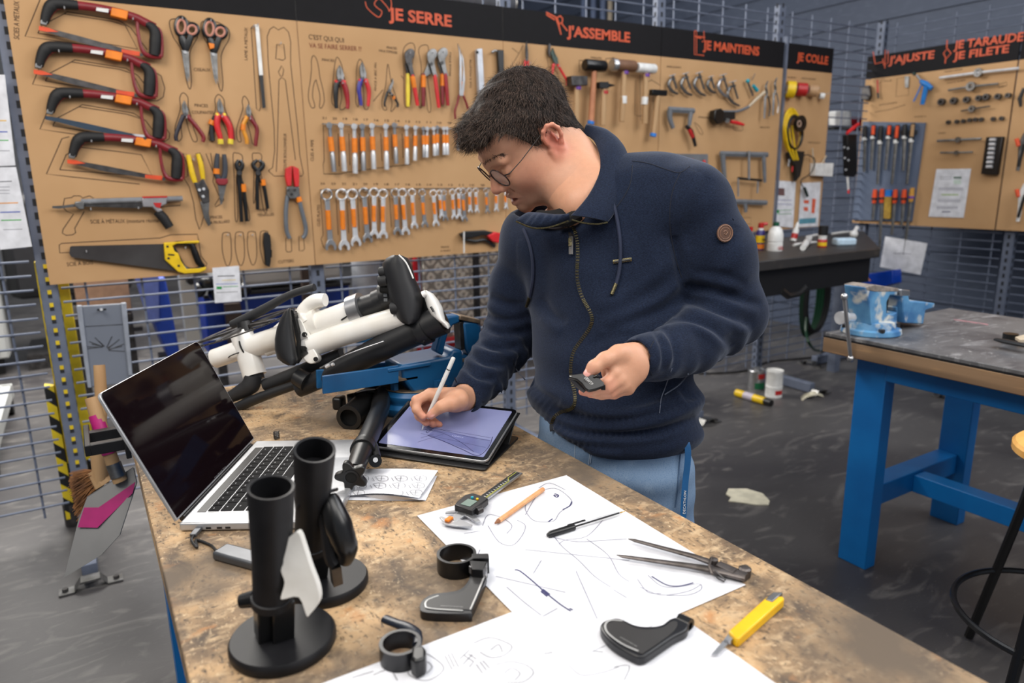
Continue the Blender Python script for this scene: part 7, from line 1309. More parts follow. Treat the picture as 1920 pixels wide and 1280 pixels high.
# head frame fitted to the photo (columns: forward, left, up)
HB = np.array([[-.753,-.036,-.657],[.095,-.994,-.054],[-.651,-.103,.752]]); HC = V3((.824,1.297,1.494)); HS = 1.03
HF, HL, HU = HB.T
def hp(f, l, u): return HC + (HF*f+HL*l+HU*u)*HS
def hax(): return (HF, HL, HU)
PT = thing('person', 'man in navy zip jacket and round glasses bending over the workbench, drawing', 'person', P(1145,870,1.47)*np.array([1,1,0]))
# ---------------------------------------------------------------- body
b = SDF()
def he(f, l, u, rf, rl, ru, k=.012, op='u'): b.ell(hp(f,l,u), (rf*HS,rl*HS,ru*HS), hax(), k, op)
def hc(p, q, r1, r2=None, k=.008, op='u'): b.cap(hp(*p), hp(*q), r1*HS, (r1 if r2 is None else r2)*HS, k, op)
he(-.018,0,.038,.098,.076,.086)
he(.030,0,-.020,.066,.062,.078,.02); he(.042,0,.045,.050,.060,.048,.02)
for s_ in (-1,1):
    hc((-.012,s_*.051,-.042),(.060,s_*.024,-.088),.025,.024,.02); he(.044,s_*.032,-.062,.028,.022,.024,.02)
    he(.058,s_*.036,-.034,.030,.026,.030,.018)
    he(.028,s_*.050,-.032,.036,.025,.044,.02)
he(.078,0,-.100,.019,.022,.018,.014); he(.072,0,-.070,.024,.030,.026,.014)
hc((.080,-.040,.020),(.088,0,.017),.010,.012,.012); hc((.088,0,.017),(.080,.040,.020),.012,.010,.012)
for s_ in (-1,1):
    he(.094,s_*.033,-.002,.014,.018,.012,.012,'s'); he(.077,s_*.031,-.004,.0135,.015,.012,.004)
    hc((.0895,s_*.020,-.008),(.087,s_*.042,-.007),.0022,.0018,.003)
hc((.090,0,.008),(.108,0,-.030),.0075,.0105,.010); he(.1095,0,-.034,.0115,.0115,.0105,.006)
for s_ in (-1,1): he(.100,s_*.0125,-.038,.0095,.0065,.0075,.005)
for s_ in (-1,1): he(.104,s_*.0062,-.0455,.0045,.0032,.004,.002,'s')
for s_ in (-1,1):
    hc((.084,s_*.023,-.071),(.0955,s_*.005,-.0635),.0045,.0060,.004); hc((.084,s_*.020,-.078),(.0935,0,-.0825),.0050,.0072,.004)
he(.096,0,-.0730,.012,.020,.0036,.003,'s'); hc((.095,0,-.055),(.094,0,-.048),.002,.002,.005,'s')
for s_ in (-1,1): hc((.088,s_*.014,-.050),(.078,s_*.030,-.072),.0016,.0016,.007,'s')
# ears
for s_ in (-1,1):
    e0 = lambda f, u, l=0: (f, s_*(.0775+l), u)
    he(-.014,s_*.0775,-.012,.014,.006,.027,.006)
    rim_ = [(.001,-.004,.000),(.003,.010,.003),(-.003,.021,.007),(-.014,.026,.010),(-.025,.021,.012),(-.031,.008,.013),(-.030,-.006,.012),(-.024,-.019,.009),(-.016,-.030,.005),(-.008,-.038,.002),(-.001,-.034,-.001),(.001,-.024,-.002)]
    for i in range(len(rim_)-1):
        a_, c_ = rim_[i], rim_[i+1]; r1 = .0040 if i < 8 else .0062; hc((a_[0]-.002,s_*(.0785+a_[2]),a_[1]),(c_[0]-.002,s_*(.0785+c_[2]),c_[1]), r1, r1, .0035)
    hc((-.019,s_*.087,.010),(-.018,s_*.086,-.012),.0030,.0030,.003)
    he(-.010,s_*.0865,-.008,.0085,.0060,.0115,.003,'s'); he(-.017,s_*.090,.012,.0065,.0035,.006,.003,'s')
# neck and the upper body hidden by the jacket
nk0, nk1 = hp(-.045,0,-.030), P(1128,372,1.50)
b.cap(nk0, nk1, .060, .066, .03); b.cap(hp(-.005,0,-.075), P(1090,385,1.43), .040, .050, .035); b.cap(hp(-.02,.03,-.06), P(1125,352,1.44), .034, .05, .03)
ch = P(1140,480,1.50); pel = P(1145,800,1.50); shL, shR = P(1295,400,1.38), P(995,450,1.58)
b.cap(nk1, ch, .06, .09, .05); b.cap(ch, pel, .09, .09, .05); b.cap(P(1190,400,1.46), shL, .05, .045, .04); b.cap(P(1080,420,1.53), shR, .05, .045, .04)
elL, wrL = P(1378,590,1.43), P(1196,672,1.235); elR, wrR = P(958,630,1.66), P(872,745,1.495)
b.cap(shL, elL, .042, .036, .02); b.cap(elL, wrL, .036, .026, .02); b.cap(shR, elR, .042, .036, .02); b.cap(elR, wrR, .036, .026, .02)
# ---- left hand holding the black part (depths in metres from the camera)
def LH(x, y, d): return P(x, y, d)
b.cap(wrL, LH(1180,676,1.205), .026, .025, .015)
b.ell(LH(1172,690,1.195), (.040,.018,.036), (unit(LH(1150,694,1.19)-LH(1200,680,1.2)), FW, unit(np.cross(unit(LH(1150,694,1.19)-LH(1200,680,1.2)), FW))), .012)
mc = [LH(1152,700,1.178), LH(1163,712,1.180), LH(1172,722,1.186), LH(1178,729,1.196)]
for q in mc: b.cap(LH(1186,682,1.21), q, .016, .0105, .010)
fing = [[mc[0],LH(1138,716,1.170),LH(1118,722,1.176),LH(1103,722,1.184)], [mc[1],LH(1141,727,1.172),LH(1116,732,1.180),LH(1096,731,1.188)], [mc[2],LH(1146,736,1.182),LH(1120,738,1.190),LH(1092,734,1.196)], [mc[3],LH(1152,739,1.196),LH(1128,741,1.202),LH(1106,739,1.206)]]
for f_, r in zip(fing, ((.0098,.0090,.0080,.0070),(.0100,.0092,.0082,.0072),(.0095,.0088,.0080,.0068),(.0085,.0078,.0070,.0062))): b.chain(f_, r, .0045)
b.chain([LH(1188,660,1.205),LH(1160,664,1.185),LH(1134,674,1.170),LH(1114,688,1.163),LH(1104,699,1.163)], (.017,.0155,.0118,.0105,.0080), .008)
b.cap(LH(1166,672,1.190), LH(1152,694,1.184), .013, .011, .010)
# ---- right hand holding the stylus
ptip_px, ptop_px = (791,806), (848,676)
def tabdepth(x, y):
    r = ray(x, y); o = BL+bn*.0015; t_ = ((o-CAM)@bn)/(r@bn); return t_*FPX
dt = tabdepth(*ptip_px); pen_a = P(ptip_px[0], ptip_px[1], dt-.001); pen_b = P(ptop_px[0], ptop_px[1], dt-.035)
def pen(t_): return pen_a+(pen_b-pen_a)*t_
d0 = dt
RH = lambda x, y, d: P(x, y, d0+d)
b.cap(wrR, RH(856,750,.000), .026, .024, .014)
b.ell(RH(838,748,.008), (.036,.021,.024), (unit(RH(805,740,.01)-RH(862,750,.0)), FW, np.cross(unit(RH(805,740,.01)-RH(862,750,.0)), FW)), .012)
mr = [RH(806,738,-.004), RH(804,741,.014), RH(810,752,.028), RH(818,764,.034)]
for q in mr: b.cap(RH(850,750,.008), q, .016, .011, .010)
fr_ = [[mr[0],RH(781,750,-.014),RH(781,768,-.022),RH(793,781,-.022)], [mr[1],RH(778,757,.004),RH(786,780,-.004),RH(799,792,-.010)], [mr[2],RH(790,768,.020),RH(800,787,.010),RH(812,795,.000)], [mr[3],RH(804,780,.026),RH(814,791,.014),RH(824,796,.006)]]
for f_, r in zip(fr_, ((.0105,.0098,.0088,.0076),(.0102,.0095,.0088,.0078),(.0098,.0090,.0082,.0074),(.0088,.0080,.0074,.0066))): b.chain(f_, r, .0045)
b.chain([RH(862,748,-.010),RH(846,755,-.026),RH(828,762,-.034),RH(808,778,-.030)], (.019,.0155,.0112,.0088), .008)
bv_, bf = b.mesh(.0020, (.45,.75,.86), (1.30,1.50,1.72)); bv_ = relax(bv_, bf, 1, .5)
# skin tint
def gau(p, c, r): return np.exp(-((p-c)**2).sum(1)/(2*r*r))
col = np.tile(np.array(lin((205,153,124))), (len(bv_),1))
def mixc(w_, rgb): 
    global col; w_ = np.clip(w_,0,1)[:,None]; col = col*(1-w_)+np.array(lin(rgb))*w_
loc = ((bv_-HC)@HB)/HS
ishead = (loc[:,0]**2+loc[:,1]**2+loc[:,2]**2) < .14**2
for s_ in (-1,1): mixc(gau(loc,(.055,s_*.045,-.035),.024)*.45*ishead, (206,130,112)); mixc(np.exp(-((loc[:,0]+.014)**2/(2*.018**2)+(loc[:,2]+.006)**2/(2*.03**2)+(loc[:,1]-s_*.088)**2/(2*.010**2)))*.75*ishead, (206,108,96))
mixc(gau(loc,(.110,0,-.034),.012)*.5*ishead, (204,122,106)); mixc(gau(loc,(.089,0,-.0725),.012)*.0*ishead, (150,80,76))
lip = np.exp(-((loc[:,2]+.0725)**2/(2*.0055**2)+(loc[:,1])**2/(2*.013**2)+(loc[:,0]-.092)**2/(2*.012**2))); mixc(lip*.9*ishead, (176,86,80)); mixc(np.exp(-((loc[:,2]+.073)**2/(2*.0018**2)+(loc[:,1])**2/(2*.013**2)+(loc[:,0]-.088)**2/(2*.009**2)))*.9*ishead, (84,34,32))
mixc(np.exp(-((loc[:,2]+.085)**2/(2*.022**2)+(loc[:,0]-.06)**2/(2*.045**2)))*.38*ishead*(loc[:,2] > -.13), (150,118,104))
mixc(np.exp(-((loc[:,2]+.056)**2/(2*.006**2)+(loc[:,1])**2/(2*.016**2)+(loc[:,0]-.092)**2/(2*.012**2)))*.4*ishead, (150,112,98))
for s_ in (-1,1): mixc(np.exp(-((loc[:,2]+.0095)**2/(2*.0012**2)+(loc[:,1]-s_*.031)**2/(2*.009**2)+(loc[:,0]-.09)**2/(2*.01**2)))*.9*ishead, (60,40,34))
for q in (LH(1103,700,1.155),): mixc(gau(bv_,q,.008)*.35, (222,150,140))
for L_ in (fing+fr_):
    for q, w0 in ((L_[1],.25),(L_[3],.45)): mixc(gau(bv_,q,.010)*w0, (214,134,118))
mixc(gau(bv_,RH(806,778,-.036),.007)*.5, (226,150,142))
skin = bpy.data.materials.new('skin'); skin.use_nodes = True; N = skin.node_tree.nodes; L = skin.node_tree.links; q = N['Principled BSDF']; at = N.new('ShaderNodeAttribute'); at.attribute_name = 'tint'
nz = N.new('ShaderNodeTexNoise'); nz.inputs['Scale'].default_value = 90; nz.inputs['Detail'].default_value = 5; mr_ = N.new('ShaderNodeMapRange'); mr_.inputs[3].default_value = .90; mr_.inputs[4].default_value = 1.06; mm_ = N.new('ShaderNodeMix'); mm_.data_type = 'RGBA'; mm_.blend_type = 'MULTIPLY'; mm_.inputs[0].default_value = 1
tc = N.new('ShaderNodeTexCoord'); L.new(tc.outputs['Object'], nz.inputs['Vector']); L.new(nz.outputs['Fac'], mr_.inputs[0]); L.new(at.outputs['Color'], mm_.inputs[6]); L.new(mr_.outputs[0], mm_.inputs[7]); L.new(mm_.outputs[2], q.inputs['Base Color'])
q.inputs['Roughness'].default_value = .5; q.inputs['Subsurface Weight'].default_value = .2; q.inputs['Subsurface Radius'].default_value = (.012,.005,.003); q.inputs['Subsurface Scale'].default_value = .6; q.inputs['Specular IOR Level'].default_value = .4
bp = N.new('ShaderNodeBump'); bp.inputs['Strength'].default_value = .25; bp.inputs['Distance'].default_value = .0008; nz2 = N.new('ShaderNodeTexNoise'); nz2.inputs['Scale'].default_value = 420; L.new(tc.outputs['Object'], nz2.inputs['Vector']); L.new(nz2.outputs['Fac'], bp.inputs['Height']); L.new(bp.outputs[0], q.inputs['Normal'])
obj_np('body', bv_, bf, skin, PT, col)
# ---- nails
def nail(c, along, nrm, w=.0062, l=.008):
    along = unit(along); nrm = unit(nrm-along*(nrm@along)); sd = np.cross(along, nrm); g = MB(); g.ball(c, (l, w, .0016), 12, 8, (along, sd, nrm)); g.build('fingernail', mat('nail',(222,160,150),.3), PT)
tv = unit(RH(808,778,-.030)-RH(828,762,-.034)); nail(RH(810,776,-.038), tv, -FW+UP*.2)
tv = unit(LH(1104,699,1.163)-LH(1114,688,1.163)); nail(LH(1101,699,1.157), tv, -FW-RT*.5)
# ---------------------------------------------------------------- hair
hr = SDF(); ex = .0095
for (f, l, u, rf, rl, ru) in ((-.018,0,.040,.098,.076,.087),(.040,0,.052,.056,.060,.052)): hr.ell(hp(f,l,u), ((rf+ex*.8)*HS,(rl+ex*.7)*HS,(ru+ex*.6)*HS), hax(), .02)
hr.ell(hp(.058,0,.088), (.040,.052,.026), hax(), .02); hr.ell(hp(.088,.0,.084), (.022,.040,.018), hax(), .015)
hr.cap(hp(-.052,0,-.035), hp(-.052,0,-.068), .065, .0635, .02)
bx = np.array([-.2,-.13,-.09,-.052,-.045,-.036,-.030,-.004,.002,.006,.014,.020,.027,.038,.052,.066,.080,.2]); by = np.array([-.080,-.080,-.070,-.050,-.030,.006,.030,.032,.010,-.028,-.030,-.004,.020,.042,.062,.070,.066,.066])
def cut(p):
    q = ((p-HC)@HB)/HS; ub = np.interp(q[:,0], bx, by); wv2 = .003*np.sin(q[:,1]*160+q[:,0]*90); return (ub+wv2-q[:,2])*.72*HS
hr.fn(cut, HC, 9, .006, 'i')
def disp(p):
    q = ((p-HC)@HB); s_ = q[:,1]*170+q[:,0]*60; fr0 = np.clip((q[:,0]-.05)/.04,0,1); return fr0*.004*np.sin(q[:,1]*230+3*np.sin(q[:,0]*90))*np.sin(q[:,0]*210+q[:,2]*160)+.0016*np.sin(s_+2.5*np.sin(q[:,0]*60))*np.cos(q[:,0]*95+q[:,2]*40)+.0018*np.sin(q[:,0]*120+q[:,1]*60)*np.sin(q[:,2]*130)
hr.fn(disp, HC, 9, .01, 'd')
hv, hf_ = hr.mesh(.0028, HC-.17, HC+.19); hairm = layered('dark_brown_hair', (42,33,29), [((20,15,13),60,(1,1,1),.4,.6,4,0),((54,42,36),130,(1,1,1),.62,.8,3,0)], rough=.75, bump=.6, spec=.15)
ho = obj_np('hair', hv, hf_, hairm, PT)
def vnorm(v, f):
    n = np.zeros_like(v); fn_ = np.cross(v[f[:,2]]-v[f[:,0]], v[f[:,3]]-v[f[:,1]])
    for k in range(4): np.add.at(n, f[:,k], fn_)
    return n/np.maximum(np.linalg.norm(n,axis=1),1e-12)[:,None]
hn_ = vnorm(hv, hf_); cen = hv-HC; 
if (hn_*cen).sum() < 0: hn_ = -hn_
rng = np.random.default_rng(5); ids = rng.choice(len(hv), min(26000,len(hv)), replace=False); q = ((hv[ids]-HC)@HB)/HS; nn = hn_[ids]
crown = np.array([-.06,-.01,.12]); flow = q-crown; flow = flow/np.linalg.norm(flow,axis=1)[:,None]; flow[:,0] += .45*(q[:,2] > .03); fl = flow@HB.T
fl = fl-nn*(fl*nn).sum(1)[:,None]; fl += rng.normal(0,.33,fl.shape); fl = fl/np.maximum(np.linalg.norm(fl,axis=1),1e-6)[:,None]
ln_ = rng.uniform(.010,.022,len(ids))*np.where(q[:,2] < .0,.55,1); sv = []; sf = []
front = (q[:,0] > .06)
for i in range(len(ids)):
    p0 = hv[ids[i]]-nn[i]*.002; d = fl[i]; l_ = ln_[i]; cu = (.75 if front[i] else .26); p1 = p0+d*l_*.5+nn[i]*l_*cu*.8; p2 = p0+d*l_*(1-.1*cu)+nn[i]*l_*cu*(1.0 if rng.random() < .5 else .3); sd = np.cross(d, nn[i])*.0003; k = len(sv)
    sv += [p0-sd,p0+sd,p1+sd*.8,p1-sd*.8,p2+sd*.15,p2-sd*.15]; sf += [(k,k+1,k+2,k+3),(k+3,k+2,k+4,k+5)]
o = obj_np('hair_strands', np.array(sv), np.array(sf), mat('hair_strand',(104,82,68),.75,rgb2=(38,29,24),scale=240,lo=.42,hi=.75), ho)
o.parent = ho
# eyebrow hairs laid on the brow ridge
from mathutils.bvhtree import BVHTree
bvb = BVHTree.FromPolygons([tuple(x) for x in bv_], [tuple(int(k) for k in x) for x in bf])
def brow(name, path, w_, n):
    g = MB(); c = np.array([q[:2] for q in sp(path, 10)])
    for k in range(n):
        i = rng.integers(0, len(c)-6); x, y = c[i]+rng.normal(0, w_, 2)*np.array([.6,1]); r = unit(ray(x, y)); h = bvb.ray_cast(Vector(CAM), Vector(r), 3)
        if h[0] is None: continue
        p0 = V3(h[0])-r*.0004; d = unit(P(*c[i+1],1.4)-P(*c[i],1.4)+rng.normal(0,.0012,3)); g.tube([p0, p0+d*.004-r*.0004, p0+d*.0075], [.00038,.0003,.0001], 3, caps=False)
    g.build(name, mat('brow',(62,46,40),.8), PT, fix=False)
brow('eyebrow', [(902,311),(912,304),(926,295),(940,290),(951,290)], 1.5, 170)
# ---------------------------------------------------------------- glasses
lensm = mat('lens_clear',(255,255,255),.02); lensm.node_tree.nodes['Principled BSDF'].inputs['Alpha'].default_value = .10
gl = MB(); frm = mat('tortoise_frame',(66,34,24),.25,rgb2=(28,20,18),scale=60)
for s_ in (-1,1):
    c_ = hp(.1005,s_*.031,-.008); nrm_ = unit(HF*.97+HL*s_*.16-HU*.12); gl.ring(c_, nrm_, .0230, .0015, 36, 8)
gl.tube([hp(.104,-.011,-.004),hp(.108,0,.001),hp(.104,.011,-.004)], .0011, 6); gr = gl.build('glasses_frame', frm, PT)
for s_ in (-1,1):
    g = MB(); g.tube([hp(.0965,s_*.052,-.002),hp(.092,s_*.066,.000),hp(.060,s_*.0745,.006),hp(.0,s_*.081,.018),hp(-.012,s_*.083,.014)], [.0013,.0011,.0010,.0010,.0010], 6); g.build('temple_arm', M['black'], gr)
    c_ = hp(.1005,s_*.031,-.008); nrm_ = unit(HF*.97+HL*s_*.16-HU*.12); g = MB(); g.cyl(c_-nrm_*.0004, c_+nrm_*.0004, .0228, seg=32); g.build('lens', lensm, gr)
# ---------------------------------------------------------------- jacket
j = SDF(); AX = (LB, FB, UZ)
lean = unit(P(1140,430,1.50)-P(1150,800,1.50))
def je(px, py, d, rl, rf, ru, k=.05): j.ell(P(px,py,d), (rl,rf,ru), (LB,unit(FB-lean*(FB@lean)),lean), k)
je(1130,450,1.50,.185,.125,.150); je(1140,560,1.50,.172,.130,.16); je(1146,680,1.49,.166,.138,.16); je(1150,760,1.49,.172,.140,.115); je(1156,806,1.485,.172,.138,.075)
je(1215,380,1.46,.125,.085,.095,.05); je(1050,462,1.53,.105,.08,.070,.04)
j.ell(P(1128,345,1.50), (.075,.07,.052), AX, .04)
j.cap(P(1190,372,1.45), P(1296,384,1.39), .070, .070, .05)
j.cap(P(1296,384,1.39), P(1340,480,1.40), .072, .075, .03, wr=(.003,1.6,1.0,.5)); j.cap(P(1340,480,1.40), P(1374,584,1.425), .074, .064, .03, wr=(.006,2.6,.5,2.0))
j.cap(P(1374,590,1.425), P(1296,642,1.335), .063, .055, .025, wr=(.008,2.5,2.2,1.2)); j.cap(P(1296,642,1.335), P(1232,668,1.268), .055, .044, .015, wr=(.006,2.2,.2,.4)); j.cap(P(1226,668,1.262), P(1204,671,1.238), .0435, .0395, .006)
j.cap(P(1060,430,1.53), P(1000,448,1.57), .07, .068, .05)
j.cap(P(1004,448,1.57), P(976,540,1.62), .070, .066, .03, wr=(.003,1.5,.3,.8)); j.cap(P(976,540,1.62), P(956,632,1.645), .066, .060, .03, wr=(.006,2.5,.9,2.4))
j.cap(P(956,632,1.645), P(912,696,1.575), .062, .052, .02, wr=(.0075,3.2,.5,2.6)); j.cap(P(912,696,1.575), P(886,730,1.525), .050, .043, .012, wr=(.005,2.2,.8,2.2)); j.cap(P(882,734,1.522), P(871,748,1.497), .042, .0385, .006)
# hem: cut the bottom, bunched folds above it
hemc = P(1165,846,1.49)
def hemf(p):
    q = p-hemc; return -(q@unit(lean+RT*.20+FB*.02)) + 1.7*np.clip(q@RT,-.15,.16)**2 
torso_r = lambda p: np.linalg.norm((p-P(1148,760,1.49))[:, :2], axis=1)
def hem_i(p): d_ = hemf(p); far = (torso_r(p) > .27) | ((p-hemc)@UZ > .10); return np.where(far, -1.0, d_)
j.fn(hem_i, hemc, 9, .012, 'i')
def folds(p):
    q = p-P(1148,720,1.49); z = q@lean; an = np.arctan2(q@LB, q@FB); near_ = np.exp(-((z+.06)/.10)**2)*(torso_r(p) < .24); w_ = .0085*np.sin(z*75+1.6*np.sin(an*1.0+.6)+.7*np.sin(3*an))*near_
    q2 = p-P(1150,560,1.45); z2 = q2@unit(UP*.8+RT*.6); w2 = .006*np.sin(z2*38+1.2*np.sin((q2@RT)*14))*np.exp(-(np.linalg.norm(q2,axis=1)/.17)**2)
    q3 = p-P(1300,470,1.34); z3 = q3@unit(RT*.95+UP*.25); w3 = .006*np.sin(z3*46+1)*np.exp(-(np.linalg.norm(q3,axis=1)/.11)**2)
    return w_+w2+w3+.0012*np.sin(p[:,0]*43+2*np.sin(p[:,2]*31))*np.sin(p[:,1]*37+p[:,2]*23)
j.fn(folds, hemc, 9, .01, 'd')
# openings: neck and cuffs
j.cap(P(1095,340,1.455), hp(-.02,0,-.05), .060, .066, .01, 's'); j.cap(P(1082,352,1.43), P(1022,388,1.40), .048, .040, .01, 's'); j.cap(hp(.070,0,-.125), P(1060,385,1.41), .040, .044, .015, 's'); j.cap(hp(.060,.03,-.115), P(1040,388,1.42), .040, .04, .015, 's')
j.cap(wrL, P(1150,676,1.17), .030, .034, .005, 's'); j.cap(wrR, RH(840,765,-.01), .030, .034, .005, 's')
jv, jf = j.mesh(.0042, (.55,.60,.84), (1.40,1.75,1.62)); jv = relax(jv, jf, 2, .5)
def vnorm(v, f):
    n = np.zeros_like(v); fn_ = np.cross(v[f[:,2]]-v[f[:,0]], v[f[:,3]]-v[f[:,1]])
    for k in range(4): np.add.at(n, f[:,k], fn_)
    return n/np.maximum(np.linalg.norm(n,axis=1),1e-12)[:,None]
def topx(v): q = v-CAM; z = q@FW; return np.stack([960+q@RT/z*FPX, 640-q@UP/z*FPX], 1)
def crease(v, f, lists):
    n = vnorm(v, f); vd = v-CAM; fac = (n*vd).sum(1)/np.linalg.norm(vd,axis=1)
    if np.median(np.sign(fac)[::50]) == 0: pass
    cen_ = ((v-v.mean(0))*n).sum(); n = n if cen_ > 0 else -n; fac = (n*vd).sum(1)/np.linalg.norm(vd,axis=1); vis = fac < -.02; px = topx(v); add = np.zeros(len(v))
    for pts, w_, amp in lists:
        c = np.array([q[:2] for q in sp(pts, 8)]); lo = c.min(0)-30; hi = c.max(0)+30; m_ = np.where(vis & (px > lo).all(1) & (px < hi).all(1))[0]
        if len(m_) == 0: continue
        d = px[m_][:,None,:]-c[None]; dd = (d**2).sum(2); k = dd.argmin(1); dist = np.sqrt(dd[np.arange(len(k)),k]); tg = np.gradient(c, axis=0); tg /= np.linalg.norm(tg,axis=1)[:,None]; dv = d[np.arange(len(k)),k]; sgn = np.sign(tg[k,0]*dv[:,1]-tg[k,1]*dv[:,0])
        tp_ = np.sin(np.clip(k/(len(c)-1),0,1)*PI)**.6; add[m_] += amp*tp_*(-np.exp(-(dist/w_)**2)+.75*np.exp(-((dist*sgn-1.7*w_)/(w_*1.1))**2))
    return v+n*add[:,None]
CR = [([(1286,535),(1330,543),(1385,560),(1428,572)],9,.008),([(1282,560),(1320,572),(1370,592),(1415,612)],9,.009),([(1262,596),(1300,600),(1340,618),(1372,650)],8,.008),([(1300,512),(1350,515),(1400,532)],9,.005),([(1245,615),(1262,640),(1268,668),(1262,694)],7,.007),([(1225,618),(1240,645),(1245,672),(1240,696)],6,.005),
 ([(1284,548),(1240,580),(1190,600),(1130,622)],11,.008),([(1275,500),(1230,545),(1170,580),(1120,598)],14,.006),([(1262,440),(1272,490),(1284,545)],9,.008),([(1010,556),(1035,590),(1062,606)],10,.006),([(1100,650),(1150,630),(1195,628)],10,.005),
 ([(990,735),(1060,775),(1150,788),(1240,772),(1308,742)],9,.009),([(1000,765),(1070,806),(1160,814),(1240,806),(1304,782)],8,.009),([(1090,760),(1160,760),(1220,748),(1270,722)],10,.007),([(985,700),(1010,735),(1050,757)],9,.007),([(1100,735),(1150,738),(1200,730)],11,.005),([(1270,720),(1290,742),(1312,738)],8,.005),([(1010,795),(1080,832),(1170,842)],7,.006),
 ([(908,590),(945,600),(988,598)],7,.006),([(898,610),(940,624),(984,624)],7,.007),([(886,636),(925,652),(972,652)],7,.008),([(876,660),(908,680),(950,686)],7,.008),([(866,682),(895,706),(930,712)],6,.007),([(920,555),(955,570),(990,568)],8,.005),([(1330,330),(1300,400),(1290,470)],14,.005),([(1380,420),(1350,480),(1320,520)],16,.005),([(1180,420),(1210,500),(1200,560)],18,.004),([(1000,440),(1020,520),(1010,600)],16,.004)]
jv = crease(jv, jf, CR); jv = relax(jv, jf, 1, .3)
fab = bpy.data.materials.new('navy_fleece'); fab.use_nodes = True; N = fab.node_tree.nodes; L = fab.node_tree.links; q = N['Principled BSDF']; q.inputs['Roughness'].default_value = .92; q.inputs['Specular IOR Level'].default_value = .15
q.inputs['Sheen Weight'].default_value = .34; q.inputs['Sheen Roughness'].default_value = .45; q.inputs['Sheen Tint'].default_value = lin((170,176,190))+(1,)
nz = N.new('ShaderNodeTexNoise'); nz.inputs['Scale'].default_value = 900; nz.inputs['Detail'].default_value = 3; tc = N.new('ShaderNodeTexCoord'); mp = N.new('ShaderNodeMapping'); mp.inputs['Scale'].default_value = (.35,.35,1); L.new(tc.outputs['Object'], mp.inputs[0]); L.new(mp.outputs[0], nz.inputs['Vector'])
cr = N.new('ShaderNodeValToRGB'); cr.color_ramp.elements[0].color = lin((18,25,41))+(1,); cr.color_ramp.elements[1].color = lin((31,41,62))+(1,); cr.color_ramp.elements[0].position = .35; cr.color_ramp.elements[1].position = .7; L.new(nz.outputs['Fac'], cr.inputs[0]); L.new(cr.outputs[0], q.inputs['Base Color'])
bp = N.new('ShaderNodeBump'); bp.inputs['Strength'].default_value = .25; bp.inputs['Distance'].default_value = .0008; L.new(nz.outputs['Fac'], bp.inputs['Height']); L.new(bp.outputs[0], q.inputs['Normal'])
jo = obj_np('jacket', jv, jf, fab, PT)
from mathutils.bvhtree import BVHTree
bvh = BVHTree.FromPolygons([tuple(x) for x in jv], [tuple(int(k) for k in x) for x in jf])
def surf(x, y, o=.001):
    r = unit(ray(x, y)); h = bvh.ray_cast(Vector(CAM), Vector(r), 5)
    if h[0] is None: return P(x, y, 1.42)
    n = V3(h[1]); n = n if n@r < 0 else -n; return V3(h[0])+n*o
def onj(name, pts, r, m_, par=None, o=.0015, n=5, seg=6, flat=None, rr=None):
    c = [tuple(p[:2]) for p in sp(pts, n)] if n else pts; p3 = [surf(x, y, o) for x, y in c]
    for _ in range(2): p3 = [p3[0]]+[(p3[i-1]+p3[i]*2+p3[i+1])/4 for i in range(1,len(p3)-1)]+[p3[-1]]
    g = MB(); g.tube(p3, r, seg, flat=flat); return g.build(name, m_, par or jo)
zipm = mat('antique_brass',(104,96,66),.35,.7,rgb2=(54,50,38),scale=500); tapez = mat('zip_tape',(14,18,30),.8)
zp = [(1071,415),(1082,445),(1084,480),(1083,520),(1092,556),(1110,590),(1108,612),(1092,636),(1076,660),(1071,690),(1073,712),(1079,742),(1076,762),(1058,770),(1042,780),(1035,795),(1036,808)]
onj('zip_tape', zp, .0060, tapez, o=-.0005, flat=(FW,.4)); zc = [surf(*tuple(p[:2]), .0020) for p in sp(zp, 14)]
for _ in range(4): zc = [zc[0]]+[(zc[i-1]+zc[i]*2+zc[i+1])/4 for i in range(1,len(zc)-1)]+[zc[-1]]
g = MB(); acc_ = 0
for i in range(1, len(zc)):
    L_ = np.linalg.norm(zc[i]-zc[i-1]); acc_ += L_
    if acc_ >= .0031: acc_ = 0; x_ = unit(zc[i]-zc[i-1]); s1 = unit(np.cross(x_, FW)); g.box(zc[i], (.0017,.0062,.0022), (x_, s1, np.cross(x_, s1)))
g.build('zip_teeth', mat('antique_brass'), jo)
def pull(): 
    t_ = [surf(1070,418,.006), surf(1074,445,.008), surf(1073,478,.007)]; g = MB(); g.tube(t_, [.004,.0045,.0042], 4, flat=(FW,.35)); g.build('zip_puller', M['dsteel'], jo); g = MB(); g.tube([surf(1073,448,.010),surf(1073,463,.010)], .0034, 4, flat=(FW,.35)); g.build('puller_plate', zipm, jo)
pull()
cord = mat('navy_cord',(34,42,66),.85)
onj('drawstring', [(1146,372),(1154,395),(1162,440),(1164,480),(1161,510),(1155,533)], .0036, cord, o=.0035); onj('drawstring', [(984,430),(994,455),(1001,490),(1001,525),(996,556)], .0036, cord, o=.0035)
for q_ in ([(1155,533),(1147,554)],[(996,556),(991,574)]): onj('cord_tip', q_, .0036, zipm, o=.0045, n=0, seg=8)
c_ = surf(1358,437,.0015); n_ = unit(c_-surf(1345,437,0)); nb_ = np.cross(surf(1368,437)-surf(1348,437), surf(1358,425)-surf(1358,449)); nb_ = unit(nb_); nb_ = nb_ if nb_@FW < 0 else -nb_
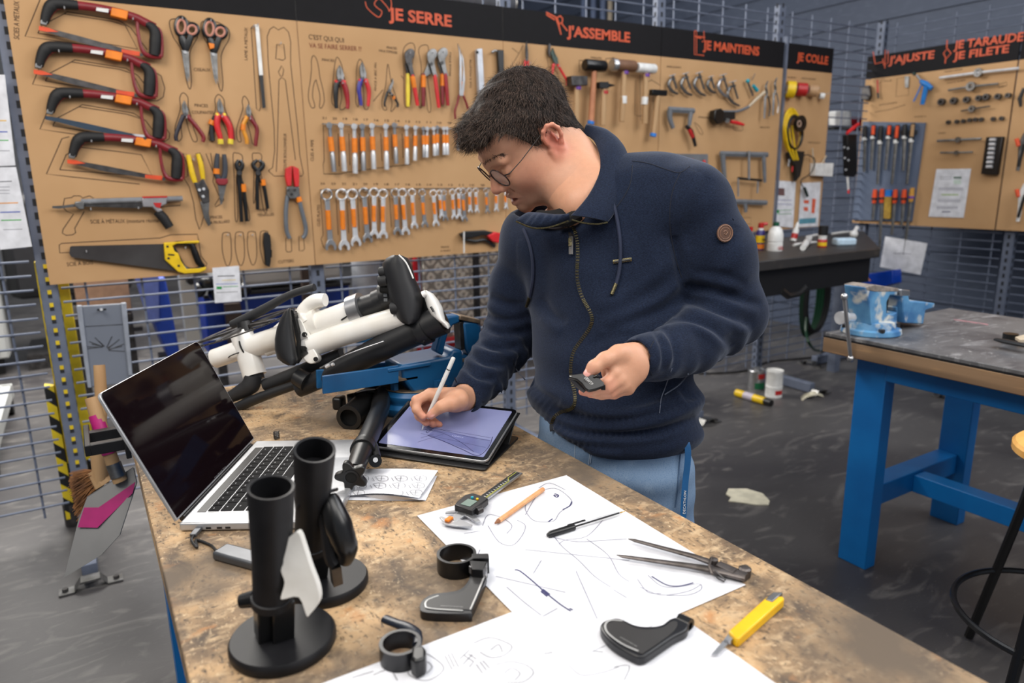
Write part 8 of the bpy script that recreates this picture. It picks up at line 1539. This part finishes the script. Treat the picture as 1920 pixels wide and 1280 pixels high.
g = MB(); g.lathe(c_, nb_, [(0,0),(.0165,0),(.017,.001),(.0165,.002),(0,.002)], 32, caps=False); bd = g.build('leather_badge', mat('badge_brown',(96,68,54),.5), jo); g = MB(); g.ring(c_+nb_*.0022, nb_, .0148, .0007, 32, 6); g.ring(c_+nb_*.0022, nb_, .0105, .0004, 28, 6); g.ring(c_+nb_*.0024+UP*.001, nb_, .0036, .0006, 16, 6, arc=(.6,5.4)); g.tube([c_+nb_*.0026-RT*.003, c_+nb_*.0026+RT*.001-UP*.003, c_+nb_*.0026+RT*.004+UP*.002], .0005, 5); g.build('embossed_rings', mat('badge_light',(150,112,90),.4), bd)
onj('metal_tag', [(1150,491),(1166,489),(1184,486)], .0036, zipm, o=.003, n=0, seg=4, flat=(FW,.4)); onj('tag_inset', [(1153,491),(1166,489),(1181,487)], .002, M['black'], o=.0046, n=0, seg=4, flat=(FW,.4))
seamm = mat('seam_shadow',(20,26,42),.9)
for q_ in ([(1186,302),(1215,306),(1250,318),(1275,324),(1293,312)],[(1276,324),(1262,355),(1256,395),(1258,440),(1268,490),(1284,535)],[(1226,640),(1218,655),(1216,680),(1222,703)],[(853,708),(862,730),(884,752),(908,752)],[(1186,310),(1182,345),(1166,375),(1150,395)]):
    onj('seam', q_, .0011, seamm, o=.0002)
onj('pocket_piping', [(1259,690),(1248,722),(1239,750),(1236,775)], .0010, mat('piping_grey',(96,104,122),.8), o=.0012); onj('pocket_edge', [(1290,700),(1272,722),(1246,740)], .0014, mat('piping_grey'), o=.001); onj('pocket_edge', [(962,672),(966,690),(985,712)], .0012, seamm, o=.001)
# hem ribbing band
# ---- collar: two open flaps and the roll behind the neck
def flap(name, inner, outer, th, m_=None, bulge=.006):
    """inner/outer: lists of (px,py,depth)"""
    n = 26; I_ = smooth_path([P(*q) for q in inner], 6); O2_ = smooth_path([P(*q) for q in outer], 6)
    I_ = [I_[int(round(k))] for k in np.linspace(0,len(I_)-1,n)]; O2_ = [O2_[int(round(k))] for k in np.linspace(0,len(O2_)-1,n)]; secs = []
    for a, c in zip(I_, O2_):
        w_ = c-a; nn_ = -unit(FW-unit(w_)*(FW@unit(w_))); ring_ = []
        for k in range(20):
            an = 2*PI*k/20; u = .5-.5*math.cos(an); zz = math.sin(an); zz = math.copysign(abs(zz)**.6, zz); ring_.append(a+w_*u+nn_*(bulge*math.sin(u*PI)+th*zz))
        secs.append(ring_)
    g = MB(); g.loft(secs); return g.build(name, m_ or fab, jo, smooth=80)
flap('collar_left', [(1092,250,1.50),(1112,262,1.47),(1124,290,1.425),(1124,322,1.395),(1108,358,1.372),(1088,385,1.358),(1070,404,1.352)], [(1096,241,1.52),(1135,244,1.50),(1168,272,1.465),(1182,318,1.425),(1168,368,1.385),(1152,400,1.36),(1140,416,1.35)], .0045, bulge=.012)
flap('collar_right', [(1066,402,1.352),(1040,402,1.36),(1012,399,1.375),(992,398,1.40)], [(1068,413,1.348),(1030,424,1.352),(996,424,1.362),(967,412,1.385)], .0045, bulge=.008)
onj_ = lambda nm, pts, r, m_: MB().tube(smooth_path([P(*q) for q in pts],6), r, 6).build(nm, m_, jo)
onj_('collar_zip', [(1072,412,1.342),(1095,418,1.338),(1120,420,1.338),(1139,417,1.342)], .0017, zipm); onj_('collar_zip', [(968,415,1.375),(998,427,1.352),(1030,426,1.344),(1066,414,1.342)], .0017, zipm)
g = MB(); g.tube(smooth_path([P(1012,410,1.45),P(1030,411,1.43),P(1056,405,1.42),P(1080,385,1.42)],5), .020, 12, flat=(UP,.9)).tube([P(1044,412,1.402),P(1064,413,1.392),P(1086,402,1.395)], .013, 10); g.build('tshirt', mat('tshirt_black',(12,12,15),.9), PT)
# ---------------------------------------------------------------- jeans and shoes
pc = P(1146,872,1.485); jn = SDF(); pc = V3((max(pc[0],.885),pc[1],pc[2]))
jn.ell(pc+(0,0,.02), (.160,.112,.12), AX, .03); jn.ell(pc+(0,0,.09), (.156,.112,.08), AX, .03)
for s_ in (-1,1):
    hj = pc+LB*s_*.085-UZ*.02; kn = V3((pc[0]+.03,pc[1],0))+LB*s_*.10+FB*.03+UZ*.50; an = V3((pc[0]+.05,pc[1],0))+LB*s_*.115-FB*.01+UZ*.09
    jn.cap(hj, kn, .088, .066, .03, wr=(.003,3,s_,0)); jn.cap(kn, an, .066, .056, .02, wr=(.004,5,s_,0))
jn.fn(lambda p: (.035-p[:,2]), pc, 9, .004, 'i')
def jfold(p):
    q = p-P(1200,900,1.32); z = q@unit(UP*.96-RT*.25); return .0035*np.sin(z*95+1.4*np.sin((q@RT)*22))*np.exp(-(np.linalg.norm(q,axis=1)/.16)**2)
jn.fn(jfold, pc, 9, .01, 'd')
qv, qf = jn.mesh(.005, pc*np.array([1,1,0])-np.array([.28,.28,.0]), pc*np.array([1,1,0])+np.array([.28,.28,1.12])); qv = relax(qv, qf, 1, .5)
den = layered('pale_denim', (118,140,166), [((98,121,150),5,(1,1,1),.4,.62,5,0),((146,166,188),9,(1,1,1),.60,.80,5,0),((92,118,148),700,(1,1,.5),.5,.7,2,0)], rough=.85, bump=.06, spec=.2)
jeo = obj_np('jeans', qv, qf, den, PT)
bvj = BVHTree.FromPolygons([tuple(x) for x in qv], [tuple(int(k) for k in x) for x in qf])
def surfj(x, y, o=.001):
    r = unit(ray(x, y)); h = bvj.ray_cast(Vector(CAM), Vector(r), 5)
    return (V3(h[0])-r*o) if h[0] is not None else P(x, y, 1.4)
for nm, pts, r, m_ in (('waistband_edge',[(1200,838),(1240,842),(1281,846)],.0016,mat('denim_dark',(70,96,128),.85)),('fly_stitch',[(1079,826),(1077,860)],.0008,mat('stitch_pale',(170,186,204),.8)),('fly_stitch',[(1108,830),(1104,870)],.0008,mat('stitch_pale')),('fly_stitch',[(1111,830),(1107,868)],.0008,mat('stitch_pale')),('side_seam',[(1277,838),(1273,880),(1270,920),(1266,950)],.0014,mat('denim_dark')),('waist_stitch',[(1205,830),(1240,834),(1281,838)],.0018,mat('stitch_pale'))):
    c = [tuple(p[:2]) for p in sp(pts,5)]; g = MB(); g.tube([surfj(x,y,.001) for x, y in c], r, 6); g.build(nm, m_, jeo)
for s_ in (-1,1):
    an = V3((pc[0]+.05,pc[1],0))+LB*s_*.115; g = MB(); secs = []
    for t_, w_, h_ in ((-.09,.030,.06),(-.06,.040,.085),(0,.043,.095),(.06,.045,.07),(.12,.046,.052),(.17,.038,.042),(.195,.018,.03)):
        c0 = an+FB*(t_); secs.append([c0+LB*w_*math.cos(a)+UZ*max(.002,(h_/2+h_/2*math.sin(a))) for a in np.linspace(0,2*PI,15)[:-1]])
    g.loft(secs); g.build('shoe', mat('shoe_dark',(36,38,42),.6), PT, smooth=60)
# lanyard hanging from the pocket
t = thing('lanyard', 'blue fabric lanyard with white lettering hanging from the jeans pocket', 'lanyard', P(1286,890,1.36)); g = MB(); lp_ = smooth_path([P(1281,826,1.37),P(1287,829,1.362),P(1290,845,1.36),P(1289,870,1.36),P(1285,905,1.36),P(1281,968,1.36),P(1280,1010,1.36)],5); sec = [[p-RT*.006+FW*.0005, p+RT*.006+FW*.0005, p+RT*.006-FW*.0005, p-RT*.006-FW*.0005] for p in lp_]; g.loft(sec); g.build('strap', mat('lanyard_blue',(16,86,140),.6), t)
text('lanyard_lettering', 'DECATHLON', P(1285,963,1.358), P(1287,920,1.358), .0065, -RT, M['white'], t, depth=.0002)
# ---------------------------------------------------------------- held things
t = thing('stylus', 'white tablet stylus held in the right hand of the person', 'stylus', pen_a); x = unit(pen_b-pen_a); Ls = .166; g = MB(); g.tube([pen_a+x*.012, pen_a+x*.024, pen_a+x*Ls*.83], [.0032,.0044,.0044], 16); g.build('barrel', M['white'], t)
g = MB(); g.tube([pen_a, pen_a+x*.004, pen_a+x*.0125], [.0004,.0014,.0032], 16); g.build('tip', M['white'], t); g = MB(); g.tube([pen_a+x*Ls*.83, pen_a+x*Ls*.845], [.0036,.0036], 14); g.build('joint', M['dsteel'], t)
g = MB(); g.tube([pen_a+x*Ls*.845, pen_a+x*Ls*.985, pen_a+x*Ls], [.0044,.0044,.0034], 16); g.build('cap', M['white'], t)
t = thing('bicycle_part', 'small black curved part with white lettering held in the left hand of the person', 'part', P(1100,716,1.165)); HD = 1.158
def HQ(x, y, d=0): return P(x, y, HD+d)
tf = [(1066,706),(1072,702),(1090,699),(1112,701),(1124,708),(1133,717),(1133,723),(1118,729),(1104,732),(1098,728),(1092,719),(1082,711)]
g = MB(); g.prism([HQ(x,y,(y-700)*-.0005) for x, y in tf], FW*.004-UP*.004); g.build('curved_plate', mat('part_black',(20,20,22),.32), t, bevel=.0015)
g = MB(); g.tube([HQ(x,y,-.002) for x, y in cv((1068,705),(1078,708),(1090,716),(1102,729))], .0009, 6); g.build('white_edge_line', M['white'], t)
g = MB(); g.tube([HQ(1068,708,.003),HQ(1078,716,.004),HQ(1090,727,.004),HQ(1097,733,.004)], [.003,.005,.005,.004], 10); g.build('lower_rim', mat('part_dark',(40,40,44),.4), t)
g = MB(); g.tube([HQ(1117,712,-.001),HQ(1114,706,-.004),HQ(1119,703,-.005),HQ(1124,706,-.004)], .002, 8); g.build('hook', M['pegblack'], t); g = MB(); g.box(HQ(1131,726,-.004), (.007,.009,.006), (RT,UP,FW)); g.build('clip_block', M['pegblack'], t, bevel=.001)
text('lettering', 'BTWIN', HQ(1108,723,-.010), HQ(1095,709,-.010), .0075, RT*.75-UP*.55, M['white'], t, depth=.0002)
